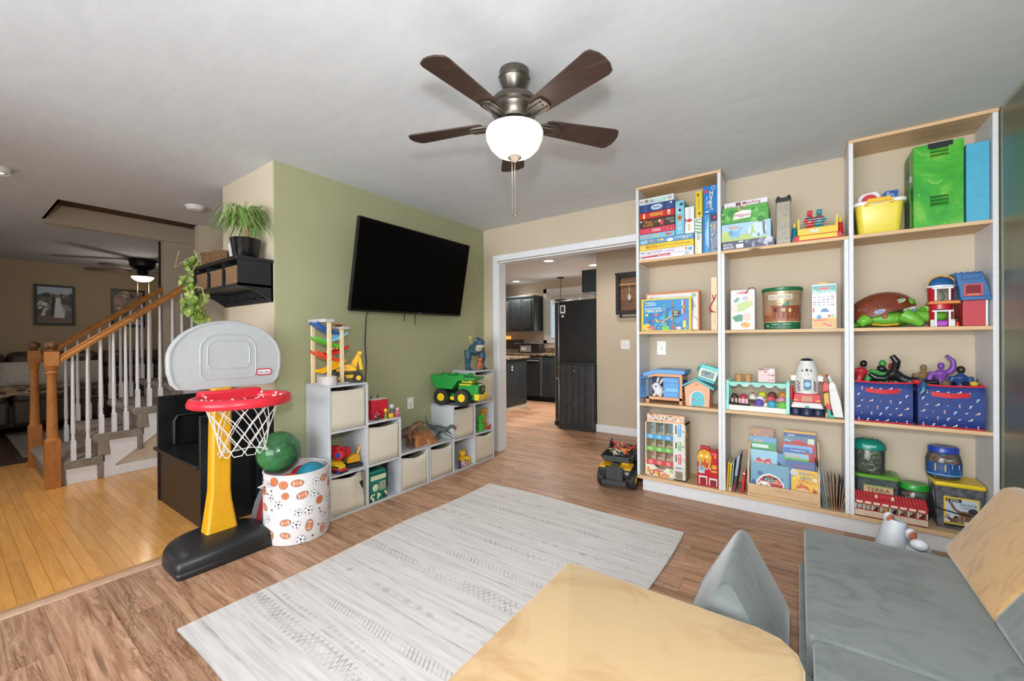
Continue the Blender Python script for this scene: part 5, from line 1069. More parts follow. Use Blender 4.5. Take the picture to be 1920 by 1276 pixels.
# glove and fist
zh = PT+.0006
def hand(T, mt, name, label, loc, curl, sc=1.0):
    mb = MB(T); mb.tube([(0, 0, 0), (0, 0, .06), (0, 0, .11)], [.034, .028, .026], 12, flat=.8)
    mb.ell((0, 0, .135), (.034, .018, .036))
    for i, (x, L) in enumerate(((-.027, .055), (-.009, .066), (.009, .062), (.026, .05))):
        c_ = curl; mb.tube([(x*.9, 0, .15), (x*1.1, -.004-.012*c_, .165+L*.35), (x*1.25, -.008-.035*c_, .165+L*(.75-.4*c_)), (x*1.3, -.012-.05*c_, .165+L*(1-1.1*c_))], [.0095, .009, .008, .006], 8)
    mb.tube([(-.025, 0, .115), (-.048, -.008, .135), (-.056, -.014, .158), (-.052, -.02-.02*curl, .178)], [.011, .010, .009, .007], 8)
    t_ = thing(name, label, 'toy glove', loc); part('hand', mb, mt, t_, remesh=.0035, smooth=180); return t_
gd = M('#D6A02C', .3, .25, .1)
t = hand(TR(.20, -.262, zh, 65, 0, 0), gd, 'toy_gauntlet', 'gold toy glove with raised fingers inside the open cube', (.20, -.262, zh), .22)
part('cuff', MB(TR(.20, -.262, zh)).lathe([(.04, .0), (.042, .02), (.036, .03), (.038, .05), (.034, .055)], caps=False), gd, t)
for k, c_ in enumerate(('#7A3FB0', '#3C6FC0', '#C24A2A', '#D9A93A')): part('stone', MB(TR(.20, -.262, zh, 65)).ell((-.024+.016*k, -.016, .163), (.0045, .004, .0045), 8, 6), P(c_), t)
t = hand(TR(.245, -.40+.03, zh, 60, 0, 0, .85), M('#3FAE3A', .6, 0, .06), 'green_toy_fist', 'green foam toy fist left of the gold glove', (.245, -.37, zh), 1.0)
part('cuff', MB(TR(.245, -.37, zh)).lathe([(.04, 0), (.04, .07), (.034, .08)], caps=False), M('#36A234', .6), t)
t = thing('red_toy_claw', 'red toy leaning below the gold glove in the cube', 'toy', (.26, -.25, zh)); part('body', MB().tube([(.265, -.285, zh+.012), (.27, -.255, zh+.02), (.265, -.225, zh+.04)], [.012, .014, .008], 8), P('#B23A2E'), t)
for sg in (-1, 1): part('claw', MB().tube([(.265, -.225, zh+.04), (.268, -.21+.005*sg, zh+.055), (.27, -.20+.012*sg, zh+.05)], [.006, .005, .002], 6), P('#B23A2E'), t)
t = thing('red_toy_launcher', 'dark red toy tube standing behind the green toy fist', 'toy', (.10, -.37, zh)); part('tube', MB().cyl((.09, -.375, zh), (.10, -.365, zh+.24), .022, .016, 12), P('#A32F22'), t); part('collar', MB().cyl((.096, -.369, zh+.12), (.098, -.367, zh+.15), .026, .026, 12), P('#6E1F18'), t)

# ================================================================ BOOKCASES
shp = M('#DEDEE0', .5, 0, .02, bstr=.01); YF = -.279
def bookcase(x0, x1, label, full=True):
    t = thing('bookcase', label, 'bookcase', ((x0+x1)/2, -.14, .1)); w = .022; zt = 2.418 if full else 1.829
    for a in (x0, x1-w): part('side_panel', B(a, YF, .125, a+w, -.002, zt), shp, t, bev=.0015)
    part('top_board' if full else 'top_shelf', B(x0-(.002 if full else 0), YF-.001, zt+.0003, x1+(.002 if full else 0), -.002, zt+(.020 if full else .021)), pine, t, bev=.0015)
    if full: part('shelf_board', B(x0+w, YF, 1.829, x1-w, -.002, 1.850), pine, t, bev=.0015)
    for z in (1.258, .686): part('shelf_board', B(x0+w, YF, z, x1-w, -.002, z+.021), pine, t, bev=.0015)
    part('bottom_board', B(x0-.001, YF-.002, .098, x1-.001, -.002, .1245), pine, t, bev=.0015)
    part('cleat', B(x0+.05, -.06, 0.0, x1-.05, -.002, .0975), shp, t)
bookcase(1.811, 2.4265, 'white and pine bookcase nearest the doorway, reaching the ceiling'); bookcase(2.4275, 3.1375, 'lower white and pine bookcase between the two tall ones', False); bookcase(3.1385, 3.755, 'white and pine bookcase in the right corner, reaching the ceiling')
kb = B(1.847, -.250, 0, 3.752, -.235, .0975).obj('plinth_board', shp, bev=.002); tag(kb, 'long white plinth board under the three bookcases', 'plinth')

F0 = -.262
def box(name, label, cat, x0, x1, z0, z1, c, y=F0, dp=.2, T=None, bev=.0025, group=None, rough=.45):
    o = B(x0+.0006, y, z0+.0006, x1-.0006, min(y+dp, -.006), z1-.0006, T).obj(name, M(c, rough, 0, .02, bstr=0), bev=bev); return tag(o, label, cat, group)
def fp(x0, x1, z0, z1, y=F0): return front(x0, y, z0, x1-x0, z1-z0)
gb = 'board game boxes on the left bookcase'
# -- top shelf, left bookcase: the stack
xl, xa, xb = 1.8345, 2.107, 2.241
rows = [(1.851, 1.886, xb, '#E9E9EA'), (1.886, 1.925, xb, '#E6E4E8'), (1.925, 1.973, xb+.001, '#EAC529'), (1.973, 2.014, xb+.001, '#5E97BE'), (2.014, 2.056, xa, '#86BDD0'), (2.056, 2.104, xa, '#CF3A52'), (2.104, 2.175, xa, '#3E2E27'), (2.175, 2.229, xa, '#C41E2E'), (2.229, 2.292, xa, '#33477F'), (2.292, 2.341, xa-.006, '#DCE4E6')]
labs = ['white game box with red corner band, bottom of the tall stack', 'white game box reading CANDY LAND, second from the stack bottom', 'yellow game box with red lettering, third from the stack bottom', 'blue game box with cartoon band, under the upright penguin box', 'pale blue game box with small red fish, under the pink one', 'pinkish red speckled game box below the dark brown one', 'dark brown game box with orange lettering, middle of the stack', 'red game box with yellow lettering HEDBANZ on its end', 'navy blue game box second from the top of the stack', 'white and pastel game box at the very top of the stack']
bxs = []
for (z0, z1, x1, c), lb in zip(rows, labs): bxs.append(box('board_game_box', lb, 'board game', xl, x1, z0, z1, c, dp=.25, group=gb))
W = [fp(xl, r_[2], r_[0], r_[1]) for r_ in rows]
W[0].poly([(.02, .45), (.58, .45), (.58, .98), (.02, .72)], '#C8213A').text('Pictionary', .03, .12, .13, .4, '#3A2A2E').text('PICTIONARY', .35, .5, .56, .78, '#F3F0EE').rect(.84, .2, .94, .8, '#C9C9CC').line([(.86, .25), (.86, .75)], .002, '#333').line([(.89, .25), (.89, .75)], .003, '#333')
W[1].text('CANDY LAND', .22, .28, .66, .76, '#A870B0').rect(.03, .35, .07, .7, '#4A7FC0').blobs(7, ['#C23A3A', '#4FA04A', '#D98A3A'], .004, .007, .08, .3, .2, .7, 2).ell(.87, .5, .007, .014, '#B98A62').ell(.94, .4, .014, .012, '#4F9AD0').line([(.66, .6), (.85, .75)], .002, '#A8A6B8')
W[2].text('OPERATION', .06, .25, .34, .8, '#B82A24').text('BE THE DOCTOR IN THIS SILLY SKILL GAME!', .37, .42, .93, .62, '#7A5A20').ell(.09, .5, .012, .012, '#F4EFE2').ell(.09, .5, .006, .006, '#B82A24')
W[3].text('BLUEY', .03, .2, .16, .8, '#F1F4F8').blobs(8, ['#E2A24A', '#F0E0B0', '#D98A5A'], .006, .012, .2, .3, .46, .7, 4).ell(.58, .35, .025, .013, '#E9EEF2').text('SCAVENGER HUNT', .66, .48, .97, .78, '#E4EDF4').text('GAME', .8, .2, .9, .42, '#E4EDF4')
W[4].text('Hello Fish', .03, .25, .36, .75, '#D08A88').ell(.5, .5, .008, .011, '#E8C24A').ell(.8, .5, .016, .008, '#C7384A').poly([(.86, .5), (.9, .8), (.9, .25)], '#C7384A')
W[5].blobs(26, ['#E06A7C', '#B82A44', '#E88A98'], .003, .006, .02, .05, .98, .95, 6).text('Chutter', .36, .3, .62, .78, '#F3DDE0')
W[6].text('Throw', .14, .5, .36, .85, '#E08A24').text('in LAVA!', .12, .14, .40, .5, '#E08A24').text('EPIC GAME', .42, .45, .55, .65, '#C97A24').rect(.56, .45, .61, .75, '#E6DDD6').ell(.66, .55, .012, .016, '#C0322E').ell(.64, .28, .014, .012, '#D8443A').rect(.76, .55, .98, .78, '#7D7672').text('CLUB', .86, .25, .98, .45, '#CFC8C4').rect(.02, .7, .08, .85, '#D8CFCA')
W[7].text('HEDBANZ', .30, .3, .68, .78, '#F0D22E').ell(.14, .55, .008, .017, '#F2C79A').ell(.14, .3, .01, .012, '#F0D22E').ell(.84, .68, .011, .012, '#F3EDEA').ell(.84, .4, .012, .014, '#E8A070')
W[8].blobs(0, ['#000'], .1, .2)
for i in range(9): W[8].rect(.02+.11*i, .03, .10+.11*i, .97, '#3B518C' if i % 2 else '#2C3F74')
W[8].ell(.5, .5, .045, .022, '#B8CFE4').text('Sequence', .40, .3, .60, .72, '#2B3E74').ell(.9, .75, .008, .008, '#E4E8F0')
W[9].rect(.02, .12, .78, .7, '#A6CDC8').blobs(8, ['#D890B0', '#7FB04A', '#C24A3A', '#8AB8D8'], .008, .014, .05, .3, .4, .6, 3).text('My First Game', .42, .28, .72, .55, '#F0F6F6').rect(.81, .2, .95, .75, '#C9C4C4').line([(.84, .25), (.84, .7)], .002, '#444').line([(.88, .25), (.88, .7)], .003, '#444').line([(.92, .25), (.92, .7)], .002, '#444')
for w_, b_ in zip(W, bxs): w_.done(b_)
o = box('board_game_box', 'tall pale blue game box with penguins, upright on the stack', 'board game', 2.110, 2.175, 2.0145, 2.274, '#7DC0DA', dp=.22, group=gb)
fp(2.110, 2.175, 2.0145, 2.274).blobs(4, ['#E8EEF2', '#3A4148'], .008, .014, .2, .62, .8, .95, 4).ell(.5, .5, .02, .022, '#C98A3A').ell(.5, .5, .011, .014, '#8A5A24').text('ICE', .3, .12, .78, .40, '#1F2E3A', -90).text('ICE', .32, .125, .74, .39, '#CFE6F0', -90).ell(.5, .72, .012, .01, '#23272B').done(o)
o = box('board_game_box', 'tall white game box with red fish, right of the penguin box', 'board game', 2.179, 2.246, 2.0145, 2.214, '#E6E6E8', dp=.22, group=gb)
fp(2.179, 2.246, 2.0145, 2.214).text('BANANAS', .4, .55, .62, .96, '#B7B3BC', 90).ell(.5, .48, .02, .012, '#C8333A').poly([(.2, .5), (.05, .62), (.05, .38)], '#C8333A').line([(.35, .36), (.5, .25), (.45, .1)], .012, '#D9B86A').done(o)
o = box('board_game_box', 'white and green striped box standing at the stack right end', 'board game', 2.249, 2.298, 1.851, 2.1225, '#E4E6D8', dp=.23, group=gb)
q = fp(2.249, 2.298, 1.851, 2.1225)
for i in range(4): q.poly([(.05, .60+.09*i), (.95, .55+.09*i), (.95, .59+.09*i), (.05, .64+.09*i)], '#5EA877')
for i in range(6): q.poly([(.05, .04+.055*i), (.55, .02+.055*i), (.55, .04+.055*i), (.05, .06+.055*i)], '#DCCB5A')
q.ell(.3, .94, .006, .008, '#7A8A80').ell(.7, .94, .006, .008, '#7A8A80').text('SOGGY', .3, .36, .72, .58, '#2C2C2E', -90).done(o)
o = box('board_game_box', 'narrow yellow game box on the green striped box', 'board game', 2.253, 2.303, 2.123, 2.316, '#E3CE2E', dp=.23, group=gb)
fp(2.253, 2.303, 2.123, 2.316).rect(.06, .03, .94, .97, '#D9C12A').ell(.4, .86, .009, .011, '#8A4A22').ell(.6, .14, .009, .011, '#8A4A22').text('CHOMPING', .38, .28, .60, .76, '#C08A22', 90).done(o)
o = box('board_game_box', 'light blue game box standing under the blue Zingo box', 'board game', 2.3045, 2.351, 1.851, 2.135, '#4A97CC', dp=.22, group=gb)
fp(2.3045, 2.351, 1.851, 2.135).rect(0, 0, .3, 1, '#1F6FB4').poly([(.35, .5), (.9, .95), (.9, .1), (.45, .25)], '#8FC0E0').text('FROZEN FUN', .55, .35, .75, .8, '#DCE9F4', 90).done(o)
o = box('board_game_box', 'silver and navy starry game box against the right side panel', 'board game', 2.352, 2.4035, 1.851, 2.133, '#7E8CA4', dp=.22, group=gb)
fp(2.352, 2.4035, 1.851, 2.133).blobs(40, ['#A9B4C6', '#5A6884', '#C6CDD8', '#4A5470'], .003, .008, .05, .02, .95, .98, 9).rect(.1, .8, .95, .98, '#2C2F55').ell(.6, .9, .012, .01, '#B23A4A').poly([(.4, .72), (.7, .74), (.6, .55), (.5, .54)], '#D9A25A').done(o)
o = box('board_game_box', 'bright blue Zingo box laid across the two upright boxes', 'board game', 2.306, 2.4035, 2.1355, 2.343, '#0F72BC', dp=.22, group=gb)
fp(2.306, 2.4035, 2.1355, 2.343).text('Zingo!', .40, .12, .74, .80, '#1A4A86', -90).text('Zingo!', .38, .13, .71, .81, '#F2EAC4', -90).text('Bingo With A Zing', .22, .2, .33, .62, '#E4E8EE', -90).ell(.2, .8, .014, .014, '#D23A4A').ell(.72, .9, .014, .014, '#DCE6EE').ell(.72, .9, .011, .011, '#0F72BC').ell(.3, .08, .014, .008, '#A9C8E0').done(o)

# -- top shelf, middle bookcase
gm = 'game boxes on the middle bookcase'
o = box('board_game_box', 'silver grey box with panda and text, bottom of middle stack', 'board game', 2.432, 2.752, 1.851, 1.911, '#5A5C72', dp=.24, group=gm)
fp(2.432, 2.752, 1.851, 1.911).blobs(30, ['#8A8DA8', '#B4B6CC', '#454760', '#C9CAD8'], .006, .02, .35, .1, .98, .9, 4).text('PANDA PUFF', .02, .5, .2, .75, '#E8E8F0').text('GAME SET', .02, .15, .24, .42, '#F2F2F6').rect(.28, .15, .42, .6, '#E6E6EC').rect(.33, .8, .4, .95, '#E4E4EA').done(o)
o = box('board_game_box', 'pale blue elephant game box in the middle of its stack', 'board game', 2.429, 2.731, 1.9115, 2.037, '#A9CBE0', dp=.24, group=gm)
q = fp(2.429, 2.731, 1.9115, 2.037); q.poly([(0, 0), (1, 0), (.7, .25), (.35, .35), (0, .5)], '#B5C97A').ell(.1, .45, .02, .02, '#C9CF62').ell(.28, .38, .032, .022, '#7FB4DC').ell(.2, .48, .016, .018, '#5F9CCB').line([(.33, .45), (.41, .65), (.4, .75)], .012, '#7FB4DC').line([(.24, .3), (.24, .1)], .012, '#7FB4DC').line([(.34, .3), (.35, .12)], .012, '#7FB4DC').text('Elefun', .16, .66, .36, .88, '#D98A5A')
q.ell(.73, .5, .062, .055, '#6FA9A4', 22).ell(.73, .5, .060, .053, '#C6DCEC', 22).line([(.63, .78), (.64, .5), (.60, .2)], .012, '#A9BF6A').line([(.64, .5), (.7, .3)], .008, '#A9BF6A').line([(.86, .78), (.86, .45), (.88, .2)], .013, '#6E6474').ell(.86, .82, .01, .01, '#8A7A70').ell(.76, .2, .008, .012, '#4A8FB4').done(o)
o = box('board_game_box', 'green jungle game box reading Hippos', 'board game', 2.430, 2.719, 2.0375, 2.125, '#4E9E3E', dp=.24, group=gm)
fp(2.430, 2.719, 2.0375, 2.125).blobs(20, ['#63B24E', '#3B8432', '#78BE60'], .012, .026, .03, .05, .97, .95, 5).poly([(.26, .28), (.62, .34), (.64, .86), (.45, .98), (.28, .80)], '#F2EDE6').text('Hippos', .30, .36, .61, .76, '#A8242C').done(o)
o = box('board_game_box', 'green game box lid lying on the Hippos box', 'board game', 2.430, 2.71, 2.1255, 2.16, '#58A646', y=-.24, dp=.21, group=gm)
front(2.43, -.24, 2.1255, .28, .0345).blobs(6, ['#E8A23A', '#8A6FB4', '#D9C24A'], .006, .012, .38, .2, .55, .9, 5).text('Hungry', .40, .25, .55, .75, '#6A4A9A').done(o)
o = box('board_game_box', 'white Matching game box at the top back of middle stack', 'board game', 2.437, 2.71, 2.1605, 2.206, '#E6E4EA', y=-.20, dp=.18, group=gm)
front(2.437, -.20, 2.1605, .273, .0455).text('Matching', .44, .2, .84, .85, '#A8323C').rect(.28, .3, .40, .85, '#3A3F7A').ell(.34, .55, .01, .01, '#C2452E').text('Animal', .06, .1, .22, .5, '#C8506A').done(o)
t = thing('block_tower', 'pale wooden block tower in a clear case with black lid', 'game', (2.80, -.22, 1.851))
rw = random.Random(4)
for k in range(18):
    for j in range(3):
        z = 1.8515+.0158*k
        if k % 2 == 0: part('block', B(2.764+.0245*j, -.245, z, 2.764+.0245*j+.0238, -.172+rw.uniform(-.002, .002), z+.0154), wood('tower_block', ['#C9AF8E', '#D8C2A4', '#E4D2B8'], (20, 20, 20), .6, var=.12), t)
        else: part('block', B(2.764, -.245+.0245*j, z, 2.8375, -.245+.0245*j+.0238, z+.0154), MATS['tower_block'], t)
part('clear_case', MB().box(2.759, -.25, 1.8512, 2.761, -.167, 2.15).box(2.8405, -.25, 1.8512, 2.8425, -.167, 2.15).box(2.759, -.252, 1.8512, 2.8425, -.25, 2.15), clear('#EFF1F2', .05), t); part('lid', MB().box(2.757, -.255, 2.142, 2.8445, -.163, 2.165), M('#1F2022', .4), t, bev=.006)
for a in (2.763, 2.822): part('lid_clip', B(a, -.25, 2.164, a+.018, -.17, 2.178), M('#1F2022', .4), t, bev=.005)
# boxing robots ring
t = thing('boxing_ring_toy', 'red and yellow boxing ring toy with two plain fighters', 'toy', (2.985, -.19, 1.851)); rd = P('#CE1F2B'); yl2 = P('#E8C63C'); tl = P('#1C8291')
part('base', MB().prism([(2.85, 1.8512), (3.112, 1.8512), (3.105, 1.89), (2.862, 1.89)], -.27, -.11, 'y'), rd, t, bev=.004); part('front_panel', MB().prism([(2.885, 1.858), (3.085, 1.858), (3.08, 1.884), (2.89, 1.884)], -.276, -.27, 'y'), yl2, t)
part('ring_wall', B(2.878, -.262, 1.89, 3.088, -.12, 1.935), yl2, t, bev=.003); p = front(2.94, -.2622, 1.902, .055, .024); p.rect(0, 0, 1, 1, '#B9B7AE').rect(.06, .1, .94, .9, '#D9D8D2'); p.done(t, 'plate_print')
for k in range(12): part('wall_rib', B(2.884+.017*k, -.2635, 1.893, 2.888+.017*k, -.262, 1.93), yl2, t)
for x in (2.884, 3.082):
    for y in (-.255, -.128): part('corner_post', B(x-.005, y-.005, 1.935, x+.005, y+.005, 2.0), yl2, t)
for z in (1.957, 1.972, 1.988): part('rope', MB().tube([(2.884, -.255, z), (3.082, -.255, z), (3.082, -.128, z), (2.884, -.128, z)], .0018, 5, close=True), M('#C9C2B4', .6), t)
for x, c_ in ((2.861, tl), (3.102, rd)):
    part('handle', MB().lathe([(.02, 1.89), (.016, 1.90), (.013, 1.955), (.012, 1.96)], (x, -.20, 0), 14), c_, t); part('thumb_button', MB().lathe([(.010, 1.96), (.010, 1.985), (.008, 1.99), (.002, 1.991)], (x, -.20, 0), 12), yl2, t)
part('left_base', B(2.845, -.22, 1.8515, 2.872, -.15, 1.892), tl, t, bev=.004)
for x, c_, sg in ((2.945, rd, 1), (2.995, tl, -1)):
    mb = MB(); y = -.19; mb.tube([(x-.012, y, 1.93), (x-.010, y, 1.97)], .009, 8); mb.tube([(x+.012, y, 1.93), (x+.010, y, 1.97)], .009, 8); mb.ell((x, y, 1.995), (.028, .018, .034)); mb.box(x-.014, y-.014, 2.035, x+.014, y+.014, 2.062); mb.tube([(x+sg*.018, y, 2.01), (x+sg*.045, y-.012, 2.0+.0*sg), (x+sg*.06, y-.02, 2.018)], .009, 8); mb.tube([(x-sg*.02, y, 2.01), (x-sg*.032, y, 1.985)], .009, 8); mb.cyl((x, y, 2.02), (x, y, 2.04), .008)
    part('fighter', mb, c_, t, remesh=.003, smooth=180)

# -- top shelf, right bookcase
t = thing('yellow_bin', 'yellow plastic toy bin with white rim and swing handle', 'bucket', (3.285, -.16, 1.851)); bnp = P('#E7D24A')
def tub(z, w_, d_, r_): return [V((3.285+a-w_/2, -.152+b-d_/2, z)) for a, b in rrect(w_, d_, (r_,)*4, 5)]
part('body', MB().rings([tub(1.8512, .185, .17, .03), tub(1.856, .192, .176, .03), tub(2.035, .222, .20, .035), tub(2.035, .212, .19, .035), tub(1.86, .18, .165, .03)]), bnp, t); part('rim', MB().rings([tub(2.03, .228, .206, .035), tub(2.03, .246, .222, .04), tub(2.046, .25, .226, .04), tub(2.052, .242, .218, .04), tub(2.052, .215, .195, .035), tub(2.03, .212, .19, .035)], True), P('#E6E6E2'), t)
part('handle_grip', MB().rings([[V((x, -.268+dy, 2.047+dz)) for dy, dz in ((-.012, -.014), (.004, -.014), (.004, .014), (-.012, .014))] for x in (3.225, 3.335)]), P('#E9B82E'), t, bev=.005)
for x in (3.222, 3.338): part('handle_tab', B(x-.008, -.274, 2.022, x+.008, -.262, 2.04), P('#E9B82E'), t, bev=.002)
t = thing('game_controller_toy', 'white toy with a round red button standing in the yellow bin', 'toy', (3.245, -.15, 1.90)); X = TR(3.246, -.155, 2.082, 0, 0, -8); part('shell', MB(X).prism([(-.055, -.15), (.055, -.15), (.055, .02), (.04, .045), (-.03, .045), (-.055, .02)], -.014, .014, 'y'), P('#E4E4E4'), t, bev=.006)
bt_ = part('red_disc', MB(X).cyl((0, -.013, -.008), (0, -.024, -.008), .040, .037, 24), P('#D2303C'), t)
part('centre_button', MB(X).cyl((0, -.023, -.008), (0, -.027, -.008), .013, .012, 16), P('#E04A52'), bt_)
for k in range(4): part('groove', MB(X).box(-.0015, -.0245, .012, .0015, -.0235, .03, X=Matrix.Translation((0, 0, -.008)) @ Matrix.Rotation(pi/4+pi/2*k, 4, 'Y')), M('#9E1E28', .5), bt_)
o = MB(TR(3.345, -.13, 2.075, 0, 0, 6)).prism([(-.035, -.15), (.035, -.15), (.035, .055), (-.02, .05), (-.035, .035)], -.006, .006, 'y').obj('blue_card', P('#1D55A0')); tag(o, 'blue playing card pack standing in the yellow bin', 'card box')
p = Print((0, 0, 0), (1, 0, 0), (0, 0, 1), .06, .10, T=TR(3.345, -.13, 2.075, 0, 0, 6) @ Matrix.Translation((-.03, -.0065, -.05))); p.ell(.6, .45, .014, .014, '#C9D8EE').ell(.6, .45, .010, .010, '#1D55A0').ell(.6, .7, .012, .012, '#C9D8EE').ell(.6, .7, .008, .008, '#1D55A0').text('UNO', .2, .65, .42, .95, '#DCE6F4', 90); p.done(o)
def lock_mat():
    def fn(g, b):
        n = g.noise(g.coord(), 5, 5, .6, 1.0); sp = g('SeparateXYZ', Vector=g.coord())
        g.set(b.inputs['Base Color'], g.ramp(n, [(.3, '#1F8A2A'), (.5, '#3FA62E'), (.68, '#86C24A')])); b.inputs['Roughness'].default_value = .35; bump(g, b, n, .05, .004)
    return mat('locker', fn)
t = thing('green_locker_box', 'scuffed green mini locker box with louvre slots on the top shelf', 'locker', (3.53, -.14, 1.851)); lm_ = lock_mat()
part('body', B(3.43, -.262, 1.8515, 3.632, -.03, 2.322), lm_, t, bev=.003); part('top_notch', B(3.49, -.2635, 2.296, 3.59, -.10, 2.3235), M('#14181C', .6), t)
for z in (2.24, 1.965):
    for k in range(3): part('louvre', MB().prism([(-.262, 0), (-.268, .003), (-.262, .010)], 3.498, 3.572, 'x', X=Matrix.Translation((0, 0, z+.02*k))), lm_, t); part('slot', B(3.498, -.2625, z+.02*k+.010, 3.572, -.2615, z+.02*k+.016), M('#0C2A10', .7), t)
part('side_door', B(3.426, -.20, 1.87, 3.43, -.045, 2.30), M('#77905A', .5, 0, .1), t)
for k in range(3): part('side_slot', B(3.4255, -.17, 2.18+.02*k, 3.4265, -.10, 2.188+.02*k), M('#2F4A26', .7), t)
part('latch', B(3.422, -.215, 2.13, 3.43, -.20, 2.17), M('#A9AEA4', .4, .6), t); part('finger_hook', MB().tube([(3.425, -.225, 2.10), (3.418, -.23, 2.05), (3.425, -.225, 2.0)], .005, 6), M('#3E7A36', .4), t)
p = fp(3.43, 3.632, 1.8515, 2.322); p.line([(.30, .57), (.38, .52), (.5, .51), (.58, .55)], .003, '#A9D08A').line([(.03, .98), (.2, .86)], .0015, '#9CCB7A').line([(.12, .42), (.1, .38)], .002, '#B8DCA0').line([(.7, .42), (.8, .40)], .002, '#8FC470'); p.done(t, 'scratches')
t = thing('blue_file_box', 'plain blue metal box standing right of the green locker', 'box', (3.684, -.14, 1.851)); part('body', B(3.64, -.262, 1.8515, 3.727, -.03, 2.281), M('#4FA8C8', .4, 0, .03), t, bev=.002); part('lid_line', B(3.6405, -.2626, 1.985, 3.7265, -.2618, 1.9865), M('#3A8CAC', .5), t)
for z in (1.92, 2.0, 2.06, 2.15, 2.22): part('hinge', B(3.7265, -.255, z, 3.7295, -.245, z+.028), M('#2F6F8C', .4), t)
tag(B(3.165, -.20, 1.8515, 3.171, -.08, 1.975).obj('blue_folder', M('#41607A', .5), bev=.002), 'dark blue thin item between yellow bin and side panel', 'folder')

# -- second shelf (z 1.279)
Z2 = 1.2792
o = box('marble_run_box', 'yellow framed blue MARBLE RUN box leaning at the front', 'toy box', 1.845, 2.222, Z2, 1.537, '#E8C51E', dp=.035)
q = fp(1.845, 2.222, Z2, 1.537); q.rect(.045, .035, .955, .955, '#1478B4').poly([(.045, .5), (.955, .62), (.955, .955), (.045, .955)], '#1E86C4').blobs(26, ['#0E5C94', '#1C94CC', '#2AA6D8'], .012, .03, .08, .1, .92, .6, 4)
q.rect(.08, .78, .115, .90, '#E8D23A').rect(.088, .80, .107, .88, '#1D3A50').text('NATIONAL', .125, .845, .30, .895, '#F0F4F6').text('GEOGRAPHIC', .125, .785, .31, .83, '#F0F4F6').text('GLOW-IN-THE-DARK', .08, .68, .42, .725, '#EAF2F4').text('MARBLE RUN', .08, .59, .42, .67, '#F1E9A0')
for u, v0, v1, c in ((.2, .2, .55, '#1C5FA6'), (.46, .12, .82, '#6FB83A'), (.54, .15, .7, '#1B3F8C'), (.63, .1, .90, '#8A6A2A'), (.70, .1, .5, '#2A6FB0'), (.86, .3, .93, '#C9352E'), (.82, .5, .92, '#D9E4EC')): q.rect(u, v0, u+.022, v1, c)
q.line([(.2, .5), (.36, .52), (.5, .6)], .006, '#4A3A9A').line([(.34, .3), (.45, .28), (.6, .45)], .009, '#E0A63A').line([(.3, .38), (.34, .28)], .012, '#E8C23A').line([(.55, .62), (.63, .7), (.7, .72)], .006, '#1C3F8C').ell(.12, .5, .012, .009, '#DDE04A').ell(.31, .5, .014, .010, '#D8703A').ell(.88, .4, .03, .03, '#4A7CC6').ell(.86, .7, .017, .015, '#2A3A44').ell(.86, .7, .011, .010, '#D2A84A')
q.poly([(.63, .52), (.67, .62), (.74, .62), (.78, .52), (.74, .42), (.67, .42)], '#20262C').text('80', .67, .53, .74, .60, '#E8DC5A').text('PIECES', .665, .46, .745, .51, '#E9E9E4').ell(.12, .14, .03, .025, '#E0C63A').ell(.2, .1, .03, .016, '#E0682A').ell(.35, .14, .012, .02, '#1C6FB8').ell(.5, .1, .03, .02, '#7AC23A').ell(.68, .1, .018, .012, '#B8402A').ell(.76, .09, .018, .010, '#DDE9F0').rect(.84, .1, .90, .3, '#E8D22E').blobs(22, ['#C9482E', '#E8C23A', '#3A9AD0', '#6FB83A', '#5A3A9A'], .004, .009, .08, .05, .92, .4, 8).text('GREAT FUN', .07, .05, .2, .085, '#EDEFF0'); q.done(o)
o = box('craft_kit_box', 'orange edged white box standing behind the marble run box', 'toy box', 1.868, 2.272, Z2, 1.588, '#CE7E48', y=-.215, dp=.06)
q = front(1.868, -.215, Z2, .404, .309); q.rect(.03, .03, .965, .945, '#DCDADF').text('ABC', .06, .82, .18, .9, '#C8604A').text('wood', .19, .82, .28, .9, '#8FB07A').text('learning through play together', .38, .86, .75, .89, '#9A98A2').text('for small hands', .38, .82, .7, .845, '#A9A7B0').ell(.90, .88, .017, .014, '#7FB08A').blobs(18, ['#B9B4C0', '#D9A98A', '#C9C6CE'], .008, .02, .83, .1, .93, .75, 5).poly([(.83, .06), (.95, .06), (.93, .3), (.86, .34)], '#EDECEE').line([(.88, .8), (.88, .5)], .006, '#6A7A9A').done(o)
t = thing('wooden_board_game', 'pale wooden plank with red cord at the right of left bookcase', 'toy', (2.378, -.2, Z2)); part('plank', B(2.357, -.262, Z2+.0006, 2.399, -.14, 1.668), wood('birch2', ['#D2B88E', '#DEC7A2', '#E8D6B6'], (14, 14, 2), .5, var=.03), t, bev=.002)
part('red_cord', MB().tube([(2.392, -.265, 1.54), (2.378, -.27, 1.50), (2.350, -.275, 1.455), (2.345, -.275, 1.435), (2.362, -.268, 1.415), (2.39, -.265, 1.412)], .0035, 6), P('#B8262E'), t); part('red_cord', MB().tube([(2.368, -.265, 1.538), (2.376, -.27, 1.50), (2.356, -.272, 1.46), (2.356, -.272, 1.43), (2.375, -.266, 1.412)], .0035, 6), P('#B8262E'), t); part('peg', MB().cyl((2.386, -.262, 1.475), (2.386, -.272, 1.475), .008, n=12), M('#DDDDE0', .3, .3), t)
p = fp(2.357, 2.399, Z2, 1.668); p.text('Wood Game', .55, .1, .68, .28, '#6A4A30', 90); p.done(t, 'lettering')
o = box('animal_block_box', 'white toy box with crocodile pictures left of the log tin', 'toy box', 2.484, 2.634, Z2, 1.564, '#DDDDE2', y=-.25, dp=.11)
q = front(2.484, -.25, Z2, .15, .285); q.ell(.5, .92, .038, .010, '#D06A72').text('Mel & D', .34, .905, .66, .935, '#F2E4E4')
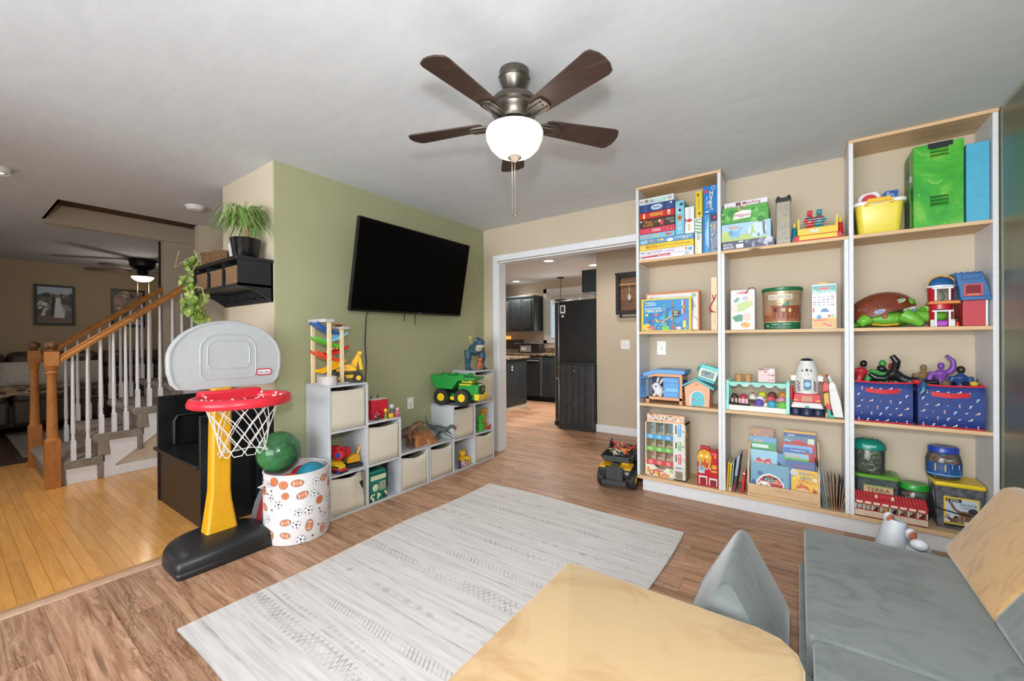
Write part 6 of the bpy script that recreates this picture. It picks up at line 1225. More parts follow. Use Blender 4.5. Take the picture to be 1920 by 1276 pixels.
q.poly([(.12, .74), (.3, .82), (.38, .78), (.30, .70), (.16, .68)], '#6FA58E').ell(.6, .78, .018, .016, '#B9B3CC').poly([(.3, .66), (.85, .74), (.95, .62), (.5, .46), (.25, .46)], '#B9CC7E').ell(.82, .78, .02, .024, '#C99A7A').ell(.82, .78, .0185, .0225, '#E4D2BE').ell(.18, .54, .021, .026, '#C99A7A').ell(.18, .54, .0195, .0245, '#E4D2BE').poly([(.05, .32), (.3, .38), (.5, .38), (.5, .22), (.2, .2)], '#3E8E62').ell(.68, .32, .024, .028, '#C98A7A').ell(.68, .32, .0225, .0265, '#DDBFB0').ell(.62, .12, .03, .02, '#DDA24A').blobs(5, ['#C98A2A', '#E8B45A'], .006, .01, .45, .08, .8, .16, 3).line([(.96, .2), (.96, .6)], .004, '#EDEDF0').done(o)
part('cord_handle', MB().tube([(2.575, -.252, 1.535), (2.60, -.256, 1.57), (2.625, -.258, 1.572), (2.642, -.256, 1.56)], .0035, 6), M('#8A4A3E', .6), o); part('cord_knot', MB().tube([(2.475, -.245, 1.562), (2.49, -.247, 1.560)], .0035, 6), M('#5A3A30', .6), o)
# log tin
t = thing('log_building_tin', 'round brown and green LINCOLN LOGS tin on the middle shelf', 'toy tin', (2.787, -.135, Z2)); c = (2.787, -.135, Z2); Zt_ = 1.545-Z2
def tin_r(z): return .104+.013*z/Zt_
part('can', MB().lathe([(.098, .0005), (.104, .003), (.104, .05), (tin_r(Zt_), Zt_), (.002, Zt_)], c, 40), M('#B79A78', .35, .2, .05), t); part('lid', MB().lathe([(.1185, Zt_-.006), (.1205, Zt_-.002), (.1205, Zt_+.016), (.117, Zt_+.02), (.002, Zt_+.018)], c, 40), P('#1F6E44', .3), t)
def tinfn(u, v, d_): a = -pi/2+u/.108; r_ = tin_r(v)+d_+.0006; return V((c[0]+cos(a)*r_, c[1]+sin(a)*r_, c[2]+v))
p = Print((0, 0, 0), (1, 0, 0), (0, 0, 1), 1, 1, fn=tinfn)
def strip(u0, u1, v0, v1, col, n=12):
    for k in range(n): p.rect(u0+(u1-u0)*k/n, v0, u0+(u1-u0)*(k+1)/n, v1, col); p.d -= .000015
    p.d += .000015
strip(-.16, .16, .002, .048, '#1E6A42', 16); strip(-.16, .16, .048, .052, '#D8C9A0', 16); strip(-.155, .155, .056, .11, '#A86A48'); strip(-.155, -.05, .10, .15, '#B98A66', 6); strip(-.06, .12, .075, .16, '#8E4A34', 8)
p.poly([(-.06, .150), (-.01, .176), (.03, .172), (.0, .150)], '#2F7A62').poly([(.0, .16), (.035, .192), (.07, .182), (.11, .155), (.09, .142), (.03, .150)], '#3A8A70')
for k in range(7): p.line([(-.06, .078+.012*k), (.03, .076+.012*k)], .003, '#B0664A')
for k in range(6): p.line([(.03, .078+.012*k), (.115, .076+.012*k)], .003, '#B0664A')
p.rect(.04, .115, .055, .14, '#E0C890').rect(.0, .12, .02, .142, '#E0C890').rect(.035, .062, .09, .09, '#4A2E22').rect(-.045, .118, -.028, .142, '#4A2E22').line([(-.10, .11), (-.07, .12)], .006, '#7A3A28').line([(-.1, .085), (-.07, .075)], .006, '#7A3A28').line([(-.02, .06), (.05, .10)], .010, '#C08A64')
strip(-.075, .06, .203, .236, '#EDE6D8', 6); p.text('LINCOLN LOGS', -.07, .208, .055, .231, '#6A3A2A').text('WARNING', -.06, .03, -.02, .038, '#E4EAE0').text('ATTENTION', .01, .03, .055, .038, '#E4EAE0').text('CHOKING HAZARD small parts', -.07, .012, -.01, .018, '#CFDDD0').text('RISQUE petites pieces', .01, .012, .06, .018, '#CFDDD0').text('K\'NEX', -.105, .016, -.08, .03, '#E4EAE0').text('110', .075, .232, .10, .244, '#6A4A3A'); p.done(t, 'label_print')
o = box('blocks_box', 'teal topped white BLOCKABLES box right of the log tin', 'toy box', 2.952, 3.080, Z2, 1.566, '#E4E3E4', y=-.25, dp=.09)
q = front(2.952, -.25, Z2, .128, .2866); q.rect(.03, .79, .97, .965, '#52A9A4').ell(.5, .90, .034, .010, '#D8E4E4').ell(.5, .90, .032, .0085, '#D0606A').text('Blockables', .05, .79, .95, .875, '#F3F5F4')
for j, v in enumerate((.70, .64, .58, .52)):
    for i in range(5): q.rect(.06+.18*i, v, .18+.18*i, v+.022, ['#C98A94', '#8AA0BC', '#9CC0B4', '#B4B8BC', '#C05A6A', '#5A7EB4'][(i+2*j) % 6])
q.poly([(.34, .37), (.72, .37), (.6, .45), (.44, .45)], '#4A7EB4').ell(.08, .42, .005, .018, '#C05A6A').rect(.02, .02, .98, .24, '#E0A85A').ell(.3, .26, .012, .014, '#4A8CC4').line([(.1, .18), (.6, .2)], .009, '#D8606A').line([(.45, .12), (.8, .05)], .012, '#D8606A').ell(.7, .28, .008, .008, '#C8504A').ell(.85, .28, .010, .010, '#9CC08A').text('SAFE PLAY', .64, .14, .92, .17, '#7A9AA0').done(o)
part('loose_top_piece', B(2.985, -.23, 1.566, 3.035, -.20, 1.578), P('#C99A2A'), o)
# turtle
t = thing('toy_turtle', 'big green toy turtle with brown shell tilted open', 'toy turtle', (3.30, -.16, Z2)); tg = P('#6DB13A', .35)
mb = MB(TR(0, 0, Z2)); mb.ell((3.315, -.15, .055), (.125, .085, .05)); mb.tube([(3.42, -.16, .065), (3.47, -.17, .065), (3.53, -.17, .06)], [.045, .038, .034], 10); mb.ell((3.545, -.17, .062), (.045, .036, .03))
for a, b_ in ((((3.39, -.22, .075), (3.435, -.235, .045), (3.47, -.24, .012)), (.045, .034, .018)), (((3.23, -.22, .055), (3.205, -.235, .03), (3.215, -.24, .012)), (.04, .034, .016)), (((3.24, -.10, .055), (3.20, -.07, .02)), (.04, .02)), (((3.38, -.09, .055), (3.42, -.07, .02)), (.04, .02)), (((3.22, -.15, .04), (3.18, -.15, .02), (3.166, -.15, .008)), (.03, .015, .006))): mb.tube(a, list(b_), 10)
part('body', mb, tg, t, remesh=.006, smooth=180)
shm = M('#7A3A24', .35, 0, .1, scale=20); n, k_ = 28, 9; rs = []; X = TR(3.305, -.15, Z2+.083, 0, 0, -18) 
for j in range(k_+1):
    s_ = cos(pi/2*j/k_); z = .135*sin(pi/2*j/k_)**.9; rs.append([X @ V((.158*s_*cos(2*pi*i/n)*(1+.04*cos(6*2*pi*i/n)*s_), .105*s_*sin(2*pi*i/n), z)) for i in range(n)] if j < k_ else [X @ V((.004*cos(2*pi*i/n), .004*sin(2*pi*i/n), z)) for i in range(n)])
sh = part('shell', MB().rings(rs), shm, t); 
for (x, z, r_) in ((-.065, .045, .036), (.03, .055, .038), (.105, .045, .022), (-.01, .09, .02)):
    for f in (1, .62, .3):
        pts = []
        for i in range(14):
            a = 2*pi*i/14; px, pz = x+cos(a)*r_*f*1.25, z+sin(a)*r_*f*.8; w_ = min(.98, (px/.158)**2+(max(pz, 0)/.135)**2); pts.append(X @ V((px, -.105*sqrt(max(.0, 1-w_))-.0005, pz)))
        part('scute_ring', MB().tube(pts, .0024, 5, close=True), shm, sh)
part('shell_lip', MB().tube([X @ V((.158*cos(2*pi*i/n), .105*sin(2*pi*i/n), .004)) for i in range(n)], .006, 6, close=True), shm, sh)
for (x, z, c1, c2, txt) in ((-.03, .022, '#E4E4EE', '#5A5AA8', 'PLAYMATES'), (.075, .05, '#D9E4C0', '#3E7A3A', 'TURTLE')):
    q = Print((0, 0, 0), (1, 0, 0), (0, 0, 1), .05, .022, T=X @ Matrix.Translation((x-.01, -.105*sqrt(1-((x+.01)/.158)**2-(z/.135)**2)-.006, z-.012)) @ Matrix.Rotation(radians(-14), 4, 'X')); q.ell(.5, .5, .025, .011, c1, 18).ell(.5, .5, .021, .008, c2, 18).text(txt, .2, .38, .8, .62, '#E9EEF2'); q.done(t, 'sticker')
part('strap', B(3.295, -.238, Z2+.055, 3.32, -.232, Z2+.098), M('#9A3A2A', .5), t, bev=.002); part('belly_trim', MB().tube([(3.25, -.228, Z2+.022), (3.31, -.236, Z2+.014), (3.37, -.228, Z2+.02)], .006, 6), P('#E0A030'), t)
part('lifted_mask', MB().ell((3.42, -.15, Z2+.150), (.035, .05, .03), 14, 9), tg, t); part('inner_seat', B(3.395, -.20, Z2+.095, 3.45, -.12, Z2+.125), M('#C9C4B4', .5), t, bev=.006); part('inner_toy', B(3.43, -.21, Z2+.09, 3.448, -.19, Z2+.11), P('#1F5A66'), t); part('open_mouth', MB().tube([(3.49, -.205, Z2+.10), (3.47, -.21, Z2+.115), (3.455, -.21, Z2+.10)], .007, 6), P('#5A9A2E'), t); part('head_lid', MB().prism([(3.465, Z2+.098), (3.535, Z2+.086), (3.535, Z2+.12), (3.48, Z2+.125)], -.205, -.14, 'y'), tg, t, bev=.006)
# barn and silo
t = thing('toy_silo', 'red toy silo playset with blue dome and orange balcony', 'toy building', (3.548, -.21, Z2)); rdb = P('#B41A2E'); blu = P('#1F5A93'); wht = P('#E2E2E4'); sc_ = (3.55, -.20, 0)
def halfcyl(r0, r1, z0, z1, a0=-195, a1=15, th_=.004, n=18):
    rs = []
    for k in range(n+1):
        a = radians(a0+(a1-a0)*k/n); rs.append([V((sc_[0]+cos(a)*r, sc_[1]+sin(a)*r*.9, z)) for r, z in ((r0, z0), (r1, z1), (r1-th_, z1), (r0-th_, z0))])
    return MB().rings(rs)
def wall_gap(r0, r1, z0, z1, gap):
    m_ = halfcyl(r0, r1, z0, z1, -195, -90-gap, n=8); h2 = halfcyl(r0, r1, z0, z1, -90+gap, 15, n=8)
    part('red_wall', m_, rdb, t); part('red_wall', h2, rdb, t)
wall_gap(.047, .049, Z2+.001, Z2+.10, 32); part('red_band', halfcyl(.049, .050, Z2+.10, Z2+.128), rdb, t); wall_gap(.050, .054, Z2+.135, Z2+.225, 32)
part('balcony', MB().prism([(3.488, Z2+.128), (3.622, Z2+.128), (3.614, Z2+.146), (3.496, Z2+.146)], -.262, -.18, 'y'), P('#D2732E'), t, bev=.003)
part('eave', halfcyl(.060, .060, Z2+.225, Z2+.236, th_=.06), wht, t); part('dome', MB().rings([[V((sc_[0]+cos(2*pi*i/24)*.056*cos(pi/2*j/7)+0, sc_[1]+sin(2*pi*i/24)*.052*max(cos(pi/2*j/7), .01), Z2+.236+.052*sin(pi/2*j/7))) for i in range(24)] for j in range(8)]), blu, t)
part('dome_rib', MB().tube([(sc_[0]+.057*cos(a), -.222, Z2+.238+.053*sin(a)) for a in [pi*k/14 for k in range(15)]], .004, 6), P('#DCA62E'), t); part('dome_cap', MB().ell((3.55, -.21, Z2+.292), (.018, .014, .005), 12, 6), P('#C98A24'), t)
for z, zt_ in ((.0, .085), (.148, .215)):
    for sg in (-1, 1): part('white_jamb', B(sc_[0]+sg*.028-.004, -.252, Z2+z+.0006, sc_[0]+sg*.028+.004, -.242, Z2+zt_), wht, t)
    part('white_lintel', B(sc_[0]-.042, -.254, Z2+zt_, sc_[0]+.042, -.242, Z2+zt_+.008), wht, t)
for sg in (-1, 1): part('white_base', B(sc_[0]+sg*.041-.008, -.2485, Z2+.0006, sc_[0]+sg*.041+.008, -.2405, Z2+.04), M('#D4D2CC', .5), t)
part('inner_slide', MB().tube([(3.56, -.16, Z2+.21), (3.575, -.165, Z2+.18), (3.56, -.17, Z2+.15)], .010, 8, flat=.4), M('#8A9CA0', .4), t)
o = B(3.523, -.225, Z2+.0006, 3.577, -.195, Z2+.036).obj('purple_toy_chest', P('#A82FB4'), bev=.006); tag(o, 'small purple toy chest inside the silo doorway', 'toy')
for x in (3.524, 3.576): part('blue_end', MB().cyl((x-.002, -.226, Z2+.022), (x-.002, -.228, Z2+.022), .005, n=10), P('#4A8AE8'), o)
figurine(3.607, -.25, Z2, .05, ('#E0A52E', '#C2321F', '#3A1F18', '#C2321F'), 'tiny red and dark figure between the silo and barn', 1)
t = thing('toy_barn', 'red toy barn with blue gambrel roof on the right shelf', 'toy building', (3.68, -.2, Z2)); bx0, bx1 = 3.627, 3.722
part('barn_wall', B(bx0, -.25, Z2+.0006, bx1-.008, -.10, Z2+.15), rdb, t, bev=.002); part('white_corner', B(bx1-.008, -.25, Z2+.0006, bx1, -.10, Z2+.15), wht, t)
part('roof', MB().prism([(3.595, Z2+.29), (3.61, Z2+.294), (3.70, Z2+.294), (3.722, Z2+.22), (3.735, Z2+.15), (3.735, Z2+.142), (3.615, Z2+.142), (3.612, Z2+.20)], -.262, -.09, 'y'), blu, t, bev=.004); part('roof_panel', MB().prism([(3.622, Z2+.258), (3.694, Z2+.258), (3.694, Z2+.288), (3.622, Z2+.288)], -.266, -.262, 'y'), blu, t, bev=.002); part('roof_eave', MB().prism([(3.615, Z2+.142), (3.738, Z2+.142), (3.732, Z2+.162), (3.62, Z2+.162)], -.272, -.26, 'y'), blu, t, bev=.003)
for k in range(5): part('roof_scallop', MB().cyl((3.60+.024*k, -.25, Z2+.293), (3.60+.024*k, -.12, Z2+.293), .009, n=10), blu, t)
wn = part('loft_window', MB().box(3.628, -.268, Z2+.165, 3.636, -.258, Z2+.232).box(3.692, -.268, Z2+.165, 3.70, -.258, Z2+.232).box(3.636, -.268, Z2+.224, 3.692, -.258, Z2+.232).box(3.636, -.268, Z2+.165, 3.692, -.258, Z2+.172), P('#B8434E'), t); part('window_recess', B(3.636, -.2635, Z2+.172, 3.692, -.2622, Z2+.224), M('#7A1020', .6), wn); part('hay_tray', B(3.64, -.266, Z2+.172, 3.69, -.263, Z2+.178), P('#E07A2E'), wn)

# -- third shelf (z .707)
Z3 = .7075; ors = P('#DDA277', .5); lb_ = P('#5D9BD6', .4)
t = thing('rabbit_hutch_toy', 'toy rabbit hutch with blue roof and blue doors', 'toy', (2.01, -.16, Z3)); x0, x1, yf, yb = 1.872, 2.148, -.232, -.06
for x in (x0, x1-.022):
    for y in (yf, yb-.02): part('leg', B(x, y, Z3, x+.022, y+.02, Z3+.05), ors, t)
part('floor_beam', B(x0, yf, Z3+.028, x1, yb, Z3+.052), ors, t, bev=.002); part('back_wall', B(x0, yb-.01, Z3+.05, x1, yb, Z3+.23), P('#3B4A7A'), t)
for x in (x0, x1-.02): part('corner_post', B(x, yf, Z3+.05, x+.02, yf+.02, Z3+.215 if x > 1.9 else Z3+.185), ors, t)
part('side_panel', MB().box(x1-.006, yf+.02, Z3+.05, x1, yb-.01, Z3+.09).box(x1-.006, yf+.02, Z3+.19, x1, yb-.01, Z3+.22), ors, t)
fa = [(x0-.004, Z3+.195), (x0+.07, Z3+.215), (x1, Z3+.213), (x1, Z3+.238), (x0+.09, Z3+.243), (x0-.004, Z3+.222)]
part('front_fascia', MB().prism(fa, yf-.004, yf+.012, 'y'), ors, t)
part('roof', MB().prism([(x0-.022, Z3+.205), (x0+.08, Z3+.24), (x1+.022, Z3+.236), (x1+.022, Z3+.268), (x0+.08, Z3+.272), (x0-.022, Z3+.238)], yf-.02, yb+.02, 'y'), lb_, t, bev=.003)
d = part('right_door', B(2.008, yf-.008, Z3+.054, 2.126, yf, Z3+.208), lb_, t, bev=.002)
for k in range(4): part('door_slat', B(2.014, yf-.012, Z3+.062+.036*k, 2.12, yf-.008, Z3+.092+.036*k), P('#74B6DE') if k == 1 else lb_, d, bev=.002)
part('knob', MB().ell((2.015, yf-.014, Z3+.115), .007, 8, 6), P('#2F6FC4'), d)
X = TR(1.892, yf, Z3+.05, -118); d = part('left_door', MB(X).box(0, -.003, 0, .012, .003, .16).box(.085, -.003, 0, .097, .003, .16).box(.012, -.003, 0, .085, .003, .012).box(.012, -.003, .148, .085, .003, .16), lb_, t)
ld = MB(X)
for k in range(-6, 9):
    for sg in (1, -1):
        xa, za, xb, zb_2 = 0, .016*k, .097, .016*k+sg*.097
        pts = [(xa+(xb-xa)*u, za+(zb_2-za)*u) for u in [i/12 for i in range(13)]]; pts = [q_ for q_ in pts if .005 <= q_[1] <= .155]
        if len(pts) > 1: ld.tube([(pts[0][0], 0, pts[0][1]), (pts[-1][0], 0, pts[-1][1])], .0016, 4)
part('lattice', ld, lb_, d, kind='stuff')
mb = MB(TR(1.965, -.19, Z3+.053)); mb.ell((0, 0, .042), (.042, .05, .042)); mb.ell((-.018, -.018, .075), (.035, .032, .036)); mb.ell((-.012, -.0, .128), (.010, .008, .032), X=Matrix.Rotation(.25, 4, 'Y')); mb.ell((.02, -.0, .122), (.010, .008, .032), X=Matrix.Rotation(.6, 4, 'Y')); mb.ell((-.03, -.04, .012), (.014, .018, .012)); mb.ell((.02, -.045, .012), (.014, .018, .012))
t = thing('toy_rabbit', 'white plush rabbit sitting inside the blue roofed hutch', 'toy animal', (1.965, -.19, Z3+.053)); part('body', mb, M('#E4E2E4', .9, 0, .04, scale=60, bstr=.2), t, remesh=.0035, smooth=180)
part('eye', MB().ell((1.952, -.2435, Z3+.133), (.006, .003, .008), 10, 7), M('#2A3A4A', .2), t); part('nose', MB().ell((1.925, -.235, Z3+.118), (.004, .003, .003), 8, 5), P('#D89AA0'), t)
# dog house
t = thing('toy_dog_house', 'peach toy dog house with turquoise door and roof', 'toy', (2.255, -.18, Z3)); y0_, y1_ = -.235, -.10; pea = P('#E2A880', .45); tq = P('#5FB6B8', .4)
part('walls', MB().prism([(2.172, Z3), (2.338, Z3+.0), (2.343, Z3+.145), (2.25, Z3+.198), (2.163, Z3+.145)], y0_, y1_, 'y'), pea, t, bev=.003)
for q_ in (((2.145, Z3+.142), (2.25, Z3+.196), (2.25, Z3+.212), (2.145, Z3+.158)), ((2.25, Z3+.196), (2.372, Z3+.128), (2.372, Z3+.146), (2.25, Z3+.212))): part('roof_slab', MB().prism(list(q_), y0_-.018, y1_+.018, 'y'), tq, t, bev=.003)
def arch(cx, w_, h_, z): return [(cx-w_, z), (cx+w_, z)]+[(cx+w_*cos(pi*k/14), z+h_+w_*sin(pi*k/14)) for k in range(15)]
part('door_frame', MB().prism(arch(2.257, .052, .062, Z3+.004), y0_-.004, y0_, 'y'), P('#EFE6DC'), t); d = part('door', MB().prism(arch(2.259, .046, .062, Z3+.006), y0_-.008, y0_-.003, 'y'), P('#55B3BE'), t); part('flower_knob', MB().ell((2.226, y0_-.010, Z3+.05), (.010, .005, .010), 12, 7), P('#E08A9A'), d); part('gable_button', MB().cyl((2.25, y0_, Z3+.165), (2.25, y0_-.004, Z3+.165), .008, n=12), P('#D2603C'), t)
for z in (.03, .065): part('hinge', B(2.303, y0_-.009, Z3+z, 2.311, y0_-.003, Z3+z+.01), P('#C99A7A'), t)
for x in (2.235, 2.28): part('foot_screw', B(x-.003, y0_-.005, Z3+.0, x+.003, y0_, Z3+.006), M('#4A3A30', .5), t)
t = thing('handheld_game_toy', 'turquoise toy tablet with grey screen propped on dog house roof', 'toy', (2.32, -.19, Z3+.19)); X = TR(2.325, -.195, Z3+.243, 0, 0, 17)
part('case', MB(X).box(-.066, -.016, -.058, .066, .016, .066), P('#4FC0BC'), t, bev=.006); part('white_frame', MB(X).box(-.062, -.021, -.034, .062, -.016, .036), P('#DAD6CC'), t, bev=.003); part('screen', MB(X).box(-.045, -.023, -.024, .045, -.0205, .026), M('#6E8A84', .25, 0, .2), t); part('bottom_ledge', MB(X).box(-.062, -.024, -.056, .062, -.014, -.036), P('#2FA8B0'), t, bev=.003)
q = Print((0, 0, 0), (1, 0, 0), (0, 0, 1), .09, .05, T=X @ Matrix.Translation((-.045, -.0232, -.024))); q.blobs(14, ['#4E6660', '#8AA39C', '#3C504C'], .004, .012, .05, .05, .95, .8, 7); q.done(t, 'screen_print')
for a in (-.078, .078): part('handle', MB(X).tube([(a*.8, 0, .04), (a, 0, .03), (a*1.05, 0, .005)], .008, 8), P('#2FA8A4'), t)
part('antenna', MB(X).cyl((-.05, 0, .066), (-.055, 0, .09), .004, n=8), P('#C9C2B0'), t)
# ice cream counter
t = thing('ice_cream_counter', 'mint and white toy ice cream counter with awning rail', 'toy', (2.64, -.17, Z3)); mint = P('#8FD2C4', .4); x0, x1 = 2.449, 2.832
for x in (x0, x1-.022): part('end_frame', MB().prism([(-.262, Z3), (-.235, Z3), (-.235, Z3+.05), (-.22, Z3+.09), (-.22, Z3+.215), (-.245, Z3+.215), (-.245, Z3+.10), (-.262, Z3+.06)], x, x+.022, 'x'), mint, t, bev=.003); part('rear_post', B(x, -.10, Z3, x+.022, -.08, Z3+.215), mint, t, bev=.003)
part('awning_rail', B(x0+.02, -.245, Z3+.185, x1-.02, -.08, Z3+.203), mint, t, bev=.003)
for k in range(5): part('scallop', MB().prism([(x0+.05+.072*k+.026*cos(pi+pi*i/8), Z3+.186+.016*sin(pi+pi*i/8)) for i in range(9)], -.246, -.242, 'y'), P('#A9D8CC') if k % 2 else mint, t)
part('white_tray', B(x0+.02, -.258, Z3, x1-.02, -.085, Z3+.038), P('#E4E1DA'), t, bev=.003); part('step_riser', MB().prism([(-.225, Z3+.038), (-.09, Z3+.038), (-.09, Z3+.085), (-.155, Z3+.085), (-.155, Z3+.062), (-.225, Z3+.062)], x0+.18, x1-.024, 'x'), P('#E0DCD4'), t)
for i, (x, y, z, c_, nm) in enumerate(((2.66, -.20, .065, '#E9E4DC', 'white'), (2.655, -.238, .045, '#6A4FAE', 'purple'), (2.668, -.145, .09, '#D9D23A', 'yellow'), (2.728, -.145, .09, '#6B4232', 'brown'), (2.79, -.145, .09, '#E39A24', 'orange'), (2.722, -.195, .068, '#D8525E', 'strawberry red'), (2.785, -.195, .066, '#DC93B0', 'pink'), (2.73, -.242, .042, '#3FA8C0', 'turquoise'), (2.79, -.243, .040, '#72C04A', 'green'))):
    s_ = MB().lathe([(.027, 0), (.030, .004), (.029, .009), (.026, .010), (.027, .022), (.021, .036), (.010, .043), (.002, .044)], (x, y, Z3+z), 16).obj('ice_cream_scoop', P(c_, .6)); tag(s_, 'play ice cream scoop in %s on the mint counter' % nm, 'toy food', 'play ice cream scoops')
for i, (x, lb, c_, cs) in enumerate(((2.50, 'dark brown play ice bar with striped side on the counter', '#4A2E24', ('#3A2018', '#E8C08A')), (2.555, 'red topped pink striped play ice bar on the counter', '#C2384A', ('#E9DCE0', '#E08A9C')))):
    s_ = MB().lathe([(.024, .0), (.025, .03), (.022, .048), (.012, .058), (.002, .06)], (x, -.19, Z3+.052), 16).obj('play_ice_bar', P(c_, .6)); tag(s_, lb, 'toy food')
    for k in range(5): part('stripe', B(x-.028+.012*k, -.222, Z3+.048, x-.019+.012*k, -.205, Z3+.082), P(cs[k % 2]), s_)
s_ = MB().tube([(2.47, -.245, Z3+.05), (2.60, -.25, Z3+.042)], .011, 8, flat=.6).obj('black_scoop_handle', M('#1D1B1C', .4)); tag(s_, 'black toy scoop lying at the left of the ice cream counter', 'toy scoop')
part('scoop_bowl', MB().ell((2.465, -.243, Z3+.052), (.014, .012, .012), 10, 7), M('#1D1B1C', .4), s_)
s_ = MB().lathe([(.024, 0), (.025, .012), (.018, .03), (.006, .04), (.002, .041)], (2.61, -.155, Z3+.075), 14).obj('play_whipped_cream', P('#E8E2D8', .6)); tag(s_, 'white play cream dollop with a red cherry on top', 'toy food'); part('cherry', MB().ell((2.61, -.155, Z3+.118), .007, 10, 7), P('#A82A34'), s_)
s_ = MB().lathe([(.014, 0), (.015, .012), (.010, .02), (.002, .022)], (2.607, -.215, Z3+.055), 12).obj('play_chocolate_drop', P('#5E4236', .6)); tag(s_, 'small brown play chocolate piece below the cream dollop', 'toy food'); part('tip', MB().ell((2.607, -.215, Z3+.077), .004, 8, 5), P('#5E4236', .6), s_)
for x, lb in ((2.527, 'tan toy ice cream cone standing left on the mint rail'), (2.585, 'tan toy ice cream cone second from left on the rail')):
    s_ = MB().lathe([(.017, 0), (.020, .018), (.023, .02), (.021, .03), (.024, .032), (.025, .047), (.026, .05), (.021, .05), (.018, .02)], (x, -.19, Z3+.2035), 16).obj('ice_cream_cone', M('#CF9A62', .7, 0, .08)); tag(s_, lb, 'toy food'); part('rim_band', MB().lathe([(.0262, .046), (.027, .048), (.0262, .05)], (x, -.19, Z3+.2035), 16, caps=False), M('#C08A54', .7), s_)
o = B(2.645, -.20, Z3+.2035, 2.748, -.18, Z3+.305).obj('menu_card', P('#E3C4C4', .5), bev=.003); tag(o, 'pink menu card standing on the ice cream counter rail', 'card')
front(2.645, -.20, Z3+.2035, .103, .1015).rect(.03, .84, .97, .96, '#7A5450').text('MENU', .38, .86, .66, .93, '#E8D8D4').ell(.8, .84, .016, .010, '#F0E4E2').line([(.04, .6), (.96, .58)], .001, '#F0E2E0').line([(.04, .3), (.96, .29)], .001, '#F0E2E0').ell(.45, .73, .008, .006, '#8A6A6A').ell(.14, .78, .008, .004, '#C89A9A').ell(.66, .5, .009, .006, '#B98A8A').ell(.87, .5, .009, .006, '#8A5A5E').ell(.66, .17, .009, .005, '#C89AA0').ell(.86, .17, .009, .005, '#B98A90').done(o)
# rocket
t = thing('toy_rocket', 'white and red toy rocket ship with navy thrusters', 'toy rocket', (2.925, -.19, Z3)); c = (2.925, -.175, Z3); wp_ = P('#DEDCD8', .4); nv = P('#232845', .35)
for x, y in ((-.06, -.035), (.06, -.035), (.0, -.075), (.0, .06)): part('thruster', MB().lathe([(.046, .0), (.048, .008), (.043, .018), (.043, .024), (.037, .034), (.036, .044), (.028, .055), (.002, .056)], (c[0]+x, c[1]+y*.8, Z3), 20), nv, t)
part('skirt', MB().prism([(c[0]-.088, Z3+.052), (c[0]+.088, Z3+.052), (c[0]+.075, Z3+.088), (c[0]-.075, Z3+.088)], -.262, -.11, 'y'), wp_, t, bev=.006); part('red_deck', MB().prism([(c[0]-.076, Z3+.088), (c[0]+.076, Z3+.088), (c[0]+.07, Z3+.145), (c[0]-.07, Z3+.145)], -.245, -.12, 'y'), P('#C9242E'), t, bev=.004)
dk_ = part('deck_window', B(c[0]-.028, -.2475, Z3+.095, c[0]+.028, -.2445, Z3+.128), M('#B9A17A', .4), t)
for k in range(3): part('grille_bar', B(c[0]-.026, -.2495, Z3+.100+.009*k, c[0]+.026, -.2475, Z3+.104+.009*k), P('#D2762E'), dk_)
part('hull', MB().lathe([(.066, .145), (.066, .235), (.064, .27), (.056, .31), (.046, .34), (.040, .356)], c, 28), wp_, t); part('nose_cap', MB().lathe([(.0385, .356), (.034, .366), (.022, .374), (.002, .377)], c, 24), nv, t); part('nose_ring', MB().lathe([(.042, .352), (.0425, .356), (.0405, .36)], c, 24, caps=False), wp_, t)
p = Print((0, 0, 0), (1, 0, 0), (0, 0, 1), 1, 1, fn=lambda u, v, d_: V((c[0]+u, c[1]-sqrt(max(1e-6, (.0665 if v < .27 else .0665-(v-.27)*.23)**2-u*u))-d_, Z3+v))); p.ell(.0, .300, .008, .010, '#2A2A30').ell(-.024, .297, .005, .006, '#3A3A40').ell(.022, .297, .005, .006, '#3A3A40').ell(0, .27, .011, .011, '#33333A', 16).ell(0, .27, .009, .009, '#DEDCD8', 16).line([(-.006, .268), (.0, .274), (.007, .266)], .003, '#33333A')
for k in range(6):
    for sg in (-1, 1): p.rect(sg*.044-.006*(k % 2)+(.0 if sg > 0 else .0), .16+.011*k, sg*.044+.006-.006*(k % 2), .171+.011*k, '#1E1E22')
p.done(t, 'hull_print')
dr = part('door_frame', B(c[0]-.034, -.247, Z3+.165, c[0]+.034, -.23, Z3+.245), P('#CFCBC2'), t, bev=.003); part('door', B(c[0]-.018, -.2495, Z3+.175, c[0]+.024, -.247, Z3+.238), P('#355A82'), dr); part('dial', MB().cyl((c[0]+.003, -.2495, Z3+.207), (c[0]+.003, -.252, Z3+.207), .016, n=20), P('#8FC0E0'), dr)
for sg in (-1, 1):
    part('pod', B(c[0]+sg*.072-.016, -.20, Z3+.225, c[0]+sg*.072+.016, -.16, Z3+.262), wp_, t, bev=.003); part('pod_light', MB().lathe([(.010, 0), (.009, .008), (.003, .012)], (c[0]+sg*.072, -.18, Z3+.262), 12), P('#E0A52E'), t); part('yellow_clip', B(c[0]+sg*.06-.01, -.2475, Z3+.098, c[0]+sg*.06+.01, -.242, Z3+.106), P('#E0B02E'), t)
for z in (.05, .158): part('teal_latch', B(c[0]-.012, -.266 if z < .1 else -.2485, Z3+z+.008, c[0]+.012, -.258 if z < .1 else -.243, Z3+z+.018), P('#3F9A8A'), t)
part('red_booster', MB().cyl((c[0]-.085, -.19, Z3+.10), (c[0]-.085, -.19, Z3+.185), .014, n=12), P('#C9242E'), t); part('grey_arm', MB().cyl((c[0]-.086, -.19, Z3+.0), (c[0]-.085, -.19, Z3+.10), .010, n=10), M('#6A6E74', .5), t)
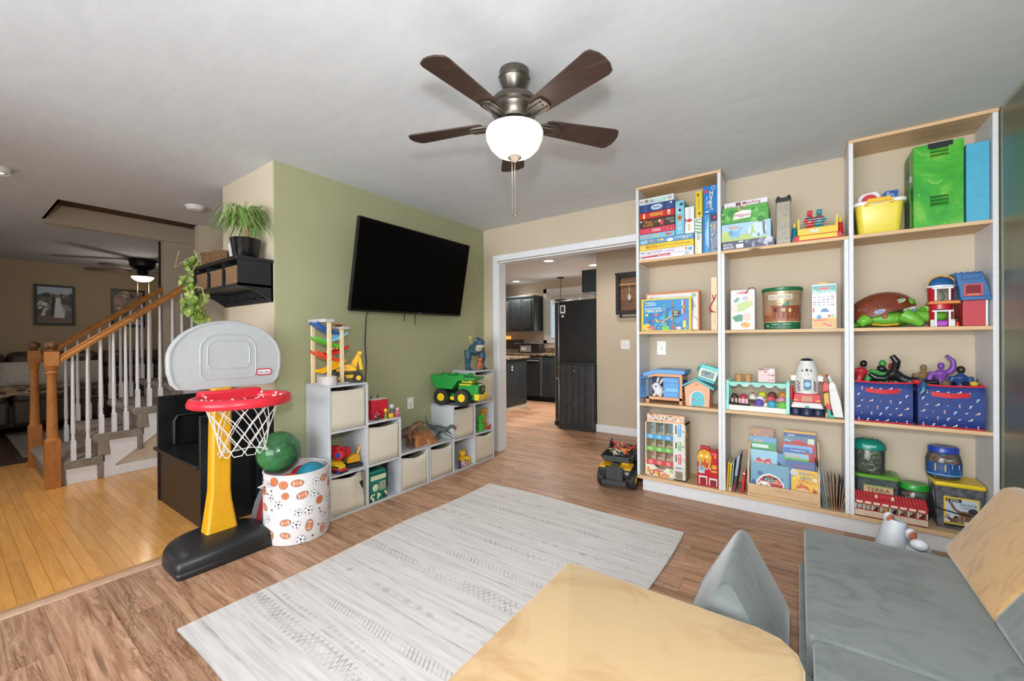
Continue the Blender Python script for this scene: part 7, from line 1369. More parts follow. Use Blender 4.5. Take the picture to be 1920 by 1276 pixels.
t = thing('toy_launch_ramp', 'white hinged toy ramp leaning right of the rocket', 'toy', (3.07, -.2, Z3)); X = TR(0, 0, 0)
part('white_panel', MB().prism([(3.064, Z3+.006), (3.112, Z3+.006), (3.098, Z3+.11), (3.072, Z3+.215), (3.062, Z3+.232), (3.045, Z3+.232), (3.038, Z3+.205), (3.045, Z3+.10)], -.25, -.17, 'y'), wp_, t, bev=.004); part('panel_seam', B(3.045, -.2515, Z3+.175, 3.082, -.25, Z3+.178), M('#B9B7B2', .5), t)
part('hook_arm', MB().tube([(3.055, -.21, Z3+.22), (3.045, -.21, Z3+.25), (3.036, -.21, Z3+.268)], .008, 8), wp_, t); part('red_tip', MB().tube([(3.036, -.21, Z3+.262), (3.028, -.21, Z3+.272)], .009, 8), P('#C9242E'), t)
part('red_wing', MB().prism([(3.005, Z3+.16), (3.04, Z3+.17), (3.04, Z3+.215), (3.022, Z3+.23), (3.008, Z3+.21)], -.235, -.18, 'y'), P('#CB3A32'), t, bev=.003); part('yellow_side', MB().prism([(3.018, Z3+.075), (3.045, Z3+.065), (3.036, Z3+.16), (3.012, Z3+.15)], -.235, -.18, 'y'), P('#DDA02E'), t); part('red_mid', MB().prism([(3.03, Z3+.05), (3.05, Z3+.05), (3.045, Z3+.085), (3.022, Z3+.09)], -.24, -.18, 'y'), P('#C9242E'), t); part('teal_foot', MB().prism([(3.032, Z3), (3.07, Z3), (3.06, Z3+.018), (3.05, Z3+.02), (3.044, Z3+.055), (3.028, Z3+.05)], -.245, -.17, 'y'), P('#2FA898'), t, bev=.003); part('yellow_foot', B(3.022, -.24, Z3, 3.031, -.18, Z3+.03), P('#DDA02E'), t)
# cloth bins with toy figures
def cbin(x0, x1, label, z1):
    nb = M('#243A7E', .6, 0, .05); rdn = M('#CC1E30', .6, 0, .04); t = thing('cloth_bin', label, 'storage bin', ((x0+x1)/2, -.14, Z3)); fr = MB(); n = 10
    for (a, b_, dx, dy) in (((x0, F0), (x1, F0), 0, 1), ((x1, F0), (x1, -.02), -1, 0), ((x1, -.02), (x0, -.02), 0, -1), ((x0, -.02), (x0, F0), 1, 0)):
        vs = []
        for j in range(5):
            for i in range(n+1):
                u, v_ = i/n, j/4; bl = .004*sin(pi*u)*sin(pi*v_); vs.append((a[0]+(b_[0]-a[0])*u-dx*bl, a[1]+(b_[1]-a[1])*u-dy*bl, Z3+.001+(z1-Z3)*v_-.006*sin(pi*u)*v_))
        fr.vf(vs, [(j*(n+1)+i, j*(n+1)+i+1, (j+1)*(n+1)+i+1, (j+1)*(n+1)+i) for j in range(4) for i in range(n)])
    bmesh.ops.remove_doubles(fr.b, verts=fr.b.verts, dist=.0008)
    part('body', fr, nb, t, solid=.003); part('floor_pad', B(x0+.003, F0+.003, Z3+.0005, x1-.003, -.023, Z3+.004), nb, t)
    top_ = [(x0, F0-.001, z1), ((x0+x1)/2, F0-.001, z1-.006), (x1, F0-.001, z1), (x1, -.02, z1), (x0, -.02, z1)]
    part('red_piping', MB().tube(top_, .0055, 6, close=True), rdn, t); part('red_base_piping', MB().tube([(x0, F0-.001, Z3+.004), (x1, F0-.001, Z3+.004)], .004, 6), rdn, t); part('centre_seam', B((x0+x1)/2-.0008, F0-.0052, Z3+.02, (x0+x1)/2+.0008, F0-.0035, z1-.02), M('#1A2C64', .7), t)
    w_ = x1-x0; hd = MB().rings([[V((x0+w_*(.2+.58*k/10), F0-.006-.012*sin(pi*k/10), z1-.062-.008*sin(pi*k/10)+dz)) for dz in (0, .026)]+[V((x0+w_*(.2+.58*k/10), F0-.003-.012*sin(pi*k/10), z1-.062-.008*sin(pi*k/10)+dz)) for dz in (.026, 0)] for k in range(11)]); part('red_handle', hd, rdn, t)
    p = front(x0, F0-.0045, Z3, w_, z1-Z3); rr = random.Random(int(x0*1000))
    for j in range(6):
        for i in range(6):
            u, v_ = .07+.165*i+(.06 if j % 2 else 0), .06+.155*j
            if u > .95 or (.62 < v_ < .80 and .18 < u < .80): continue
            kd = (i*2+j*3) % 5
            if kd == 0: p.ell(u, v_, .003, .0055, '#C03A48').ell(u+.01, v_+.025, .0032, .003, '#E8E4E4').ell(u+.012, v_-.025, .003, .0022, '#DCDCE4')
            elif kd == 1: p.ell(u, v_, .0075, .003, '#D9B88A', 8, 20).ell(u+.025, v_+.02, .003, .005, '#E6E2DE').ell(u-.025, v_-.012, .003, .002, '#C99A6A')
            elif kd == 2: p.ell(u, v_, .003, .007, '#B4C4DC').ell(u+.02, v_+.02, .004, .002, '#E6E6EA').ell(u-.01, v_-.028, .003, .002, '#D8DCE6')
            elif kd == 3: p.ell(u, v_, .0026, .0026, '#C4C4BE')
            else: p.ell(u, v_, .002, .004, '#E4E4EC').ell(u+.02, v_+.008, .002, .003, '#C8D0E4').ell(u-.02, v_-.008, .003, .002, '#D84A54')
    p.done(t, 'speckle_print', .6); return t
cbin(3.163, 3.424, 'navy speckled cloth bin at the left with red handle', .952); cbin(3.447, 3.706, 'navy speckled cloth bin at the right with red handle', .948)
def doll(T, mt, name, label, pose, loc, vox=.0045, head=None):
    """plain jointed play figure; pose gives limb end points"""
    mb = MB(T); mb.tube([(0, 0, 0), (0, 0, .05), (0, 0, .085), (0, 0, .10)], [.024, .022, .034, .018], 12, flat=.7); mb.ell((0, 0, .125), (.016, .017, .020), 12, 9)
    for l in pose: mb.tube(l[0], l[1], 9)
    t_ = thing(name, label, 'toy figure', loc); part('body', mb, mt, t_, remesh=vox, smooth=180)
    if head: part('head', MB(T).ell((0, 0, .128), (.0185, .0195, .022), 14, 10), head, t_)
    return t_
arm = lambda sg, *e: ([(sg*.032, 0, .088)]+list(e), [.017, .016, .012, .010][:len(e)+1])
doll(TR(3.305, -.17, .915, 0, 0, 0, 1.15), P('#3E8E44', .45), 'toy_figure', 'plain green toy figure rising from the left cloth bin', [arm(-1, (-.055, -.01, .055), (-.07, -.02, .02)), arm(1, (.055, -.01, .06), (.05, -.02, .02))], (3.305, -.17, .915))
doll(TR(3.19, -.16, .93, 0, 0, 12), P('#B3202C', .4), 'toy_figure', 'plain red toy figure lying at the left bin edge', [arm(-1, (-.045, 0, .05)), arm(1, (.05, 0, .06))], (3.19, -.16, .93), head=P('#17181B'))
doll(TR(3.355, -.10, .915), P('#A62430', .4), 'toy_figure', 'plain dark red toy figure behind the green one', [arm(-1, (-.04, 0, .05)), arm(1, (.045, 0, .05))], (3.355, -.10, .915))
doll(TR(3.43, -.20, .945, 0, 0, -58, 1.25), P('#17181C', .3), 'toy_figure', 'plain black toy figure sprawled across both cloth bins', [arm(-1, (-.05, 0, .12), (-.045, 0, .15)), arm(1, (.06, -.01, .10), (.075, -.01, .13)), ([(-.012, 0, .01), (-.02, 0, -.05), (-.01, 0, -.10)], [.02, .016, .012]), ([(.012, 0, .01), (.03, 0, -.04), (.06, 0, -.07)], [.02, .016, .012])], (3.43, -.20, .945))
t = thing('toy_figure', 'blue toy figure with red round head bent over bin edge', 'toy figure', (3.442, -.27, .93)); mb = MB(); mb.tube([(3.455, -.24, .965), (3.468, -.268, .945), (3.466, -.278, .915), (3.452, -.28, .892)], [.018, .017, .015, .010], 9); part('body', mb, P('#23557E', .4), t); part('head', MB().ell((3.440, -.272, .962), (.019, .018, .014), 14, 9), P('#C4232E', .35), t)
doll(TR(3.56, -.16, .925, 0, 0, 0, 1.02), P('#75419A', .4), 'toy_figure', 'plain purple toy figure with one raised arm in the right bin', [arm(-1, (-.048, -.005, .055), (-.045, -.01, .01)), arm(1, (.05, 0, .115), (.048, 0, .155), (.02, 0, .185))], (3.56, -.16, .925))
doll(TR(3.638, -.17, .905), P('#1F3F78', .4), 'toy_figure', 'plain navy toy figure with dark head in the right bin', [arm(-1, (-.04, 0, .055)), arm(1, (.04, 0, .055))], (3.638, -.17, .905), head=P('#2A2320'))
t = thing('toy_figure', 'small brown toy bust at the front of the right bin', 'toy figure', (3.565, -.235, .93)); part('body', MB().ell((3.565, -.236, .955), (.022, .018, .024), 14, 9), M('#6E5440', .7, 0, .25, scale=60, bstr=.3), t); part('collar', MB().lathe([(.018, .925), (.014, .935)], (3.565, -.236, 0), 12, caps=False), M('#4E3A2C', .7), t)
t = thing('toy_figure', 'yellow and black toy figure at the right bin corner', 'toy figure', (3.685, -.18, .93)); part('body', MB().ell((3.683, -.19, .955), (.018, .016, .016), 12, 8), P('#D9B52E'), t); part('arm', MB().tube([(3.66, -.19, .955), (3.64, -.2, .965), (3.668, -.2, .94)], .008, 7), P('#1A1B1E'), t); part('blade', MB().tube([(3.693, -.19, .95), (3.697, -.19, .985)], .002, 5), P('#1A1B1E'), t)
doll(TR(3.50, -.09, .91), P('#8A6A44', .6), 'toy_figure', 'plain tan toy figure at the back of the right bin', [arm(-1, (-.04, 0, .05)), arm(1, (.045, 0, .06))], (3.50, -.09, .91))

# -- bottom shelf (z .1245)
Z4 = .1252
t = thing('snack_machine_toy', 'wooden toy vending machine reading SNACKS to GO', 'toy', (2.02, -.18, Z4)); x0, x1, yf, yb, zt = 1.868, 2.176, -.248, -.115, .565; bw = wood('birch3', ['#D9C3A0', '#E4D2B4', '#ECDDC6'], (8, 8, 3), .5, var=.03)
part('side_board', B(x0, yf, Z4, x0+.008, yb, zt), bw, t); part('back_board', B(x0, yb-.004, Z4, x1, yb, zt), bw, t); part('top_board', B(x0, yf, zt-.008, x1, yb, zt), bw, t); part('base_board', B(x0, yf, Z4, x1, yb, Z4+.008), bw, t)
rs_ = part('right_side', B(x1-.008, yf, Z4, x1, yb, zt), M('#B09A70', .6, 0, .3, scale=40), t); part('control_panel', B(x1-.092, yf, Z4, x1-.008, yf+.006, zt-.008), M('#DCD9D6', .4, 0, .02, bstr=0), t); part('inner_wall', B(x1-.095, yf+.006, Z4, x1-.09, yb, zt), bw, t)
xs = (x0+.008, x1-.095); cols = ('#4A9CCB', '#6CB544', '#D8454C'); tint = ('#7FA0AC', '#9CA884', '#C09A94')
bands = ((.424, .463), (.328, .362), (.222, .258))
for j, ((za, zb_), c_) in enumerate(zip(bands, cols)):
    ln = part('shelf_lip', B(xs[0], yf-.002, za, xs[1], yf+.003, zb_), P(c_), t); part('shelf_floor', B(xs[0], yf, za, xs[1], yb-.005, za+.004), bw, t); ztop = zt-.009 if j == 0 else bands[j-1][0]
    for k in (1, 2): part('divider', B(xs[0]+(xs[1]-xs[0])*k/3-.002, yf+.004, zb_, xs[0]+(xs[1]-xs[0])*k/3+.002, yb-.005, ztop), bw, t)
    q = front(xs[0], yb-.0052, zb_-.01, xs[1]-xs[0], ztop-zb_+.01); q.rect(0, 0, 1, 1, tint[j]).blobs(30, [('#3F6A7E', '#A9C0C6', '#5C8494'), ('#5A6A3A', '#C4B884', '#7E8E54'), ('#A85A54', '#D8B8A4', '#B4746A')][j], .006, .014, .03, .1, .97, .95, 3+j); q.done(t, 'snack_print')
    q = front(xs[0], yf-.002, za, xs[1]-xs[0], zb_-za)
    for k in range(3): q.ell(.17+.33*k, .5, .0145, .0145, '#F1EDEA', 18).ell(.17+.33*k, .5, .0125, .0125, c_, 18).text('ABC'[j]+str(k+1), .135+.33*k, .33, .205+.33*k, .67, '#F1EDEA')
    q.done(ln, 'lettering')
    pz = (zb_+ztop)/2+.01; p = front(x1-.092, yf, za+.0, .084, ztop-za); p.rect(.18, .45, .30, .95, '#4A4238')
    p.rect(.42, .30, .70, 1.0, c_).text('1', .51, .79, .60, .94, '#EDF2F4').text('2', .51, .57, .61, .72, '#EDF2F4').text('3', .51, .35, .61, .50, '#EDF2F4').line([(.42, .76), (.70, .76)], .0015, '#B9C4CC').line([(.42, .54), (.70, .54)], .0015, '#B9C4CC').text('ABC'[j], .78, .55, .94, .72, '#3A4A54'); p.done(t, 'keypad_print')
fpn = part('front_panel', MB().prism([(xs[0], Z4+.004), (xs[1], Z4+.004), (xs[1], Z4+.075), (xs[1]-.05, Z4+.08), (xs[1]-.065, Z4+.062), (xs[0]+.085, Z4+.068), (xs[0]+.06, Z4+.095), (xs[0], Z4+.09)], yf, yf+.006, 'y'), M('#E9DCC8', .5, 0, .02), t)
q = front(xs[0], yf-.0003, Z4+.004, xs[1]-xs[0], .09); q.ell(.45, .52, .042, .011, '#B92A3A', 18).text('Melissa&Doug', .29, .44, .61, .60, '#E9C8C8').blobs(14, ['#E0913A', '#C4562E', '#E9B23E', '#D98A6A', '#A8442A'], .008, .018, .04, .05, .96, .34, 6).ell(.2, .3, .02, .018, '#C0502E').ell(.2, .32, .011, .009, '#E9DCC8').ell(.93, .62, .014, .012, '#9CCB8A').ell(.08, .55, .012, .02, '#E0913A').done(fpn)
q = front(x1-.092, yf-.0002, Z4, .084, .12); q.ell(.45, .80, .030, .008, '#9A9A9E').rect(.14, .08, .82, .62, '#B4A692').rect(.2, .12, .78, .56, '#8A7A64'); q.done(t, 'coin_tray_print')
hdr = part('header_board', MB().prism([(x0+.014, zt), (x1-.012, zt), (x1-.008, zt+.052), (x1-.014, zt+.06), (x0+.022, zt+.06), (x0+.014, zt+.052)], yf+.002, yf+.010, 'y'), M('#DFAE8C', .5), t)
q = front(x0+.014, yf+.0015, zt, x1-x0-.024, .06); q.blobs(40, ['#C9583E', '#EAD7B0', '#7A5A4A', '#E0915A', '#5A4A5A', '#8AA070'], .006, .013, .04, .15, .96, .85, 4).text('SNACKS', .02, .2, .52, .8, '#8A4434').text('to', .57, .2, .68, .68, '#8A4434').text('GO', .72, .17, .97, .8, '#8A4434'); q.d += .0003; q.text('SNACKS', .015, .23, .515, .83, '#F5F0EA').text('to', .565, .23, .675, .71, '#F5F0EA').text('GO', .715, .2, .965, .83, '#F5F0EA'); q.done(hdr, 'lettering')
t = thing('toy_machine', 'small red and yellow toy vending machine beside the snack machine', 'toy', (2.325, -.2, Z4)); x0, x1 = 2.258, 2.398
part('body', MB().prism([(x0, Z4), (x1, Z4), (x1, .385), (x1-.008, .395), (x1-.04, .395), (x0+.006, .38), (x0, .36)], -.258, -.18, 'y'), P('#BE1628'), t, bev=.005); part('hood', MB().prism([(x0+.005, .30), (x0+.095, .30), (x0+.10, .345), (x0+.085, .385), (x0+.05, .397), (x0+.015, .385), (x0, .345)], -.268, -.255, 'y'), P('#E5A922'), t, bev=.004); part('red_sign', MB().prism([(x0+.02, .39), (x0+.085, .39), (x0+.085, .418), (x0+.02, .422)], -.25, -.225, 'y'), P('#B4222A'), t, bev=.003)
q = front(x0, -.2582, Z4, x1-x0, .30); q.text('SNACK', .7, .80, .95, .83, '#E9B8B0').rect(.84, .72, .90, .78, '#E9B83A').ell(.82, .5, .017, .017, '#E2A922').rect(.81, .45, .83, .55, '#7A4A18').rect(.66, .37, .95, .41, '#E2A922').ell(.22, .43, .026, .026, '#A9C6CE').ell(.22, .43, .016, .016, '#7FA6B2').ell(.2, .34, .024, .008, '#B9D0D6').ell(.48, .44, .006, .006, '#E9E2E0').ell(.62, .44, .006, .006, '#E9E2E0')
for k in range(3): q.ell(.18+.22*k, .62, .012, .007, '#E8B83A')
q.rect(.08, .04, .48, .25, '#E9DAD8').rect(.12, .04, .44, .21, '#8E0F1E').rect(.58, .04, .96, .22, '#E9DAD8').rect(.62, .04, .92, .18, '#7A0F1C'); q.done(t, 'front_print')
q = front(x0, -.2685, .30, .10, .10); q.text('POP', .38, .72, .66, .84, '#B4222A').ell(.3, .5, .009, .008, '#F2EEE6').ell(.66, .5, .009, .008, '#F2EEE6').done(t, 'hood_print')
for k, c_ in enumerate(('#A8A29C', '#C24A3A', '#D88A7A')): tb_ = part('tube', B(x0+.014+.03*k, -.274, .265, x0+.034+.03*k, -.262, .335), P('#E5A922'), t, bev=.003); part('tube_window', B(x0+.018+.03*k, -.2755, .272, x0+.030+.03*k, -.274, .33), P(c_, .25), tb_)
# books left of the rack
def book(name, label, X, w_, d_, h_, c, page=True, group='books on the middle bookcase', draw=None):
    """cover on the -y face; w_ wide, d_ thick, h_ high"""
    o = tag(B(-w_/2, 0, 0, w_/2, d_, h_, X).obj(name, M(c, .45, 0, .02, bstr=0), origin=X.translation, bev=.001), label, 'book', group)
    if page: part('pages', B(-w_/2+.002, d_*.15, h_-.002, w_/2-.002, d_*.85, h_+.0004, X), M('#E6DFD0', .8), o)
    if draw:
        p = Print((-w_/2, 0, 0), (1, 0, 0), (0, 0, 1), w_, h_, T=X); draw(p); p.done(o)
    return o
for k, (x, th_, h_, dp, c, lb, tlt) in enumerate(((2.452, .011, .205, .16, '#D8A728', 'thin yellow ochre book, leftmost against the side panel', 3), (2.4665, .012, .20, .15, '#C9C42E', 'thin lime yellow book, second from the left panel', 3), (2.4815, .006, .215, .16, '#9FB4C0', 'thin grey blue book between yellow and dark books', 4), (2.4915, .016, .265, .19, '#5E3A34', 'dark red brown book with leather pattern left of the rack', 7), (2.543, .017, .155, .10, '#C4202C', 'bright red book leaning beside the wooden rack', 5))):
    X = TR(x, -.262 if k != 3 else -.265, Z4+.001, -0, 0, tlt) ; o = tag(B(0, 0, 0, th_, dp, h_, X).obj('picture_book', M(c, .45, 0, .12 if k == 3 else .02, bstr=0), origin=X.translation, bev=.001), lb, 'book', 'books on the middle bookcase')
    part('pages', B(th_*.18, .002, h_-.002, th_*.82, dp-.002, h_+.0005, X), M('#DDE2E6', .8), o)
    p = Print((0, -.0002, 0), (1, 0, 0), (0, 0, 1), th_, h_, T=X)
    if k == 0: p.rect(.1, .1, .9, .95, '#D0981E')
    elif k == 1: p.text('Little Book', .2, .3, .8, .7, '#4A6A8A', 90).rect(.1, 0, .9, .12, '#E9E6DE').rect(.2, .16, .8, .22, '#C2402E')
    elif k == 3: p.rect(0, .35, 1, .45, '#3E4A3A').rect(0, 0, 1, .18, '#8E3A2E').rect(0, .45, 1, 1, '#9AA8BC')
    else: p.rect(.1, .88, .9, .95, '#E2E2E2')
    p.done(o)
    if k == 3:
        p = Print((th_, 0, 0), (0, 1, 0), (0, 0, 1), dp, h_, T=X); p.blobs(30, ['#4A2A24', '#7A3A30', '#3A2A2A', '#8E5A3A'], .01, .025, .05, .05, .95, .9, 3).text('Dinosaurs', .1, .8, .9, .9, '#C9643A'); p.done(o, 'cover_print')
# book rack
rk = thing('wooden_book_rack', 'stepped wooden front-facing book rack full of picture books', 'book rack', (2.79, -.17, Z4)); pw = wood('ash', ['#C9A276', '#D8B48A', '#E2C49E'], (3, 14, 14), .5, var=.04); rx0, rx1 = 2.585, 2.992
for x in (rx0, rx1-.011): part('side_frame', MB().prism([(-.27, Z4), (-.05, Z4), (-.05, Z4+.39), (-.085, Z4+.39), (-.245, Z4+.24), (-.27, Z4+.20)], x, x+.011, 'x'), pw, rk, bev=.001)
part('front_rail', B(rx0+.011, -.272, Z4+.022, rx1-.011, -.264, Z4+.085), pw, rk, bev=.001); part('bottom_rail', B(rx0+.011, -.270, Z4, rx1-.011, -.262, Z4+.012), pw, rk)
q = front(rx0+.011, -.272, Z4+.022, rx1-rx0-.022, .063); q.text('WOODWORKS', .36, .55, .60, .68, '#A88458').done(rk, 'burnt_lettering')
for j, (y, z) in enumerate(((-.215, .05), (-.165, .11), (-.115, .17))): part('step_board', B(rx0+.011, y-.002, Z4+z, rx1-.011, y+.035, Z4+z+.006), pw, rk)
part('floor_board', B(rx0+.011, -.262, Z4+.012, rx1-.011, -.06, Z4+.018), pw, rk)
def stand(label, cx, w_, y, z0, h_, c, draw, lean=9, th_=.006):
    return book('picture_book', label, TR(cx, y, z0, 0, -lean), w_, th_, h_, c, draw=draw, group='picture books in the wooden rack')
def d_bk(bg, title, tc, blobs=(), n=10, tv=(.75, .92), tu=(.1, .8), sd=1, extra=None):
    def f(p):
        p.rect(0, 0, 1, 1, bg)
        if blobs: p.blobs(n, list(blobs), .008, .022, .05, .05, .95, .7, sd)
        if title: p.text(title, tu[0], tv[0], tu[1], tv[1], tc)
        if extra: extra(p)
    return f
zf = Z4+.02
def farm(p):
    p.poly([(.14, .0), (.16, .42), (.30, .62), (.5, .70), (.72, .62), (.86, .42), (.9, 0)], '#E9E1DF').poly([(.18, .0), (.2, .40), (.33, .58), (.5, .65), (.70, .58), (.83, .40), (.86, 0)], '#B42834').line([(.16, .42), (.86, .40)], .004, '#E9E1DF')
    for k in range(6): p.line([(.22+.12*k, .02), (.22+.12*k, .36)], .0012, '#8E1F2A')
    p.rect(.33, .44, .68, .58, '#2E3A3A').text('On the', .44, .525, .60, .565, '#E8C97A').text('Farm', .38, .45, .64, .52, '#A9DCE0').ell(.36, .28, .040, .026, '#EDE6E2').ell(.28, .30, .006, .006, '#22262A').ell(.44, .29, .006, .006, '#22262A').ell(.36, .22, .014, .008, '#D9B0A8').ell(.62, .16, .045, .02, '#33302E').ell(.62, .16, .018, .008, '#EDE6E2').ell(.68, .47, .010, .010, '#D98A4A').ell(.08, .3, .014, .03, '#3E5A8E')
stand('picture book with a red barn and cow, On the Farm, front row', 2.715, .225, -.252, zf, .205, '#6F9DB4', d_bk('#6F9DB4', '', '#fff', ('#4A6A9A', '#8FB4C4', '#3A4E7E'), 8, extra=farm), 6, .012)
def first(p):
    p.blobs(22, ['#EBC75A', '#C4762E', '#A8B04A', '#D9862E'], .006, .014, .05, .03, .95, .9, 3).ell(.42, .28, .034, .036, '#E9B089').poly([(.16, .36), (.25, .5), (.42, .53), (.6, .5), (.68, .36), (.42, .42)], '#CC6A2E').line([(.25, .30), (.60, .28)], .004, '#D86A3A').ell(.46, .14, .012, .008, '#8A2A2A').ell(.10, .88, .022, .020, '#A9CCDC').ell(.10, .90, .012, .012, '#E9B89A').text('Blippi', .30, .82, .72, .94, '#5E86B4').text('FIRST', .34, .68, .76, .77, '#5E80A8').text('WORDS', .22, .57, .88, .66, '#C47A3A').ell(.85, .35, .012, .009, '#B4343A').ell(.88, .12, .016, .012, '#C9743A').ell(.86, .72, .012, .012, '#D9D4C4')
stand('yellow picture book reading FIRST WORDS at the front right', 2.912, .148, -.254, zf, .20, '#E3B53E', d_bk('#E3B53E', '', '#fff', extra=first), 6, .012)
stand('blue book behind the yellow one, rounded white outline', 2.885, .165, -.238, zf+.0, .252, '#4A6498', d_bk('#4A6498', 'Transport', '#C8404A', ('#6A84B4', '#3A4E80', '#8AA0C4'), 10, (.83, .89), (.28, .9)), 6)
def spi(p):
    p.rect(0, 0, 1, .40, '#3E5A86').blobs(12, ['#54719E', '#2E4670'], .01, .02, .0, .05, 1, .4, 4).poly([(.16, .16), (.20, .66), (.30, .78), (.5, .72), (.74, .78), (.82, .62), (.86, .2), (.5, .02)], '#C2303C').ell(.5, .20, .045, .04, '#D23E46').line([(.5, .05), (.5, .38)], .0015, '#8A1A26').line([(.25, .2), (.75, .2)], .0015, '#8A1A26').text('HAPPY', .42, .70, .6, .74, '#F1DCDC').text('SPIDEY', .13, .42, .88, .64, '#6E1420').text('SPIDEY', .12, .44, .87, .66, '#F3EEEC').text('Super', .08, .86, .30, .90, '#E0A04A')
stand('pale blue picture book with red shape, reading SPIDEY', 2.675, .165, -.205, zf+.055, .23, '#8FC0D4', d_bk('#8FC0D4', '', '#fff', extra=spi), 7)
stand('thin dark spined book between two picture books in the second row', 2.775, .05, -.202, zf+.055, .22, '#4A6E98', d_bk('#5A88B4', '', '#fff', ('#33557E', '#2B3C58'), 6), 7)
stand('green picture book with blue lettering, Cat, second row right', 2.868, .135, -.207, zf+.055, .205, '#62B83E', d_bk('#62B83E', 'Cat\'s', '#2E5FA8', ('#7CCB52', '#4FA036'), 10, (.70, .84), (.38, .9)), 7)
stand('light blue picture book with orange title above the green one', 2.865, .14, -.196, zf+.055, .235, '#8FB8CC', d_bk('#8FB8CC', 'SUPER TEAM', '#D99A2E', ('#6A94B0', '#C4D4DC'), 6, (.88, .95), (.05, .62)), 7)
stand('red and white spined picture book at the second row right end', 2.938, .075, -.195, zf+.055, .245, '#B02434', d_bk('#B02434', '', '#fff', ('#E4E2E0', '#2C3038', '#3E7A52'), 7), 7)
stand('green white picture book edge above the SPIDEY book', 2.665, .16, -.160, zf+.115, .215, '#3F9A5A', d_bk('#3F9A5A', '', '#fff', ('#E4D24A',), 4, extra=lambda p: p.rect(.12, .83, .74, .93, '#DCE6E0').text('The Green Pond', .16, .86, .7, .90, '#6A8A78')), 8)
stand('blue picture book with orange title, left in the third row', 2.668, .165, -.150, zf+.115, .252, '#5C9CC4', d_bk('#5C9CC4', 'SUPER HERO', '#E0A038', ('#3E7AA8', '#8AC0DC'), 7, (.83, .93), (.14, .52)), 8)
stand('red picture book edge in the third row right', 2.878, .19, -.158, zf+.115, .235, '#BE1F30', d_bk('#BE1F30', '', '#fff', ('#D84A54',), 5, extra=lambda p: p.rect(0, .0, 1, .8, '#3E6EB4')), 8)
stand('light blue picture book with purple mark, third row right', 2.874, .16, -.166, zf+.115, .222, '#6AA8D8', d_bk('#6AA8D8', 'Stories', '#5A4A9A', ('#8CC0E4',), 5, (.86, .94), (.36, .64)), 8)
stand('royal blue picture book with white title, third row right', 2.862, .15, -.174, zf+.115, .205, '#3A66A8', d_bk('#3A66A8', 'The Mighty Band', '#DCE4F0', ('#5A88C4',), 4, (.9, .95), (.3, .86)), 8)
stand('tan picture book with sunset cover at the back left', 2.655, .155, -.105, zf+.175, .245, '#A87A66', d_bk('#A87A66', 'STORY', '#D9A23A', ('#7A4E44', '#C49A84', '#8E5E50'), 9, (.84, .93), (.10, .5), extra=lambda p: p.text('The Last Bot', .2, .74, .8, .80, '#EDE0D4')), 8)
stand('dark blue picture book with yellow band, Web Unwoven, back right', 2.885, .185, -.107, zf+.175, .25, '#1F4A86', d_bk('#1F4A86', 'Web Unwoven', '#D8E2F0', ('#34649E', '#173A6A'), 8, (.76, .86), (.40, .96), extra=lambda p: p.rect(0, .94, 1, 1, '#DDA02E').text('AMAZING', .12, .80, .36, .9, '#E4E8F0')), 8)
stand('picture book with red round shape and comic panels, back right', 2.880, .18, -.118, zf+.175, .215, '#4A6A88', d_bk('#5A7A94', 'My Team', '#E9E4DC', ('#3A5470', '#C9B48A', '#7A98AC'), 8, (.80, .9), (.06, .24), extra=lambda p: p.ell(.5, .72, .045, .038, '#BE2430').rect(.78, .6, .98, .96, '#D9D2C0')), 8)
# thin cards at the right of the bay
for k, (x, h_, dp, tlt, c, lb) in enumerate(((3.012, .30, .20, -9, '#3A2A28', 'tall dark card leaning right of the rack'), (3.020, .295, .20, -8, '#2F4A58', 'tall dark teal card, second right of the rack'), (3.028, .29, .19, -7, '#6A94A8', 'tall pale blue card right of the rack'), (3.052, .20, .15, -5, '#3A3C40', 'small dark card at the left of the small row'), (3.064, .21, .15, -3, '#C8936A', 'small tan card in the small row'), (3.074, .20, .14, -1, '#5A5048', 'small grey brown card in the small row'), (3.084, .20, .14, 3, '#2E3436', 'small black card near the right end'), (3.092, .19, .14, 6, '#8A9C94', 'small grey green card near the right end'), (3.098, .165, .13, 10, '#CF9A62', 'small orange edged card leaning rightmost'))):
    X = TR(x, -.262, Z4+.001, 0, 0, tlt); o = tag(MB(X).prism([(0, 0), (dp, 0), (dp, h_), (.03, h_), (.0, h_-.03 if k < 3 else h_)], 0, .0035, 'x').obj('picture_card', M(c, .4, 0, .12), origin=X.translation), lb, 'card', 'thin cards beside the book rack')
    part('edge_band', B(.0004, -.0008, 0, .0031, 0, h_-.03, X), M(('#B98A6A' if k > 2 else '#8FB4C4'), .5), o)
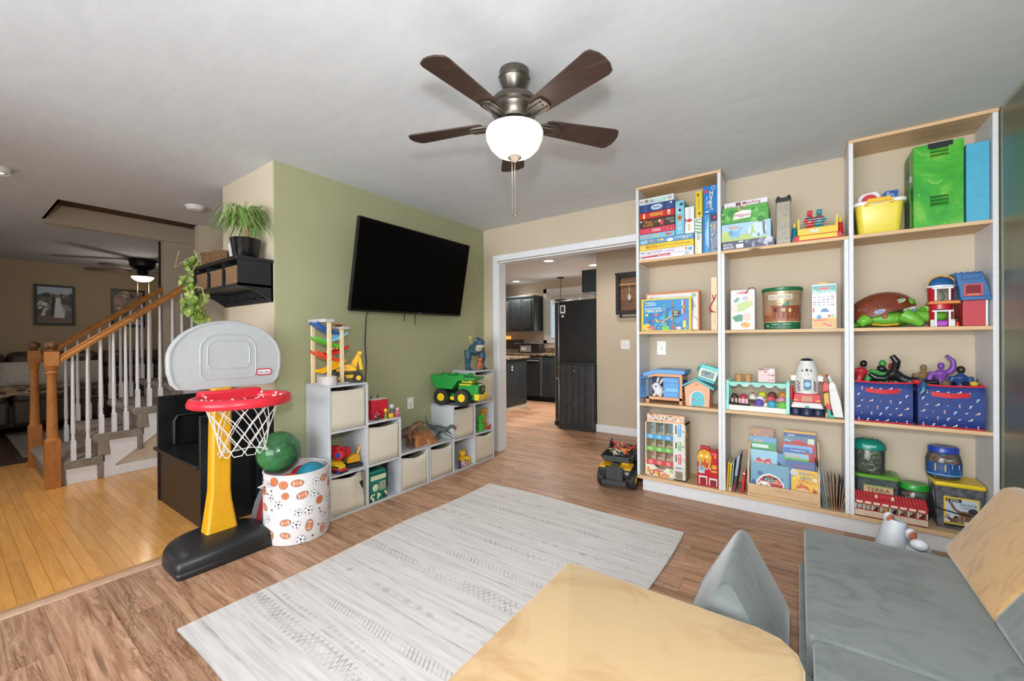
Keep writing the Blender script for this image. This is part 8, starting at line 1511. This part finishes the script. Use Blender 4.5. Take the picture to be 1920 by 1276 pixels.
# tubs and jars
def jumble(cx, cy, z0, z1, rx, ry, cols, n, seed, sq=False):
    mb = MB(); rr = random.Random(seed)
    for i in range(n):
        a, q_ = rr.uniform(0, 2*pi), rr.uniform(.3, .92)
        x, y = (cx+rr.uniform(-rx, rx)*.8, cy+rr.uniform(-ry, ry)*.8) if sq else (cx+cos(a)*rx*q_*.85, cy+sin(a)*ry*q_*.85)
        z = rr.uniform(z0+.012, z1-.012); L = rr.uniform(.02, .045); b_ = rr.uniform(0, 2*pi); e_ = rr.uniform(-.5, .5); m_ = rr.randrange(len(cols))
        pts = []
        for k in range(4):
            u = k/3-.5; px, py = x+cos(b_+u)*u*L, y+sin(b_+u)*u*L
            if sq: px, py = min(max(px, cx-rx*.94), cx+rx*.94), min(max(py, cy-ry*.94), cy+ry*.94)
            else:
                e2 = sqrt(((px-cx)/rx)**2+((py-cy)/ry)**2)
                if e2 > .93: px, py = cx+(px-cx)*.93/e2, cy+(py-cy)*.93/e2
            pts.append((px, py, min(max(z+u*e_*L, z0+.006), z1-.004)))
        mb.tube(pts, [.003, .0065, .006, .002], 6, m=m_)
        if i % 3 == 0: mb.ell(pts[2], .0075, 8, 5, m=m_)
    return mb, [P(c_, .45) for c_ in cols]
# TERRA tub
t = thing('green_lid_tub', 'clear tub with green lid labelled TERRA under the round jar', 'tub', (3.28, -.12, Z4)); x0, x1, yf, yb, zt = 3.176, 3.378, -.19, -.03, .352
part('shell', MB().rings([[V((3.277+(a-.101)*s_, -.11+(b-.08)*s_, z)) for a, b in rrect(.202, .16, (.02,)*4)] for s_, z in ((.93, Z4+.001), (1, zt), (.985, zt), (.915, Z4+.004))]), clear('#B9C6C4', .12), t)
part('lid', MB().rings([[V((3.277+(a-.101)*s_, -.11+(b-.08)*s_, z)) for a, b in rrect(.202, .16, (.02,)*4)] for s_, z in ((1.03, zt-.006), (1.05, zt-.004), (1.05, zt+.010), (1.0, zt+.014), (.9, zt+.014))]), P('#5E9A2E'), t); part('lid_ridge', MB().box(3.33, -.18, zt+.0135, 3.336, -.05, zt+.018).box(3.345, -.18, zt+.0135, 3.351, -.05, zt+.018), P('#4E8A24'), t)
mb, ms = jumble(3.277, -.11, Z4+.006, .30, .088, .068, ['#C9D0C4', '#5E7A6A', '#C4A08A', '#3A4A52', '#7E8E98'], 70, 2, True); part('animals', mb, ms, t, kind='stuff')
part('clip', B(3.168, -.175, .28, 3.176, -.15, .31), M('#22262A', .4), t)
lbp = part('label_sleeve', B(3.212, -.1935, .215, 3.348, -.1915, .303), M('#C2A27A', .7, 0, .04), t); q = front(3.212, -.1935, .215, .136, .088); q.rect(0, .93, 1, 1, '#6FA03A').text('TERRA', .10, .56, .90, .84, '#5A4632').text('animal world', .55, .3, .9, .38, '#7A6248').done(lbp, 'lettering')
# insect jar
def jar(name, label, c, prof, lidprof, lidcol, cols, n, seed, zc, sy=.85, cat='jar'):
    t_ = thing(name, label, cat, c); part('shell', MB().lathe(prof, c, 32, sy=sy), clear('#D6DCD8', .06), t_); part('lid', MB().lathe(lidprof, c, 32, sy=sy), P(lidcol, .3), t_)
    r_ = min(q_[0] for q_ in prof[1:3])*.97; mb_, ms_ = jumble(c[0], c[1], c[2]+zc[0], c[2]+zc[1], r_, r_*sy, cols, n, seed); part('contents', mb_, ms_, t_, kind='stuff'); return t_
zl = zt+.0146
t = jar('toy_insect_jar', 'clear round jar of toy reptiles with teal domed lid', (3.242, -.125, zl), [(.07, .0), (.078, .006), (.080, .03), (.080, .15), (.076, .158)], [(.08, .150), (.086, .152), (.086, .165), (.080, .185), (.060, .205), (.03, .212), (.002, .213)], '#17806E', ['#4A5A42', '#8E9668', '#2F3E34', '#C9C49A', '#6E5A44', '#3F6A58'], 150, 5, (.0, .15))
for k in range(6): part('lid_bump', MB().ell((3.242+.04*cos(k*1.05), -.125+.034*sin(k*1.05), zl+.203), (.014, .012, .010), 10, 6), P('#17806E', .3), t)
q = Print((3.20, -.199, zl+.168), (1, 0, 0), (0, .35, 1), .08, .022); q.text('Insect', .1, .1, .9, .9, '#A9E0D0'); q.done(t, 'lid_lettering')
jar('toy_jar', 'clear rounded jar with bright green lid right of the tub', (3.452, -.115, Z4), [(.060, .0), (.068, .006), (.072, .03), (.074, .12), (.066, .165), (.056, .18)], [(.060, .174), (.068, .176), (.068, .198), (.062, .208), (.05, .206), (.002, .204)], '#22942A', ['#6FA088', '#B8342E', '#D97A3A', '#3A2A28', '#4E7A62', '#7A1F28', '#2E3A34'], 110, 6, (.0, .165))
# dinosaur tub and sea jar
t = thing('yellow_lid_tub', 'grey clear tub with yellow lid and dinosaur label in right corner', 'tub', (3.625, -.12, Z4)); zt = .372
def ring4(s_, z, dy=0): return [V((3.622+(a-.098)*s_, -.125+(b-.09)*s_+dy, z)) for a, b in rrect(.196, .18, (.012,)*4)]
part('shell', MB().rings([ring4(.90, Z4+.001), ring4(1, zt), ring4(.985, zt), ring4(.885, Z4+.004)]), clear('#8A8C90', .38), t); part('lid', MB().rings([ring4(1.03, zt-.004), ring4(1.05, zt), ring4(1.05, zt+.014), ring4(1.02, zt+.018), ring4(.94, zt+.018)]), P('#DDBE1A'), t)
mb, ms = jumble(3.622, -.12, Z4+.006, .32, .08, .07, ['#7E8084', '#6A6C72', '#94949A', '#5A5C60'], 70, 12, True); part('dinosaurs', mb, ms, t, kind='stuff')
part('carry_handle', MB().tube([(3.520, -.19, .365), (3.516, -.215, .33), (3.522, -.222, .24), (3.60, -.226, .226), (3.72, -.224, .215)], .004, 6), M('#1B1C1E', .4), t)
lbp = part('label_sleeve', B(3.558, -.2185, .145, 3.698, -.2165, .312), M('#DDC02A', .5), t); q = front(3.558, -.2185, .145, .14, .167); q.rect(.05, .12, .95, .95, '#B9C4CE').rect(0, 0, 1, .08, '#23262A').rect(.05, .84, .5, .95, '#16181A').text('NATIONAL', .17, .905, .42, .935, '#DDE0E0').text('GEOGRAPHIC', .17, .865, .44, .895, '#DDE0E0').rect(.09, .87, .13, .93, '#E0C22A').text('DINOSAUR', .46, .74, .92, .82, '#3A3E44').text('COLLECTION', .5, .65, .9, .72, '#4A4E54').rect(.05, .12, .95, .38, '#8A7A66').blobs(12, ['#6A4E38', '#A89A86', '#4A3A30', '#D0CCC4'], .008, .018, .08, .14, .9, .36, 5).line([(.2, .80), (.3, .6), (.55, .45), (.8, .42)], .012, '#7A5438').line([(.2, .80), (.12, .82)], .008, '#7A5438').line([(.5, .48), (.5, .2)], .008, '#7A5438').line([(.7, .44), (.72, .2)], .008, '#7A5438').ell(.58, .47, .025, .016, '#7A5438').ell(.82, .58, .02, .018, '#3A3230').done(lbp)
zl = zt+.0186
t = jar('sea_creature_jar', 'clear jar of toy sea creatures with blue lid on yellow tub', (3.575, -.125, zl), [(.058, .0), (.070, .01), (.077, .04), (.077, .11), (.068, .145), (.056, .158)], [(.060, .152), (.066, .154), (.066, .180), (.060, .188), (.045, .186), (.002, .184)], '#1F3C9E', ['#C8452E', '#2E9A5A', '#D9D2C4', '#3A7EB4', '#B86A4A', '#7A2A24', '#E07A3A'], 120, 9, (.0, .15))
cj = (3.575, -.125, zl); p = Print((0, 0, 0), (1, 0, 0), (0, 0, 1), 1, 1, fn=lambda u, v, d_: V((cj[0]+cos(-pi/2+u)*(.0782+d_), cj[1]+sin(-pi/2+u)*(.0782*.85+d_), zl+v)))
for k in range(18): p.rect(-1.2+.135*k, .035, -1.2+.135*(k+1), .098, '#1E4A86'); p.d -= .000015
for k in range(18): p.d -= .000015; p.rect(-1.2+.135*k, .028, -1.2+.135*(k+1), .038, '#4FA0D8')
p.d += .0004
p.rect(-.62, .05, -.02, .094, '#E3C22E').rect(-.58, .053, -.06, .091, '#D9B41E').text('SEA LIFE 24 PIECES', -.52, .068, -.12, .078, '#8A6A18').rect(.30, .070, .78, .094, '#E4E4E4').line([(.4, .074), (.4, .088)], .002, '#222').line([(.5, .074), (.5, .088)], .003, '#222').line([(.6, .074), (.6, .088)], .002, '#222').line([(.68, .074), (.68, .088)], .003, '#222').rect(.12, .036, .85, .064, '#7CC4E4').ell(.3, .055, .006, .005, '#D86A8A').ell(-1.0, .055, .012, .012, '#7A3A7A'); p.done(t, 'label_print')
# red stable
t = thing('toy_stable', 'long red roofed wooden toy stable with eight stalls', 'toy building', (3.32, -.22, Z4)); x0, x1, yf, yb = 3.163, 3.484, -.270, -.205; wn_ = M('#DCCCB4', .6, 0, .04); redp = M('#B4202C', .5, 0, .04)
part('back_wall', B(x0, yb-.004, Z4, x1, yb, .235), wn_, t); part('floor', B(x0, yf, Z4, x1, yb, Z4+.005), wn_, t); part('front_wall', B(x0, yf, Z4, x1, yf+.005, .168), wn_, t); part('red_sill', B(x0, yf-.001, .166, x1, yf+.006, .171), redp, t); part('red_foot', B(x0, yf-.001, Z4+.003, x1, yf, Z4+.006), redp, t)
for k in range(33): part('picket_line', B(x0+.004+.0097*k, yf-.0008, Z4+.008, x0+.0055+.0097*k, yf, .164), M('#A2604E', .6), t)
for k in range(9): part('stall_post', B(x0+(x1-x0-.005)*k/8, yf, .168, x0+(x1-x0-.005)*k/8+.005, yb-.004, .205), wn_, t)
fa_ = part('fascia', B(x0, yf-.001, .203, x1, yf+.005, .226), redp, t); q = front(x0, yf-.001, .203, x1-x0, .023)
for k in range(8): q.rect(.022+.1225*k, .22, .112+.1225*k, .78, '#E4D6BE')
q.done(fa_, 'name_plates')
rf_ = part('roof', MB().prism([(yf-.004, .226), (yb+.004, .258), (yb+.004, .263), (yf-.004, .231)], x0-.002, x1+.002, 'x'), redp, t)
for k in range(22): part('roof_batten', MB().prism([(yf-.004, .231), (yb+.004, .263), (yb+.004, .2645), (yf-.004, .2325)], x0+.006+.0145*k, x0+.0075+.0145*k, 'x'), M('#D88A80', .6), rf_)
hd = part('red_handle', MB().prism([(3.268, .243), (3.332, .243), (3.332, .266), (3.268, .266)], -.252, -.236, 'y'), redp, t, bev=.003)
for x in (3.262, 3.334): part('handle_end', B(x-.002, -.25, .243, x+.010, -.236, .262), M('#D9CDB8', .6), hd)
for k, (c_, lb) in enumerate(zip(('#C9CDD0', '#B9C8C2', '#6E1F1C', '#D9A21E', '#33201A', '#8A5224', '#6E3420', '#7A1F1C'), ('white', 'grey green', 'maroon', 'yellow', 'dark brown', 'tan brown', 'chestnut', 'dark red'))):
    xc = x0+(x1-x0)*(k+.5)/8; mb = MB(); mb.ell((xc, -.24, .16), (.011, .018, .015), 10, 7); mb.tube([(xc, -.252, .165), (xc+.003, -.258, .182)], [.008, .006], 7); mb.ell((xc+.004, -.26, .188), (.007, .010, .007), 9, 6)
    for dx in (-.006, .006):
        for dy in (-.25, -.23): mb.cyl((xc+dx, dy, Z4+.0055), (xc+dx, dy, .155), .0032, n=6)
    h_ = mb.obj('toy_horse', M(c_, .5, 0, .1, scale=60), remesh=.0025, smooth=180); tag(h_, lb + ' toy horse in stall of the red roofed stable', 'toy animal', 'toy horses in the stable')
# -- big black and yellow dump truck on the floor
T = TR(1.645, -.21, 0, -84); t = thing('toy_dump_truck', 'black and yellow toy dump truck full of dinosaurs on the floor', 'toy truck', (1.645, -.21, 0)); bkp = M('#2B2C2E', .5, 0, .06); ylp = P('#DFA81C')
part('chassis', MB(T).box(-.20, -.06, .06, .15, .06, .11), bkp, t, bev=.006)
for x in (-.15, .09):
    for y in (-.12, .12):
        w_ = wheel(None, T, (x, y, .079), .079, .062, (0, 1 if y > 0 else -1, 0), t, '#E3AE1E', '#222325')
for x in (-.15, .09):
    for y in (-.12, .12):
        for k in range(14):
            a = 2*pi*k/14; part('tread_lug', MB(T @ Matrix.Translation((x, y, .079)) @ Matrix.Rotation(a, 4, 'Y')).box(-.007, -.026, .074, .007, .026, .0795 if abs(a-pi) > .3 else .0788), M('#1C1D1E', .7), t)
part('fender', MB(T).prism([(.02, .13), (.17, .10), (.185, .135), (.185, .178), (.02, .185)], -.125, .125, 'y'), bkp, t, bev=.005); part('yellow_bonnet', MB(T).prism([(.06, .185), (.187, .175), (.187, .186), (.06, .200)], -.128, .128, 'y'), ylp, t, bev=.003)
gl = part('grille', MB(T).box(.186, -.072, .07, .20, .072, .195), bkp, t, bev=.006); part('grille_panel', MB(T).box(.1995, -.058, .10, .2035, .058, .185), M('#36373A', .5), gl, bev=.003); part('grille_bar', MB(T).box(.203, -.022, .10, .2055, .022, .18), M('#2F3033', .5), gl, bev=.002); part('bumper', MB(T).box(.19, -.10, .045, .215, .10, .088), M('#333437', .5), t, bev=.005); part('bonnet_scoop', MB(T).box(.12, -.03, .19, .17, .03, .215), bkp, t, bev=.006); part('cab_block', MB(T).box(.03, .035, .19, .11, .10, .225), ylp, t, bev=.006)
p = Print((0, 0, 0), (0, 1, 0), (0, 0, 1), .02, .012, T=T @ Matrix.Translation((.2037, -.01, .168))); p.text('CAT', 0, 0, 1, 1, '#E8E8E6'); p.done(gl, 'badge')
part('bed', MB(T).rings([[V(v) for v in ((-.20, -.09, .13), (.02, -.09, .16), (.02, .09, .16), (-.20, .09, .13))], [V(v) for v in ((-.24, -.125, .24), (.10, -.125, .225), (.10, .125, .225), (-.24, .125, .24))], [V(v) for v in ((-.25, -.13, .275), (.14, -.13, .262), (.14, .13, .262), (-.25, .13, .275))], [V(v) for v in ((-.24, -.12, .275), (.13, -.12, .262), (.13, .12, .262), (-.24, .12, .275))], [V(v) for v in ((-.20, -.09, .20), (.06, -.09, .20), (.06, .09, .20), (-.20, .09, .20))]]), bkp, t, bev=.002)
for sg in (-1, 1): part('bed_fin', MB(T).prism([(-.24, .27), (-.12, .27), (-.15, .315), (-.21, .325)], sg*.126-.004, sg*.126+.004, 'y'), bkp, t)
part('bed_front', MB(T).box(.128, -.105, .218, .142, .105, .262), M('#333437', .5), t, bev=.003); part('headlamp', MB(T).ell((.19, .10, .15), (.008, .018, .014), 10, 7), M('#8A8A84', .2), t)
rr = random.Random(21)
for i in range(16):
    x, y = rr.uniform(-.18, .08), rr.uniform(-.09, .09); a = rr.uniform(0, 360); X = T @ TR(x, y, .262+rr.uniform(0, .02), a, rr.uniform(-25, 25)); c_, nm = (('#B8342E', 'dark red'), ('#D9542E', 'orange red'), ('#E3A52E', 'amber'), ('#C9BFA8', 'cream'), ('#4A5A66', 'slate'), ('#8A5A3A', 'brown'))[i % 6]
    mb = MB(X); mb.tube([(-.055, 0, .0), (-.03, 0, .004), (0, 0, .006), (.025, 0, .010), (.04, 0, .02)], [.003, .008, .014, .009, .007], 8); mb.ell((.048, 0, .022), (.014, .008, .008), 8, 6)
    for lx in (-.012, .014):
        for sg in (-1, 1): mb.tube([(lx, sg*.008, .002), (lx+.004, sg*.016, -.016)], [.006, .003], 6)
    o = mb.obj('toy_dinosaur', P(c_, .4), origin=X.translation, smooth=60); tag(o, '%s plastic dinosaur heaped in the black dump truck bed, %s' % (nm, ('towards its cab' if x > -.05 else 'towards its tail') + (', left side' if y < 0 else ', right side')), 'toy dinosaur', 'dinosaurs in the dump truck')
